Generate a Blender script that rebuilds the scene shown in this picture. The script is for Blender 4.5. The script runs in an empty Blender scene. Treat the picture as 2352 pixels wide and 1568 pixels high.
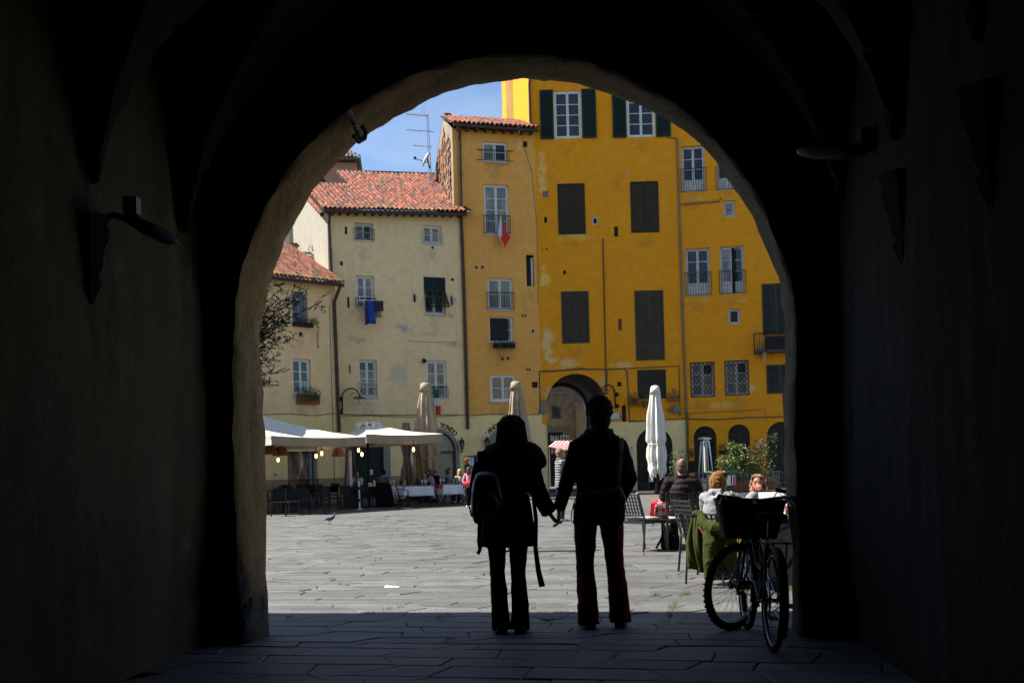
import bpy, math, random
from mathutils import Vector, Matrix, noise as mnoise
from mathutils.geometry import delaunay_2d_cdt
V = Vector
R = math.radians
PI = math.pi
random.seed(11)
SC = bpy.context.scene
C = SC.collection

# ------------------------------------------------------------------ camera
F, U0, V0, H, ROLL = 2400.0, 1176.0, 1080.0, 1.23, 0.027
cam_d = bpy.data.cameras.new('camera')
cam = bpy.data.objects.new('camera', cam_d)
C.objects.link(cam)
cam_d.sensor_width = 36.0
cam_d.lens = F / 2352.0 * 36.0
cam_d.shift_y = (V0 - 784.0) / 2352.0
cam_d.clip_start = 0.05
cam_d.clip_end = 2000.0
cam.matrix_world = Matrix.Translation((0, 0, H)) @ Matrix.Rotation(R(90), 4, 'X') @ Matrix.Rotation(-ROLL, 4, 'Z')
SC.camera = cam

# ------------------------------------------------------------------ sky, sun, exposure
SUN_EL = R(52)
SUN_DIR = V((-0.985 * math.cos(SUN_EL), 0.17 * math.cos(SUN_EL), math.sin(SUN_EL))).normalized()   # towards the sun
world = bpy.data.worlds.new('World')
SC.world = world
world.use_nodes = True
wn, wl = world.node_tree.nodes, world.node_tree.links
wn.clear()
w_out = wn.new('ShaderNodeOutputWorld')
w_bg = wn.new('ShaderNodeBackground')
w_sky = wn.new('ShaderNodeTexSky')
w_sky.sky_type = 'NISHITA'
w_sky.sun_disc = False
w_sky.sun_elevation = SUN_EL
w_sky.sun_rotation = math.atan2(SUN_DIR.x, SUN_DIR.y)
w_sky.altitude = 2200
w_sky.air_density = 1.2
w_sky.dust_density = 0.3
w_sky.ozone_density = 3.0
w_tc = wn.new('ShaderNodeTexCoord')
w_map = wn.new('ShaderNodeMapping')
w_map.inputs['Scale'].default_value = (1.0, 1.0, 2.6)
w_no = wn.new('ShaderNodeTexNoise')
w_no.inputs['Scale'].default_value = 5.5
w_no.inputs['Detail'].default_value = 5
w_no.inputs['Roughness'].default_value = 0.5
w_cr = wn.new('ShaderNodeMapRange')
w_cr.inputs['From Min'].default_value = 0.43
w_cr.inputs['From Max'].default_value = 0.78
w_cr.inputs['To Max'].default_value = 0.46
w_mix = wn.new('ShaderNodeMix')
w_mix.data_type = 'RGBA'
w_mix.inputs['B'].default_value = (5.0, 5.4, 6.0, 1)
wl.new(w_tc.outputs['Generated'], w_map.inputs['Vector'])
wl.new(w_map.outputs['Vector'], w_no.inputs['Vector'])
wl.new(w_no.outputs['Fac'], w_cr.inputs['Value'])
wl.new(w_cr.outputs['Result'], w_mix.inputs['Factor'])
wl.new(w_sky.outputs['Color'], w_mix.inputs['A'])
wl.new(w_mix.outputs['Result'], w_bg.inputs['Color'])
w_bg.inputs['Strength'].default_value = 0.069
wl.new(w_bg.outputs['Background'], w_out.inputs['Surface'])

sun_d = bpy.data.lights.new('sun', 'SUN')
sun_d.energy = 4.7
sun_d.angle = R(0.5)
sun_d.color = (1.0, 0.955, 0.88)
sun = bpy.data.objects.new('sun', sun_d)
C.objects.link(sun)
sun.rotation_euler = (-SUN_DIR).to_track_quat('-Z', 'Y').to_euler()
sun.location = (-20, 10, 40)

SC.view_settings.view_transform = 'Standard'
SC.view_settings.look = 'None'
SC.view_settings.exposure = 1.40
SC.view_settings.gamma = 1.0
SC.view_settings.use_curve_mapping = False
SC.cycles.use_denoising = True
SC.cycles.max_bounces = 7
SC.cycles.diffuse_bounces = 4
SC.cycles.glossy_bounces = 3
SC.cycles.transmission_bounces = 4
SC.cycles.transparent_max_bounces = 8
SC.cycles.caustics_reflective = False
SC.cycles.caustics_refractive = False

# ------------------------------------------------------------------ measuring: the photograph's pixels as rays
def ab(u, v):
    du, dv = u - U0, v - V0
    c, s = math.cos(ROLL), math.sin(ROLL)
    return du * c - dv * s, du * s + dv * c

def P(u, v, d):
    a, b = ab(u, v)
    return V((a * d / F, d, H - b * d / F))

def G(u, v, z=0.0):
    a, b = ab(u, v)
    d = F * (H - z) / b
    return V((a * d / F, d, z))

def smooth01(t):
    t = min(1.0, max(0.0, t))
    return t * t * (3 - 2 * t)

def gz(y):                                   # the square rises a little towards its far side
    return 0.22 * smooth01((y - 36.0) / 9.5)

# ------------------------------------------------------------------ mesh helpers
class MB:
    def __init__(s):
        s.v, s.f, s.m = [], [], []
    def add(s, vs, fs, mi=0):
        o = len(s.v)
        s.v += [tuple(p) for p in vs]
        s.f += [tuple(i + o for i in f) for f in fs]
        s.m += [mi] * len(fs)
        return s
    def box(s, x0, y0, z0, x1, y1, z1, mi=0, M=None):
        vs = [(x0, y0, z0), (x1, y0, z0), (x1, y1, z0), (x0, y1, z0), (x0, y0, z1), (x1, y0, z1), (x1, y1, z1), (x0, y1, z1)]
        if M is not None:
            vs = [M @ V(p) for p in vs]
        return s.add(vs, [(3, 2, 1, 0), (4, 5, 6, 7), (0, 1, 5, 4), (1, 2, 6, 5), (2, 3, 7, 6), (3, 0, 4, 7)], mi)
    def bar(s, p, q, w, h=None, up=(0, 0, 1), mi=0):          # rectangular bar from p to q
        p, q = V(p), V(q)
        h = h or w
        t = (q - p).normalized()
        up = V(up)
        if abs(t.dot(up)) > 0.98:
            up = V((0, 1, 0)) if abs(t.y) < 0.9 else V((1, 0, 0))
        sd = t.cross(up).normalized()
        up = sd.cross(t)
        vs = [c + sd * a * w / 2 + up * b * h / 2 for c in (p, q) for a, b in ((-1, -1), (1, -1), (1, 1), (-1, 1))]
        return s.add(vs, [(3, 2, 1, 0), (4, 5, 6, 7), (0, 1, 5, 4), (1, 2, 6, 5), (2, 3, 7, 6), (3, 0, 4, 7)], mi)
    def loft(s, rings, caps=True, closed=True, mi=0):
        n = len(rings[0])
        vs = [p for r in rings for p in r]
        fs = []
        for i in range(len(rings) - 1):
            for j in range(n if closed else n - 1):
                k = (j + 1) % n
                fs.append((i * n + j, i * n + k, (i + 1) * n + k, (i + 1) * n + j))
        if caps and closed:
            fs.append(tuple(range(n - 1, -1, -1)))
            fs.append(tuple((len(rings) - 1) * n + j for j in range(n)))
        return s.add(vs, fs, mi)
    def tube(s, pts, r, seg=8, side=None, mi=0, closed=False):   # r: number, or list of numbers / (rx, ry)
        pts = [V(p) for p in pts]
        n = len(pts)
        rr = r if isinstance(r, (list, tuple)) else [r] * n
        rings, ref = [], None
        for i, p in enumerate(pts):
            if closed:
                t = (pts[(i + 1) % n] - pts[i - 1])
            else:
                t = pts[min(i + 1, n - 1)] - pts[max(i - 1, 0)]
            t = t.normalized() if t.length > 1e-9 else V((0, 0, 1))
            if side is not None:
                x = V(side)
            elif ref is None:
                x = V((1, 0, 0)) if abs(t.x) < 0.8 else V((0, 1, 0))
            else:
                x = ref
            x = x - t * x.dot(t)
            x = x.normalized() if x.length > 1e-6 else t.orthogonal().normalized()
            ref = x
            y = t.cross(x)
            q = rr[i]
            a, b = q if isinstance(q, (list, tuple)) else (q, q)
            rings.append([p + x * a * math.cos(2 * PI * k / seg) + y * b * math.sin(2 * PI * k / seg) for k in range(seg)])
        if closed:
            rings.append(rings[0])
            return s.loft(rings, caps=False, mi=mi)
        return s.loft(rings, mi=mi)
    def ball(s, c, r, seg=10, M=None, mi=0):
        rx, ry, rz = r if isinstance(r, (list, tuple)) else (r, r, r)
        c = V(c)
        rings = []
        m = max(4, seg // 2)
        for i in range(m + 1):
            a = PI * min(0.985, max(0.015, i / m))
            ring = []
            for k in range(seg):
                p = V((rx * math.sin(a) * math.cos(2 * PI * k / seg), ry * math.sin(a) * math.sin(2 * PI * k / seg), -rz * math.cos(a)))
                ring.append(c + (M @ p if M is not None else p))
            rings.append(ring)
        return s.loft(rings, mi=mi)
    def lathe(s, prof, seg=12, c=(0, 0, 0), mi=0, caps=True):
        c = V(c)
        return s.loft([[c + V((r * math.cos(2 * PI * k / seg), r * math.sin(2 * PI * k / seg), z)) for k in range(seg)] for r, z in prof], caps=caps, mi=mi)
    def prism(s, poly, a, b, axis='y', mi=0):                # 2d outline pushed along an axis
        n = len(poly)
        def mk(p, t):
            return (p[0], t, p[1]) if axis == 'y' else ((t, p[0], p[1]) if axis == 'x' else (p[0], p[1], t))
        vs = [mk(p, a) for p in poly] + [mk(p, b) for p in poly]
        fs = [tuple(range(n)), tuple(range(2 * n - 1, n - 1, -1))] + [(i, i + n, (i + 1) % n + n, (i + 1) % n) for i in range(n)]
        return s.add(vs, fs, mi)
    def xform(s, M):
        s.v = [tuple(M @ V(p)) for p in s.v]
        return s
    def build(s, name, mat, parent=None, smooth=False, loc=None, rotz=None, fix=False):
        me = bpy.data.meshes.new(name)
        me.from_pydata(s.v, [], s.f)
        for mm in (mat if isinstance(mat, (list, tuple)) else [mat]):
            me.materials.append(mm)
        if any(s.m):
            me.polygons.foreach_set('material_index', s.m)
        if smooth:
            me.polygons.foreach_set('use_smooth', [True] * len(me.polygons))
        if fix:
            import bmesh
            bm = bmesh.new(); bm.from_mesh(me)
            bmesh.ops.recalc_face_normals(bm, faces=bm.faces)
            bm.to_mesh(me); bm.free()
        me.update()
        o = bpy.data.objects.new(name, me)
        C.objects.link(o)
        if parent is not None:
            o.parent = parent
        if loc is not None:
            o.location = loc
        if rotz is not None:
            o.rotation_euler.z = rotz
        return o

def tag(o, label=None, cat=None, group=None, kind=None):
    if label: o['label'] = label
    if cat: o['category'] = cat
    if group: o['group'] = group
    if kind: o['kind'] = kind
    return o

def thing(name, label, cat, loc=(0, 0, 0), rotz=0.0, group=None):
    o = bpy.data.objects.new(name, None)
    o.empty_display_size = 0.2
    C.objects.link(o)
    o.location = loc
    o.rotation_euler.z = rotz
    return tag(o, label, cat, group)

KIDS = {}
def dup(o, loc=None, rotz=None, label=None, parent=None, scale=None):
    c = o.copy()
    C.objects.link(c)
    if parent is not None: c.parent = parent
    if loc is not None: c.location = loc
    if rotz is not None: c.rotation_euler.z = rotz
    if scale is not None: c.scale = (scale,) * 3
    if label: c['label'] = label
    for ch in list(o.children):
        dup(ch, parent=c)
    return c

def inst(me_src, name, parent, loc, rot=None, scale=None):           # a sibling piece that shares mesh data
    o = bpy.data.objects.new(name, me_src)
    C.objects.link(o)
    o.parent = parent
    o.location = loc
    if rot is not None: o.rotation_euler = rot
    if scale is not None: o.scale = scale
    return o

def remesh(o, vox, it=2, disp=0.0, dscale=0.12, deci=None):
    m = o.modifiers.new('join', 'REMESH')
    m.mode = 'VOXEL'
    m.voxel_size = vox
    m.use_smooth_shade = True
    if it:
        s = o.modifiers.new('soften', 'SMOOTH')
        s.iterations = it
        s.factor = 0.5
    if disp:
        t = bpy.data.textures.new('folds', 'CLOUDS')
        t.noise_scale = dscale
        t.noise_depth = 2
        d = o.modifiers.new('folds', 'DISPLACE')
        d.texture = t
        d.strength = disp
        d.mid_level = 0.5
    return o

# ------------------------------------------------------------------ materials
MATS = {}
def nodes_of(name):
    m = bpy.data.materials.new(name)
    m.use_nodes = True
    n = m.node_tree.nodes
    return m, n, m.node_tree.links, n['Principled BSDF']

def mixc(n, l, fac, a, b, mode='MIX'):
    x = n.new('ShaderNodeMix')
    x.data_type = 'RGBA'
    x.blend_type = mode
    for key, val in (('Factor', fac), ('A', a), ('B', b)):
        if hasattr(val, 'is_output'):
            l.new(val, x.inputs[key])
        elif key == 'Factor':
            x.inputs[key].default_value = val
        else:
            x.inputs[key].default_value = (*val[:3], 1)
    return x.outputs['Result']

def mrange(n, l, val, a, b, c=0.0, d=1.0):
    x = n.new('ShaderNodeMapRange')
    l.new(val, x.inputs['Value'])
    x.inputs['From Min'].default_value = a
    x.inputs['From Max'].default_value = b
    x.inputs['To Min'].default_value = c
    x.inputs['To Max'].default_value = d
    return x.outputs['Result']

def mathn(n, l, op, a, b=None):
    x = n.new('ShaderNodeMath')
    x.operation = op
    for i, val in enumerate((a, b)):
        if val is None: continue
        if hasattr(val, 'is_output'): l.new(val, x.inputs[i])
        else: x.inputs[i].default_value = val
    return x.outputs[0]

def noisen(n, l, scale, detail=4, rough=0.55, vec=None, mscale=None, coord='Object', loc=None):
    if vec is None:
        tc = n.new('ShaderNodeTexCoord')
        vec = tc.outputs[coord]
    if mscale or loc:
        mp = n.new('ShaderNodeMapping')
        if mscale: mp.inputs['Scale'].default_value = mscale
        if loc: mp.inputs['Location'].default_value = loc
        l.new(vec, mp.inputs['Vector'])
        vec = mp.outputs['Vector']
    t = n.new('ShaderNodeTexNoise')
    t.inputs['Scale'].default_value = scale
    t.inputs['Detail'].default_value = detail
    t.inputs['Roughness'].default_value = rough
    l.new(vec, t.inputs['Vector'])
    return t.outputs['Fac']

def bumpn(n, l, bs, h, strength=0.3, dist=0.01):
    b = n.new('ShaderNodeBump')
    b.inputs['Strength'].default_value = strength
    b.inputs['Distance'].default_value = dist
    l.new(h, b.inputs['Height'])
    l.new(b.outputs['Normal'], bs.inputs['Normal'])

def mat(name, col, rough=0.65, metal=0.0, var=0.18, scale=5.0, bump=0.0, bscale=60.0, rnd=0.0, island=False, spec=0.5, col2=None, mscale=None, emit=None, estr=0.0, coat=0.0):
    if name in MATS: return MATS[name]
    m, n, l, bs = nodes_of(name)
    lo = tuple(c * (1 - var) for c in col)
    hi = tuple(min(1, c * (1 + var)) for c in (col2 or col))
    f = mrange(n, l, noisen(n, l, scale, mscale=mscale), 0.3, 0.7)
    c = mixc(n, l, f, lo, hi)
    if rnd or island:
        if island:
            g = n.new('ShaderNodeNewGeometry')
            oi = n.new('ShaderNodeObjectInfo')
            q = mathn(n, l, 'FRACT', mathn(n, l, 'ADD', g.outputs['Random Per Island'], oi.outputs['Random']))
        else:
            oi = n.new('ShaderNodeObjectInfo')
            q = oi.outputs['Random']
        v = mrange(n, l, q, 0, 1, 1 - rnd, 1 + rnd)
        hs = n.new('ShaderNodeHueSaturation')
        l.new(c, hs.inputs['Color'])
        l.new(v, hs.inputs['Value'])
        c = hs.outputs['Color']
    l.new(c, bs.inputs['Base Color'])
    bs.inputs['Roughness'].default_value = rough
    bs.inputs['Metallic'].default_value = metal
    bs.inputs['Specular IOR Level'].default_value = spec
    if coat: bs.inputs['Coat Weight'].default_value = coat
    if emit:
        bs.inputs['Emission Color'].default_value = (*emit, 1)
        bs.inputs['Emission Strength'].default_value = estr
    if bump:
        bumpn(n, l, bs, noisen(n, l, bscale, 5), bump, 0.01)
    MATS[name] = m
    return m

def under(fc, rects, col, amt=0.5):
    """grime running down below sills: patches for plaster()"""
    out = []
    for u0, u1, v in rects:
        x0, z0 = fc.at(u0, v); x1, _ = fc.at(u1, v)
        out.append(((x0 + x1) / 2, z0 - 0.45, (x1 - x0) * 0.62, 0.75, col, amt))
    return out

def plaster(name, base, warm, stain=(0.22, 0.20, 0.17), stain_amt=0.45, patches=(), streak=0.55, pal=None, pal_amt=0.25, bump=0.35, dark=0.0):
    """old lime plaster: mottled colour, grey weathering, rain streaks, pale peeled patches; patches = (x, z, rx, rz, colour, amount)"""
    m, n, l, bs = nodes_of(name)
    tc = n.new('ShaderNodeTexCoord')
    vec = tc.outputs['Object']
    c = mixc(n, l, mrange(n, l, noisen(n, l, 0.55, 6, 0.6, vec), 0.32, 0.68), base, warm)
    c = mixc(n, l, mrange(n, l, noisen(n, l, 3.2, 6, 0.65, vec), 0.35, 0.75, 0, 0.55), c, tuple(x * 0.70 for x in base))
    s = mathn(n, l, 'MULTIPLY', mrange(n, l, noisen(n, l, 1.0, 5, 0.6, vec, mscale=(2.6, 1, 0.28)), 0.52, 0.8), streak)
    c = mixc(n, l, s, c, stain)
    s = mathn(n, l, 'MULTIPLY', mrange(n, l, noisen(n, l, 0.8, 8, 0.68, vec, loc=(7, 3, 1)), 0.55, 0.78), stain_amt)
    c = mixc(n, l, s, c, stain)
    if pal:
        s = mathn(n, l, 'MULTIPLY', mrange(n, l, noisen(n, l, 1.1, 9, 0.7, vec, loc=(1, 9, 4)), 0.6, 0.68), pal_amt)
        c = mixc(n, l, s, c, pal)
    rag = mrange(n, l, noisen(n, l, 3.1, 10, 0.74, vec, loc=(3, 3, 3)), 0.22, 0.78)
    for (px, pz, rx, rz, pc, amt) in patches:
        mp = n.new('ShaderNodeMapping')
        mp.vector_type = 'POINT'
        mp.inputs['Scale'].default_value = (1 / rx, 0, 1 / rz)
        mp.inputs['Location'].default_value = (-px / rx, 0, -pz / rz)
        l.new(vec, mp.inputs['Vector'])
        vl = n.new('ShaderNodeVectorMath')
        vl.operation = 'LENGTH'
        l.new(mp.outputs['Vector'], vl.inputs[0])
        inside = mrange(n, l, vl.outputs['Value'], 0.2, 1.0, 0.30, -0.25)
        mk = mrange(n, l, mathn(n, l, 'ADD', rag, inside), 0.55, 0.80, 0, amt)
        c = mixc(n, l, mk, c, pc)
    # small pits and specks
    sp = mrange(n, l, noisen(n, l, 9.0, 3, 0.5, vec, loc=(5, 1, 2)), 0.73, 0.79, 0, 0.55)
    c = mixc(n, l, sp, c, stain)
    l.new(c, bs.inputs['Base Color'])
    bs.inputs['Roughness'].default_value = 0.92
    bs.inputs['Specular IOR Level'].default_value = 0.2
    bumpn(n, l, bs, noisen(n, l, 7.0, 9, 0.66, vec), bump, 0.03)
    MATS[name] = m
    return m
# ------------------------------------------------------------------ common materials
M_DARKMETAL = mat('dark_metal', (0.035, 0.036, 0.038), 0.45, 0.6, 0.15, 8)
M_BLACK = mat('black_iron', (0.014, 0.014, 0.015), 0.7, 0.0, 0.2, 8, spec=0.2)
M_WHITEPAINT = mat('white_paint', (0.66, 0.65, 0.60), 0.55, 0, 0.12, 6)
M_OLDWHITE = mat('worn_white_paint', (0.52, 0.50, 0.46), 0.65, 0, 0.3, 9, 0.2)
M_GREYFRAME = mat('grey_frame', (0.20, 0.20, 0.19), 0.6, 0, 0.2, 6)
M_SHUT = mat('shutter_green', (0.005, 0.022, 0.016), 0.85, 0, 0.25, 4, rnd=0.12)
M_SHUTOLD = mat('shutter_faded', (0.024, 0.032, 0.022), 0.7, 0, 0.35, 5, rnd=0.2)
M_PIPE = mat('brown_pipe', (0.055, 0.035, 0.028), 0.5, 0.3, 0.25, 3)
M_GREYPIPE = mat('grey_pipe', (0.17, 0.14, 0.11), 0.6, 0.1, 0.3, 3)
M_CABLE = mat('cable_grey', (0.07, 0.065, 0.06), 0.7, 0, 0.3, 5)
M_TILE = mat('terracotta', (0.135, 0.023, 0.007), 0.85, 0, 0.4, 3.0, 0.3, 30, rnd=0.65, island=True, col2=(0.185, 0.045, 0.015))
M_TILEOLD = mat('terracotta_lichen', (0.11, 0.055, 0.015), 0.9, 0, 0.4, 6.0, 0.3, 30, rnd=0.5, island=True, col2=(0.17, 0.08, 0.015))
M_TILEGREY = mat('grey_brown_tile', (0.06, 0.036, 0.024), 0.9, 0, 0.4, 6.0, 0.3, 30, rnd=0.4, island=True)
M_SOFFIT = mat('eave_wood', (0.06, 0.042, 0.03), 0.8, 0, 0.3, 4)
M_HOLE = mat('dark_recess', (0.02, 0.017, 0.014), 0.9, 0, 0.3, 4)
M_LEAF = mat('leaf_green', (0.045, 0.085, 0.022), 0.55, 0, 0.35, 6, island=True, rnd=0.45)
M_LEAFY = mat('leaf_yellow_green', (0.11, 0.15, 0.03), 0.5, 0, 0.3, 6, island=True, rnd=0.4)
M_OLIVE = mat('olive_leaf', (0.05, 0.065, 0.035), 0.5, 0, 0.3, 6, island=True, rnd=0.45)
M_DRYLEAF = mat('dry_leaf', (0.085, 0.065, 0.03), 0.7, 0, 0.3, 6, island=True, rnd=0.4)
M_BARK = mat('bark', (0.09, 0.07, 0.05), 0.9, 0, 0.3, 9, 0.5)
M_POT = mat('terracotta_pot', (0.24, 0.075, 0.035), 0.85, 0, 0.25, 7)
M_CREAMCLOTH = mat('cream_canvas', (0.70, 0.65, 0.54), 0.9, 0, 0.08, 3, 0.15, 90)
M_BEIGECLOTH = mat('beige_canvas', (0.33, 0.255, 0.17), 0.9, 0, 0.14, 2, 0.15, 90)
M_GREYCLOTH = mat('greige_canvas', (0.26, 0.22, 0.185), 0.9, 0, 0.14, 2, 0.15, 90)
M_WHITECLOTH = mat('white_cloth', (0.62, 0.62, 0.63), 0.9, 0, 0.06, 3)
M_REDCLOTH = mat('red_cloth', (0.50, 0.018, 0.04), 0.85, 0, 0.15, 3)
M_WOOD = mat('pale_wood', (0.42, 0.25, 0.10), 0.7, 0, 0.3, 3, 0.1, 30, mscale=(6, 6, 1))
M_BROWNWOOD = mat('brown_wood', (0.16, 0.075, 0.03), 0.65, 0, 0.3, 3, mscale=(6, 6, 1))
M_PAPER = mat('paper_white', (0.74, 0.74, 0.72), 0.85, 0, 0.05, 3)
M_INK = mat('black_ink', (0.02, 0.02, 0.022), 0.8, 0, 0.1, 3)
M_STEEL = mat('stainless_steel', (0.55, 0.56, 0.58), 0.3, 1.0, 0.1, 8)
M_CHALK = mat('chalk', (0.72, 0.74, 0.74), 0.9, 0, 0.2, 40)
M_BOARD = mat('blackboard', (0.02, 0.022, 0.022), 0.8, 0, 0.3, 5)
M_WICKER = mat('wicker', (0.32, 0.15, 0.05), 0.8, 0, 0.3, 60)
M_BULB = mat('bulb_lit', (1.0, 0.75, 0.4), 0.3, 0, 0.02, 3, emit=(1.0, 0.42, 0.10), estr=6.0)
M_LAMPGLASS = mat('frosted_glass', (0.62, 0.63, 0.62), 0.25, 0, 0.05, 5)

def glass(name, col, rough=0.06, var=0.3, scale=0.8, col2=None):
    m, n, l, bs = nodes_of(name)
    f = mrange(n, l, noisen(n, l, scale, 5, 0.6, mscale=(1.6, 1, 0.8)), 0.35, 0.65)
    l.new(mixc(n, l, f, tuple(c * (1 - var) for c in col), col2 or tuple(c * (1 + var) for c in col)), bs.inputs['Base Color'])
    bs.inputs['Roughness'].default_value = rough
    bs.inputs['Specular IOR Level'].default_value = 0.45
    bumpn(n, l, bs, noisen(n, l, 1.5, 2), 0.06, 0.05)
    MATS[name] = m
    return m
G_DARK = glass('dark_window_glass', (0.018, 0.02, 0.024), 0.05, 0.5)
G_BLUE = glass('bluish_window_glass', (0.020, 0.023, 0.032), 0.05, 0.35)
G_CREAM = glass('curtained_window_glass', (0.13, 0.115, 0.075), 0.12, 0.5, 0.7, (0.27, 0.245, 0.17))
G_CURT = glass('white_curtain_glass', (0.20, 0.20, 0.19), 0.15, 0.4, 2.0)
G_ROSE = glass('rosy_window_glass', (0.22, 0.12, 0.07), 0.1, 0.3, 1.2)

# ------------------------------------------------------------------ ground
def mk_ground_mat():
    m, n, l, bs = nodes_of('far_paving')
    tc = n.new('ShaderNodeTexCoord')
    mp = n.new('ShaderNodeMapping')
    mp.inputs['Rotation'].default_value = (0, 0, R(-12.6))
    l.new(tc.outputs['Object'], mp.inputs['Vector'])
    br = n.new('ShaderNodeTexBrick')
    br.inputs['Scale'].default_value = 1.0
    br.inputs['Brick Width'].default_value = 0.85
    br.inputs['Row Height'].default_value = 0.34
    br.inputs['Mortar Size'].default_value = 0.012
    br.inputs['Color1'].default_value = (0.079, 0.077, 0.070, 1)
    br.inputs['Color2'].default_value = (0.105, 0.103, 0.094, 1)
    br.inputs['Mortar'].default_value = (0.05, 0.05, 0.04, 1)
    l.new(mp.outputs['Vector'], br.inputs['Vector'])
    c = mixc(n, l, mrange(n, l, noisen(n, l, 0.35, 7, 0.65), 0.4, 0.7, 0, 0.4), br.outputs['Color'], (0.075, 0.074, 0.068))
    l.new(c, bs.inputs['Base Color'])
    bs.inputs['Roughness'].default_value = 0.85
    bumpn(n, l, bs, br.outputs['Fac'], -0.4, 0.02)
    return m
M_GROUND = mk_ground_mat()
M_EARTH = mat('joint_earth', (0.050, 0.048, 0.036), 0.95, 0, 0.4, 4, col2=(0.05, 0.055, 0.025))

SLAB_END = 31.0
g = MB()
ys = [-30, -6, 4.0, SLAB_END - 0.4]
for i in range(len(ys) - 1):
    g.add([(-60, ys[i], -0.035), (60, ys[i], -0.035), (60, ys[i + 1], -0.035), (-60, ys[i + 1], -0.035)], [(0, 1, 2, 3)], 1)
ys = [SLAB_END - 0.4 + 0.002] + [31 + k * 0.75 for k in range(0, 24)] + [60, 90, 160, 600]
xs = [-600, -60, 60, 600]
for i in range(len(ys) - 1):
    for j in range(3):
        g.add([(xs[j], ys[i], gz(ys[i])), (xs[j + 1], ys[i], gz(ys[i])), (xs[j + 1], ys[i + 1], gz(ys[i + 1])), (xs[j], ys[i + 1], gz(ys[i + 1]))], [(0, 1, 2, 3)])
for x0, x1 in ((-600, -60), (60, 600)):
    g.add([(x0, -600, -0.035), (x1, -600, -0.035), (x1, 30.6, -0.035), (x0, 30.6, -0.035)], [(0, 1, 2, 3)])
g.add([(-60, -600, -0.035), (60, -600, -0.035), (60, -30, -0.035), (-60, -30, -0.035)], [(0, 1, 2, 3)])
ground = tag(g.build('ground', [M_GROUND, M_EARTH]), 'grey stone paved ground of the oval square and passage', kind='structure')

def mk_slab_mat():
    m, n, l, bs = nodes_of('paving_stone')
    tc = n.new('ShaderNodeTexCoord')
    geo = n.new('ShaderNodeNewGeometry')
    oi = n.new('ShaderNodeObjectInfo')
    q = mathn(n, l, 'FRACT', mathn(n, l, 'ADD', geo.outputs['Random Per Island'], oi.outputs['Random']))
    pos = geo.outputs['Position']
    c = mixc(n, l, mrange(n, l, noisen(n, l, 1.3, 8, 0.68, pos), 0.3, 0.7), (0.070, 0.070, 0.064), (0.107, 0.107, 0.098))
    c = mixc(n, l, mrange(n, l, noisen(n, l, 14, 6, 0.7, pos), 0.55, 0.75, 0, 0.45), c, (0.05, 0.049, 0.046))
    c = mixc(n, l, mrange(n, l, noisen(n, l, 4.5, 8, 0.72, pos), 0.48, 0.66, 0, 0.5), c, (0.128, 0.127, 0.115))
    c = mixc(n, l, mrange(n, l, noisen(n, l, 0.45, 6, 0.7, pos), 0.5, 0.7, 0, 0.45), c, (0.060, 0.058, 0.052))
    hs = n.new('ShaderNodeHueSaturation')
    l.new(c, hs.inputs['Color'])
    l.new(mrange(n, l, q, 0, 1, 0.72, 1.25), hs.inputs['Value'])
    l.new(hs.outputs['Color'], bs.inputs['Base Color'])
    bs.inputs['Roughness'].default_value = 0.62
    # tooled dashes on some slabs
    mp = n.new('ShaderNodeMapping')
    mp.inputs['Rotation'].default_value = (0, 0, R(-12.6))
    mp.inputs['Scale'].default_value = (1, 0.25, 1)
    l.new(pos, mp.inputs['Vector'])
    wv = n.new('ShaderNodeTexWave')
    wv.inputs['Scale'].default_value = 7.0
    wv.inputs['Distortion'].default_value = 3.0
    wv.inputs['Detail Scale'].default_value = 3.0
    l.new(mp.outputs['Vector'], wv.inputs['Vector'])
    sel = mrange(n, l, q, 0.66, 0.72)
    h = mathn(n, l, 'MULTIPLY', mathn(n, l, 'MULTIPLY', wv.outputs['Fac'], sel), 0.15)
    h = mathn(n, l, 'ADD', h, noisen(n, l, 22, 8, 0.7, pos))
    bumpn(n, l, bs, h, 0.55, 0.012)
    return m
M_SLAB = mk_slab_mat()

slab_ang = R(-12.6)
ca, sa = math.cos(slab_ang), math.sin(slab_ang)
def s2w(p, q):                     # slab grid (along row, across rows) -> world
    return p * ca - q * sa, p * sa + q * ca
slabs = []
rs = random.Random(5)
def edge_q(p, k):                  # slightly wavy course line number k
    return 0.035 * mnoise.noise(V((p * 0.9, k * 7.3, 0.0)))
q = -3.0
course = 0
while q < 36:
    hrow = rs.choice((0.22, 0.25, 0.28, 0.31, 0.35)) + rs.uniform(-0.02, 0.02)
    p = -16 + rs.uniform(-0.6, 0)
    sl = rs.uniform(-0.05, 0.05)
    while p < 16:
        w = rs.choice((0.35, 0.45, 0.55, 0.7, 0.85)) + rs.uniform(-0.12, 0.12)
        sr = rs.gauss(0.01, 0.10)
        cx, cy = s2w(p + w / 2, q + hrow / 2)
        if 4.2 < cy < SLAB_END and -0.30 * cy - 0.9 < cx < 0.34 * cy + 1.6 and not (cy < 8.1 and abs(cx) > 2.75):
            slabs.append((cx * cx + cy * cy, p, q, w, hrow, sl, sr, course))
        p += w
        sl = sr
    q += hrow
    course += 1
slabs.sort()
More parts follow.
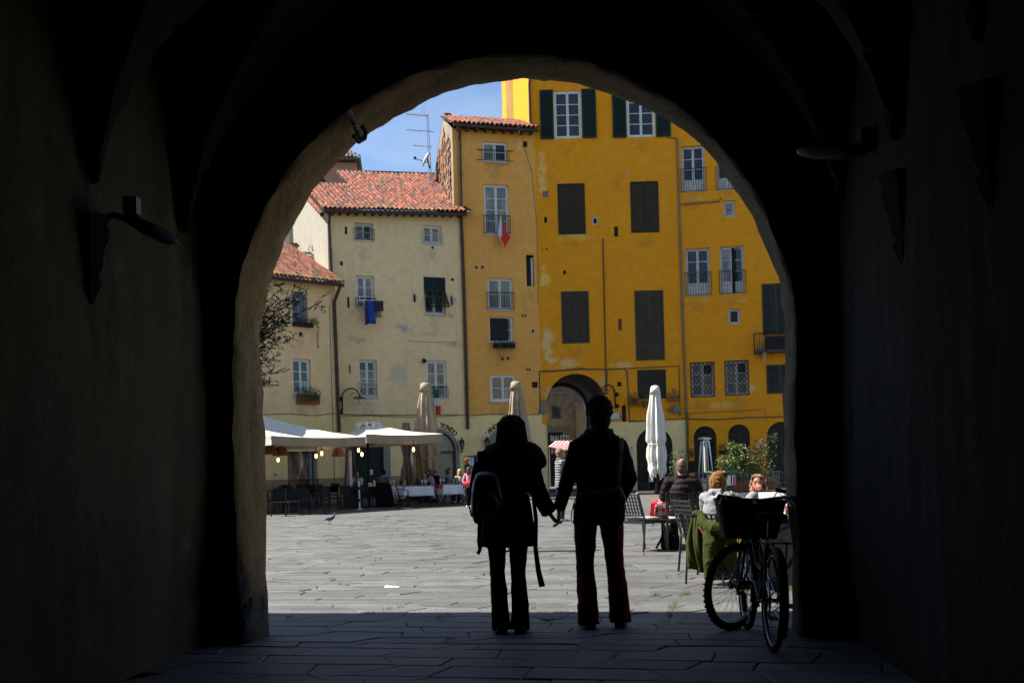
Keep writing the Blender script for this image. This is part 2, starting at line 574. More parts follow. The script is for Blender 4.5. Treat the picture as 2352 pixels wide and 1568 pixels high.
def slab_mesh(mb, S, local, tilt):
    """a flagstone: neighbours share wavy course lines and slanted butt joints, so the gaps stay thin"""
    _, p, q, w, h, sl, sr, k = S
    gap = rs.uniform(0.002, 0.006)
    bot = [(p + w * t, q + edge_q(p + w * t, k)) for t in (0, 0.35, 0.7, 1)]
    top = [(p + w * t, q + h + edge_q(p + w * t, k + 1)) for t in (1, 0.7, 0.35, 0)]
    outl = [(bot[0][0] - sl, bot[0][1]), bot[1], bot[2], (bot[3][0] - sr, bot[3][1]), (top[0][0] + sr, top[0][1]), top[1], top[2], (top[3][0] + sl, top[3][1])]
    cx, cy = p + w / 2, q + h / 2
    tx, ty, dz = rs.uniform(-tilt, tilt) * 0.6, rs.uniform(-tilt, tilt), rs.uniform(-0.004, 0.003)
    def pt(x, y, g, z):
        x, y = x - cx, y - cy
        x -= math.copysign(min(g, abs(x)), x) * (abs(x) > w * 0.4)
        y -= math.copysign(g, y)
        zz = z + dz + tx * x + ty * y
        if local: return (x, y, zz)
        X, Y = s2w(x + cx, y + cy)
        return (X, Y, zz)
    n = len(outl)
    vs = [pt(x, y, gap, -0.05) for x, y in outl] + [pt(x, y, gap, -0.007) for x, y in outl] + [pt(x, y, gap + 0.009, 0.0) for x, y in outl]
    fs = [tuple(2 * n + i for i in range(n))]
    for a in (0, 1):
        fs += [(a * n + i, a * n + (i + 1) % n, (a + 1) * n + (i + 1) % n, (a + 1) * n + i) for i in range(n)]
    mb.add(vs, fs)
for S in slabs[:290]:
    mb = MB()
    slab_mesh(mb, S, True, 0.012)
    cx, cy = s2w(S[1] + S[3] / 2, S[2] + S[4] / 2)
    mb.build('paving_slab', M_SLAB, ground, loc=(cx, cy, 0), rotz=slab_ang)
mb = MB()
for S in slabs[290:]:
    slab_mesh(mb, S, False, 0.014)
tag(mb.build('distant_paving', M_SLAB, ground), kind='stuff')

# grass tufts in the joints
def blades(mb, c, n, h, spread, rnd):
    for _ in range(n):
        x, y = c[0] + rnd.gauss(0, spread), c[1] + rnd.gauss(0, spread)
        a = rnd.uniform(0, 2 * PI)
        dx, dy = math.cos(a), math.sin(a)
        hh = h * rnd.uniform(0.4, 1.1)
        ln = rnd.uniform(0.1, 0.7) * hh
        mb.add([(x - dy * 0.003, y + dx * 0.003, -0.02), (x + dy * 0.003, y - dx * 0.003, -0.02), (x + dx * ln, y + dy * ln, hh)], [(0, 1, 2)])
mb = MB()
rg = random.Random(3)
for (u0, v0, u1, v1, n) in ((1525, 1437, 1552, 1383, 16), (1540, 1400, 1552, 1385, 12), (1460, 1390, 1500, 1370, 8), (1555, 1372, 1580, 1362, 8), (1180, 1412, 1230, 1396, 8), (880, 1402, 940, 1390, 8), (1000, 1425, 1040, 1405, 6), (1500, 1330, 1580, 1322, 6), (1420, 1300, 1520, 1292, 5), (900, 1405, 700, 1420, 6)):
    for k in range(n):
        t = rg.random()
        c = G(u0 + (u1 - u0) * t, v0 + (v1 - v0) * t)
        blades(mb, c, 7, rg.uniform(0.012, 0.05), 0.02, rg)
for (u, v) in ((1577, 1364), (1508, 1368)):
    blades(mb, G(u, v), 34, 0.05, 0.022, rg)
for _ in range(420):
    d = rg.uniform(8.6, 26)
    x = rg.uniform(-0.24, 0.28) * d
    blades(mb, (x, d), 4, 0.018, 0.03, rg)
tag(mb.build('grass', M_LEAFY), 'thin green grass growing in the joints of the paving', 'grass', kind='stuff')

# ------------------------------------------------------------------ gateway: the dark vaulted passage we stand in
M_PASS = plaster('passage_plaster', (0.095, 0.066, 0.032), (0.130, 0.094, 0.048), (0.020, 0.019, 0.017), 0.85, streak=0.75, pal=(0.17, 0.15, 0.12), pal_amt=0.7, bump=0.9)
M_JAMB = plaster('jamb_plaster', (0.36, 0.225, 0.10), (0.42, 0.28, 0.135), (0.09, 0.068, 0.048), 0.75, streak=0.7, bump=0.8)
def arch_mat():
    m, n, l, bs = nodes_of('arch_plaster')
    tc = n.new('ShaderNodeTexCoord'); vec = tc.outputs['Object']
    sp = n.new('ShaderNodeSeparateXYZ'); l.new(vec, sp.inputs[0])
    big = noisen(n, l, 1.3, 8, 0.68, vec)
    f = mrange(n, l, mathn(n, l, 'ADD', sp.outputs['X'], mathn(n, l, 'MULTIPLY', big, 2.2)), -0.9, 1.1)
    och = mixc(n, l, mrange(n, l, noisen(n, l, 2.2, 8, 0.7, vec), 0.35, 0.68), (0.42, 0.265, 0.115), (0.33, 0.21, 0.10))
    dark_mix = mixc(n, l, mrange(n, l, noisen(n, l, 2.6, 8, 0.7, vec, loc=(4, 1, 2)), 0.35, 0.68), (0.125, 0.10, 0.072), (0.19, 0.155, 0.115))
    c = mixc(n, l, f, och, dark_mix)  # ochre on the left jamb, darker tone from the crown rightwards
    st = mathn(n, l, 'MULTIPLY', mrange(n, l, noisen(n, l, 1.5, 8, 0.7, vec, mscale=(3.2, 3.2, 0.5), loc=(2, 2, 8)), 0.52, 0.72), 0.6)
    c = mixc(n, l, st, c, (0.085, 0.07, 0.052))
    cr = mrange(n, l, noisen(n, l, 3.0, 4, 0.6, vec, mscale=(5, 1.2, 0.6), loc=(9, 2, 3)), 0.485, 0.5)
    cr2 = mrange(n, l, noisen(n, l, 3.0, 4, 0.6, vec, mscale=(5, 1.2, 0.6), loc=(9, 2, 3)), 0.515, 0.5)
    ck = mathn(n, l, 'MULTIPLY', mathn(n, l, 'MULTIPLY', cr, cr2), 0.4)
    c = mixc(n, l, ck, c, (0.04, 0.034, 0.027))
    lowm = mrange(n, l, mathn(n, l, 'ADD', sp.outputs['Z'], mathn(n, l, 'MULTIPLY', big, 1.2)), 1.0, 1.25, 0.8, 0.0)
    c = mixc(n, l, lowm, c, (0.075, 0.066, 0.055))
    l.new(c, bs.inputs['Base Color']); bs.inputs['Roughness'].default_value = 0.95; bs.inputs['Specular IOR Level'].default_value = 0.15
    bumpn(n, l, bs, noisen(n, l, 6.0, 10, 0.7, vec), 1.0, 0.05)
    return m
M_BROWNGREY = plaster('brown_grey_plaster', (0.125, 0.105, 0.080), (0.17, 0.14, 0.10), (0.05, 0.045, 0.04), 0.7, streak=0.5, bump=0.8)  # plain brown-grey plaster tone
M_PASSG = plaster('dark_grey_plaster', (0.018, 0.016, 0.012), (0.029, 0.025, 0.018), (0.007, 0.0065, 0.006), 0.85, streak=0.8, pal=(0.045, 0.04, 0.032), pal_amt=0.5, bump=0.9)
M_OUTER = plaster('outer_plaster', (0.40, 0.33, 0.20), (0.45, 0.37, 0.24), bump=0.3)
M_STONE = mat('rough_stone', (0.045, 0.04, 0.033), 0.9, 0, 0.4, 6, 0.9, 14)
PO = V((0.064, 8.003, 0))
PROT = -math.atan(0.093)
gate = thing('gateway', 'dark vaulted stone gateway arch framing the view onto the square', 'gateway', PO, PROT)
AR, AZ = 2.0, 2.2           # arch radius and springing
HW = 2.30                       # half width of the passage
def jitter(x, y, z, a=0.02, f=1.6):
    return a * mnoise.noise(V((x * f, y * f, z * f))) + a * 0.5 * mnoise.noise(V((x * f * 4, y * f * 4, z * f * 4)))
# reveal (soffit and jambs of the arch)
def arch_line(hw, r, z0, n=48, ex=0.0):
    pts = []
    for k in range(14):
        pts.append((-hw, z0 * k / 14))
    for k in range(n + 1):
        a = PI - PI * k / n
        pts.append((r * math.cos(a), z0 + r * math.sin(a) + ex))
    for k in range(13, -1, -1):
        pts.append((hw, z0 * k / 14))
    return pts
far_l = arch_line(AR, AR, AZ, 120)
near_l = [(x - 0.04, z) for x, z in arch_line(2.03, 2.03, AZ - 0.02, 120)]
rings = []
for t in (0.0, 0.04, 0.3, 0.5, 0.7, 0.96, 1.0):
    ring = []
    for (xa, za), (xb, zb) in zip(far_l, near_l):
        x, z = xa + (xb - xa) * t, za + (zb - za) * t
        nx, nz = (x, z - AZ) if z > AZ else (x, 0)
        ln = math.hypot(nx, nz) or 1
        e = jitter(x, t * 2, z, 0.032, 1.1) + jitter(x, t * 4, z, 0.016, 6.0) + (0.015 if t in (0.0, 1.0) else 0.0)
        ring.append((x + nx / ln * e, -0.45 * t, max(0, z + nz / ln * e)))
    rings.append(ring)
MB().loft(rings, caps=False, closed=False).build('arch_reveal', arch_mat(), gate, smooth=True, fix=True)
arch_far, arch_near = [(p[0], p[2]) for p in rings[0]], [(p[0], p[2]) for p in rings[-1]]

def flat_with_holes(outer, holes, y, mi=0, refine=None):
    """triangles of a flat wall (x, z outline with cut-outs) at depth y"""
    vs, es = [], []
    for loop in [outer] + holes:
        o = len(vs)
        vs += [V(p) for p in loop]
        es += [(o + i, o + (i + 1) % len(loop)) for i in range(len(loop))]
    for p in (refine or []):
        vs.append(V(p))
    rv, _, rf, *_ = delaunay_2d_cdt(vs, es, [], 0, 1e-5)
    def inside(p, poly):
        c = False
        n = len(poly)
        for i in range(n):
            a, b = poly[i], poly[i - 1]
            if (a[1] > p[1]) != (b[1] > p[1]) and p[0] < (b[0] - a[0]) * (p[1] - a[1]) / (b[1] - a[1]) + a[0]:
                c = not c
        return c
    fs = []
    for f in rf:
        cx = sum(rv[i][0] for i in f) / len(f)
        cz = sum(rv[i][1] for i in f) / len(f)
        if inside((cx, cz), outer) and not any(inside((cx, cz), h) for h in holes):
            fs.append(tuple(f))
    return [(p[0], y, p[1]) for p in rv], fs
w = MB()
vs, fs = flat_with_holes([(-HW - 0.3, 0), (HW + 0.3, 0), (HW + 0.3, 5.4), (-HW - 0.3, 5.4)], [[(x, z - (0.001 if z <= 0 else 0)) for x, z in arch_near]], -0.45)
w.add(vs, fs)
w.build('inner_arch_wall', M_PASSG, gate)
w = MB()
vs, fs = flat_with_holes([(-14, 0), (18, 0), (18, 14), (-14, 14)], [[(x, z - (0.001 if z <= 0 else 0)) for x, z in arch_far]], 0.0)
w.add(vs, fs)
w.add([(-14, 0, 14), (18, 0, 14), (18, -16, 14), (-14, -16, 14)], [(0, 1, 2, 3)])
w.add([(-14, 0, 0), (-14, 0, 14), (-14, -16, 14), (-14, -16, 0)], [(0, 1, 2, 3)])
w.add([(18, 0, 0), (18, 0, 14), (18, -16, 14), (18, -16, 0)], [(0, 1, 2, 3)])
w.add([(-14, -16, 0), (18, -16, 0), (18, -16, 14), (-14, -16, 14)], [(0, 1, 2, 3)])
w.build('outer_wall', M_OUTER, gate)
# side walls
BAY, BY0 = 1.30, -0.82
def z_cross(y):
    t = ((y - BY0) / BAY) % 1.0
    s = (t - 0.5) * 2
    return 2.5 + 1.95 * math.sqrt(max(0, 1 - s * s))
def z_barrel(x):
    return 2.5 + HW * math.sqrt(max(0, 1 - (x / (HW + 0.001)) ** 2)) * 1.02
yy = [-0.45 - 0.05 * k for k in range(0, 205)]
for sx in (-1, 1):
    w = MB()
    rows = []
    for y in yy:
        top = z_cross(y) + 0.02
        rows.append([(sx * (HW + jitter(y, k * 0.13, sx, 0.035, 1.3) + (0.05 * smooth01((0.9 - top * k / 16) / 0.5))), y, top * k / 16) for k in range(17)])
    w.loft(rows, caps=False, closed=False)
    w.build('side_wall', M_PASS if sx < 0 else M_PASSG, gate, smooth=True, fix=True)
w = MB()
xs = [HW * math.sin(R(a)) for a in range(-90, 91, 4)]
w.loft([[(x, y, max(z_barrel(x), z_cross(y)) + jitter(x, y, 1, 0.02)) for x in xs] for y in yy], caps=False, closed=False)
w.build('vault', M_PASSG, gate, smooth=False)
w = MB()
w.add([(-HW - 0.2, -10.6, 0), (HW + 0.2, -10.6, 0), (HW + 0.2, -10.6, 5.2), (-HW - 0.2, -10.6, 5.2)], [(0, 1, 2, 3)])
w.build('added_stop_wall', M_PASS, gate)  # unseen wall added behind the camera so the open passage stays dark
# hanging corbels under the vault ribs
for k in range(1, 4):
    y = BY0 - BAY * k
    for sx in (-1, 1):
        c = MB()
        zt = 2.78
        prof = [(0.015, 2.27), (0.05, 2.34), (0.07, 2.40), (0.045, 2.43), (0.075, 2.47), (0.09, 2.58), (0.115, 2.63), (0.125, 2.69), (0.11, 2.72), (0.14, zt)]
        c.lathe(prof, 6, (sx * (HW + 0.01), y, 0))
        c.build('corbel', M_STONE, gate)
# weathered stone foot of the left jamb
for i, (x, y, z, sx, sy, sz) in enumerate(((-2.10, -0.34, 0.14, 0.10, 0.15, 0.20), (-2.075, -0.12, 0.20, 0.07, 0.12, 0.24), (-2.12, -0.38, 0.45, 0.07, 0.11, 0.20))):
    b = MB()
    b.ball((0, 0, 0), (sx, sy, sz), 26)
    b.v = [tuple(V(p) * (1 + 0.5 * mnoise.noise(V(p) * 11 + V((i, 0, 0))) + 0.3 * mnoise.noise(V(p) * 27))) for p in b.v]
    b.build('foot_stone', M_STONE, gate, smooth=True, loc=(x, y, z))
# dark house wing on the near left side of the ring: its shade falls across the foot of the arch
wing = thing('house', 'tall plain house front beside the near gateway, left of the arch', 'house', (-5.0, 9.95, 0))
w = MB()
w.box(-14, -1.6, 0, 0, 0, 14)
w.build('wall', M_OUTER, wing)
w = MB()
w.prism([(-14.2, 14), (0.4, 14), (-6, 15.4)], -1.6, 0.4)
w.build('roof', M_TILE, wing)

# floodlights and the cable bundle under the arch
def floodlight(label, tip, root, flip):
    t = thing('floodlight', label, 'floodlight', root)
    r = V(tip) - V(root)
    a = MB()
    a.tube([V((0, 0, 0)), r * 0.35, r * 0.8, r], [(0.05, 0.03), (0.075, 0.045), (0.07, 0.04), (0.045, 0.02)], 12, side=(0, 1, 0))
    a.build('housing', M_BLACK, t, smooth=True)
    a = MB()
    a.tube([r * 0.98, r * 1.03], [(0.042, 0.018), (0.035, 0.014)], 12, side=(0, 1, 0))
    a.build('lens', M_LAMPGLASS, t)
    a = MB()
    a.box(-0.03, -0.04, 0.03, 0.05, 0.04, 0.13)
    a.build('junction_box', M_GREYFRAME if flip < 0 else M_BLACK, t)
    a = MB()
    a.tube([(0, 0, 0), (flip * 0.1, 0, 0.03), (flip * 0.3, 0.0, -0.02)], 0.02, 8)
    a.build('bracket', M_BLACK, t)
floodlight('long black floodlight on the left passage wall above a corbel', P(402, 556, 6.5), P(300, 505, 6.2), -1)
floodlight('long black floodlight with pale rounded end on the right passage wall', P(1840, 350, 6.6), P(1985, 345, 6.3), 1)
cb = thing('cable_bundle', 'tangled black cables looped over the left curve of the arch', 'cables', P(815, 300, 7.8))
rc = random.Random(8)
base = P(815, 300, 7.8)
for k in range(12):
    a = MB()
    pts = []
    for t in range(9):
        tt = t / 8
        u = 800 + 26 * tt + rc.uniform(-4, 4)
        v = 252 + 66 * tt + rc.uniform(-3, 3)
        pts.append(P(u, v, 7.62 + 0.25 * tt + rc.uniform(-0.02, 0.02)) - base)
    a.tube(pts, rc.uniform(0.006, 0.013), 6)
    a.build('cable', M_CABLE if k % 3 else M_GREYPIPE, cb)
a = MB()
a.tube([P(812, 312, 7.72) - base, P(824, 326, 7.8) - base, P(838, 318, 7.9) - base, P(840, 304, 7.9) - base, P(832, 290, 7.85) - base], 0.017, 8)
a.build('cable', M_BLACK, cb)
# ------------------------------------------------------------------ houses round the square
class Facade:
    def __init__(s, a, b):                         # a, b = (u, v, depth) of two points of the wall plane
        pa, pb = P(*a), P(*b)
        s.o = V((pa.x, pa.y, 0))
        dv = V((pb.x - pa.x, pb.y - pa.y))
        s.L = dv.length
        s.dx, s.dy = dv.x / s.L, dv.y / s.L
        s.rot = math.atan2(s.dy, s.dx)
        s.M = Matrix.Translation(s.o) @ Matrix.Rotation(s.rot, 4, 'Z')
        s.Mi = s.M.inverted()
    def at(s, u, v, off=0.0):                      # pixel -> (along wall, height) on the plane (off = metres in front)
        a, b = ab(u, v)
        k = a / F
        ox, oy = s.o.x + s.dy * off, s.o.y - s.dx * off
        t = (k * oy - ox) / (s.dx - k * s.dy)
        y = oy + t * s.dy
        return t, H - b * y / F
    def rect(s, u0, v0, u1, v1):
        vm, um = (v0 + v1) / 2, (u0 + u1) / 2
        return s.at(u0, vm)[0], s.at(um, v1)[1], s.at(u1, vm)[0], s.at(um, v0)[1]
    def world(s, x, y, z):
        return s.M @ V((x, y, z))

def house(label, fc, group=None, cat='house'):
    return thing('house', label, cat, fc.o, fc.rot, group)

def wall(parent, outer, holes, m, depth=0.25, name='wall', y=0.0, extra=None):
    w = MB()
    vs, fs = flat_with_holes(outer, holes, y)
    w.add(vs, fs)
    for h in holes:
        n = len(h)
        for i in range(n):
            p, q = h[i], h[(i + 1) % n]
            w.add([(p[0], y, p[1]), (q[0], y, q[1]), (q[0], y + depth, q[1]), (p[0], y + depth, p[1])], [(0, 1, 2, 3)])
    if extra: extra(w)
    return w.build(name, m, parent)

def rect_loop(r):
    return [(r[0], r[1]), (r[2], r[1]), (r[2], r[3]), (r[0], r[3])]
def arch_loop(x0, x1, z0, ztop, n=16, rise=None):
    r = (x1 - x0) / 2
    rz = rise if rise is not None else r
    c = (x0 + x1) / 2
    return [(x0, z0), (x1, z0)] + [(c + r * math.cos(PI * k / n), ztop - rz + rz * math.sin(PI * k / n)) for k in range(n + 1)]

def railing(parent, r, h, y=-0.04, ext=0.04, bars=None, m=None, arms=0.0):
    x0, z0, x1 = r[0] - ext, r[1] + 0.03, r[2] + ext
    a = MB()
    rad = 0.013
    a.tube([(x0 - arms, y, z0 + h), (x1 + arms, y, z0 + h)], 0.016, 6)
    a.tube([(x0 - arms, y, z0), (x1 + arms, y, z0)], rad, 6)
    n = bars or max(5, int((x1 - x0) / 0.105))
    for i in range(n + 1):
        x = x0 + (x1 - x0) * i / n
        a.tube([(x, y, z0), (x, y, z0 + h)], 0.010, 5)
    for x in (x0, x1):
        a.tube([(x, y, z0 + h), (x, 0.05, z0 + h)], rad, 5)
    return a.build('window_railing', m or M_BLACK, parent)

def window(parent, r, rows=2, cols=2, fm=None, pane=None, y=0.10, fw=0.055, sill=True, bottom_panel=0.0, rail=None, rail_m=None, ajar=0, panes=None, slim=0.03, railarm=0.0, railbars=None, empty=()):
    x0, z0, x1, z1 = r
    fm = fm or M_WHITEPAINT
    pane = pane or G_DARK
    a = MB()
    a.box(x0, y, z0, x0 + fw, y + 0.07, z1); a.box(x1 - fw, y, z0, x1, y + 0.07, z1)
    a.box(x0 + fw, y, z1 - fw, x1 - fw, y + 0.07, z1); a.box(x0 + fw, y, z0, x1 - fw, y + 0.07, z0 + fw)
    ob = a.build('window', fm, parent)
    ix0, ix1, iz0, iz1 = x0 + fw, x1 - fw, z0 + fw, z1 - fw
    W = (ix1 - ix0) / cols
    k = 0
    for c in range(cols):
        if c in empty: continue
        s = MB()
        cx0, cx1 = ix0 + W * c + 0.004, ix0 + W * (c + 1) - 0.004
        yy = y + 0.015
        sw = min(0.05, W * 0.16)
        pb = iz0 + sw + bottom_panel * (iz1 - iz0)
        s.box(cx0, yy, iz0, cx0 + sw, yy + 0.045, iz1); s.box(cx1 - sw, yy, iz0, cx1, yy + 0.045, iz1)
        s.box(cx0 + sw, yy, iz1 - sw, cx1 - sw, yy + 0.045, iz1); s.box(cx0 + sw, yy, iz0, cx1 - sw, yy + 0.045, pb)
        if bottom_panel:
            s.box(cx0 + sw + 0.03, yy - 0.012, iz0 + sw + 0.04, cx1 - sw - 0.03, yy - 0.001, pb - 0.06)
        hh = (iz1 - sw - pb) / rows
        for q in range(1, rows):
            zz = pb + hh * q
            s.box(cx0 + sw, yy + 0.004, zz - slim / 2, cx1 - sw, yy + 0.04, zz + slim / 2)
        so = s.build('sash', fm, ob)
        if ajar and c == ajar - 1:
            so.location = (cx1, y, 0)
            me = so.data
            me.transform(Matrix.Translation((-cx1, -y, 0)))
            so.rotation_euler.z = R(-28)
        for q in range(rows):
            p = MB()
            pz0, pz1 = pb + hh * q + (slim / 2 if q else 0), pb + hh * (q + 1) - (slim / 2 if q < rows - 1 else 0)
            pm = panes[k % len(panes)] if panes else pane
            k += 1
            p.box(cx0 + sw, yy + 0.018, pz0, cx1 - sw, yy + 0.026, pz1)
            po = p.build('pane', pm, ob)
            if ajar and c == ajar - 1:
                po.location = (cx1, y, 0)
                po.data.transform(Matrix.Translation((-cx1, -y, 0)))
                po.rotation_euler.z = R(-28)
    if empty:
        p = MB()
        p.box(x0 + fw, y + 0.1, z0 + fw, x1 - fw, y + 0.12, z1 - fw)
        p.build('dark_room', M_HOLE, ob)
    if sill:
        p = MB()
        p.box(x0 - 0.05, -0.05, z0 - 0.055, x1 + 0.05, y + 0.02, z0 - 0.003)
        p.build('sill', M_OLDWHITE if fm is not M_GREYFRAME else M_GREYFRAME, ob)
    if rail:
        railing(parent, r, rail, m=rail_m, arms=railarm, bars=railbars)
    return ob

SLATQ = {}
def shutter_leaf(parent, x0, z0, x1, z1, y, m, split=None, swing=None, slats=True):
    """one louvred leaf; swing = (hinge x, angle) turns it about its hinge"""
    st = 0.07
    a = MB()
    T = 0.04
    a.box(x0, y, z0, x0 + st, y + T, z1); a.box(x1 - st, y, z0, x1, y + T, z1)
    a.box(x0 + st, y, z1 - st, x1 - st, y + T, z1); a.box(x0 + st, y, z0, x1 - st, y + T, z0 + st)
    zones = [(z0 + st, z1 - st)]
    if split is not None:
        a.box(x0 + st, y, split - st / 2, x1 - st, y + T, split + st / 2)
        zones = [(z0 + st, split - st / 2), (split + st / 2, z1 - st)]
    a.box(x0 + st, y + T - 0.006, z0 + st, x1 - st, y + T - 0.002, z1 - st)
    ob = a.build('shutter', m, parent)
    if swing:
        hx, ang = swing
        ob.data.transform(Matrix.Translation((-hx, -y, 0)))
        ob.location = (hx, y, 0)
        ob.rotation_euler.z = ang
    lst = []
    for za, zb in zones:
        n = max(3, int(round((zb - za) / 0.066)))
        for i in range(n):
            zz = za + (zb - za) * (i + 0.5) / n
            lst.append((x0 + st, x1 - st, y, zz))
    SLATQ.setdefault(parent.name, (parent, []))[1].append((ob, lst, m, swing, (z1 - z0) * (x1 - x0)))
    return ob

def flush_slats(limit=290):
    for parent, jobs in SLATQ.values():
        jobs.sort(key=lambda j: -j[4])
        left = limit
        rest = MB()
        restm = None
        for ob, lst, m, swing, _ in jobs:
            W = lst[0][1] - lst[0][0]
            s = MB()
            s.add([(0, -0.012, -0.03), (W, -0.012, -0.03), (W, -0.004, -0.032), (0, -0.004, -0.032), (0, 0.022, 0.03), (W, 0.022, 0.03), (W, 0.030, 0.028), (0, 0.030, 0.028)],
                  [(0, 1, 5, 4), (3, 7, 6, 2), (0, 3, 2, 1), (4, 5, 6, 7)])
            if left >= len(lst):
                me = None
                for (xa, xb, y, zz) in lst:
                    off = V((xa, y + 0.006, zz))
                    if swing: off -= V((swing[0], y, 0))
                    if me is None:
                        o = s.build('slat', m, ob, loc=off)
                        me = o.data
                    else:
                        inst(me, 'slat', ob, off)
                left -= len(lst)
            else:
                for (xa, xb, y, zz) in lst:
                    M = Matrix.Translation((xa, y + 0.006, zz))
                    if swing:
                        M = Matrix.Translation((swing[0], y, 0)) @ Matrix.Rotation(swing[1], 4, 'Z') @ Matrix.Translation((xa - swing[0], 0.006, zz))
                    rest.add([M @ V(p) for p in s.v], s.f)
                restm = m
        if rest.v:
            tag(rest.build('louvres', restm, parent), kind='stuff')
    SLATQ.clear()

def closed_shutters(parent, r, m, y=-0.012, split=None):
    xm = (r[0] + r[2]) / 2
    for xa, xb in ((r[0], xm - 0.004), (xm + 0.004, r[2])):
        shutter_leaf(parent, xa, r[1], xb, r[3], y, m, split)

def vent(parent, r, m=None, frame=None, depth=0.12):
    a = MB()
    a.box(r[0], 0.10, r[1], r[2], 0.12, r[3])
    o = a.build('wall_opening', m or M_HOLE, parent)
    if frame:
        t = 0.05
        b = MB()
        b.box(r[0], 0.02, r[1], r[0] + t, 0.1, r[3]); b.box(r[2] - t, 0.02, r[1], r[2], 0.1, r[3])
        b.box(r[0] + t, 0.02, r[1], r[2] - t, 0.1, r[1] + t); b.box(r[0] + t, 0.02, r[3] - t, r[2] - t, 0.1, r[3])
        b.build('frame', frame, o)
    return o

def roundvent(parent, c, r=0.075, m=None):
    a = MB()
    a.tube([(c[0], -0.03, c[1]), (c[0], 0.02, c[1])], r, 12)
    o = a.build('round_vent', m or M_OLDWHITE, parent)
    a = MB()
    a.tube([(c[0], -0.034, c[1]), (c[0], -0.025, c[1])], r * 0.75, 12)
    a.build('grille', M_HOLE, o)

def pipe(parent, pts, r=0.05, m=None, name='drainpipe'):
    a = MB()
    a.tube(pts, r, 10)
    for i in range(len(pts) - 1):
        p, q = V(pts[i]), V(pts[i + 1])
        n = int((q - p).length / 1.9)
        for k in range(1, n + 1):
            c = p.lerp(q, k / (n + 1))
            d = (q - p).normalized() * 0.03
            a.tube([c - d, c + d], r * 1.3, 10)
    return a.build(name, m or M_PIPE, parent, smooth=False)

def cable(parent, fc, pts, r=0.012, off=0.03, m=None, sag=0.02):
    """thin wire along the wall through measured points"""
    a = MB()
    out = []
    for i, (u, v) in enumerate(pts):
        t, z = fc.at(u, v)
        out.append(V((t, -off, z)))
    fine = []
    for i in range(len(out) - 1):
        for k in range(4):
            p = out[i].lerp(out[i + 1], k / 4)
            p.z -= sag * math.sin(PI * k / 4) * (out[i + 1] - out[i]).length * 0.3
            fine.append(p)
    fine.append(out[-1])
    a.tube(fine, r, 6)
    return a.build('wall_cable', m or M_CABLE, parent)

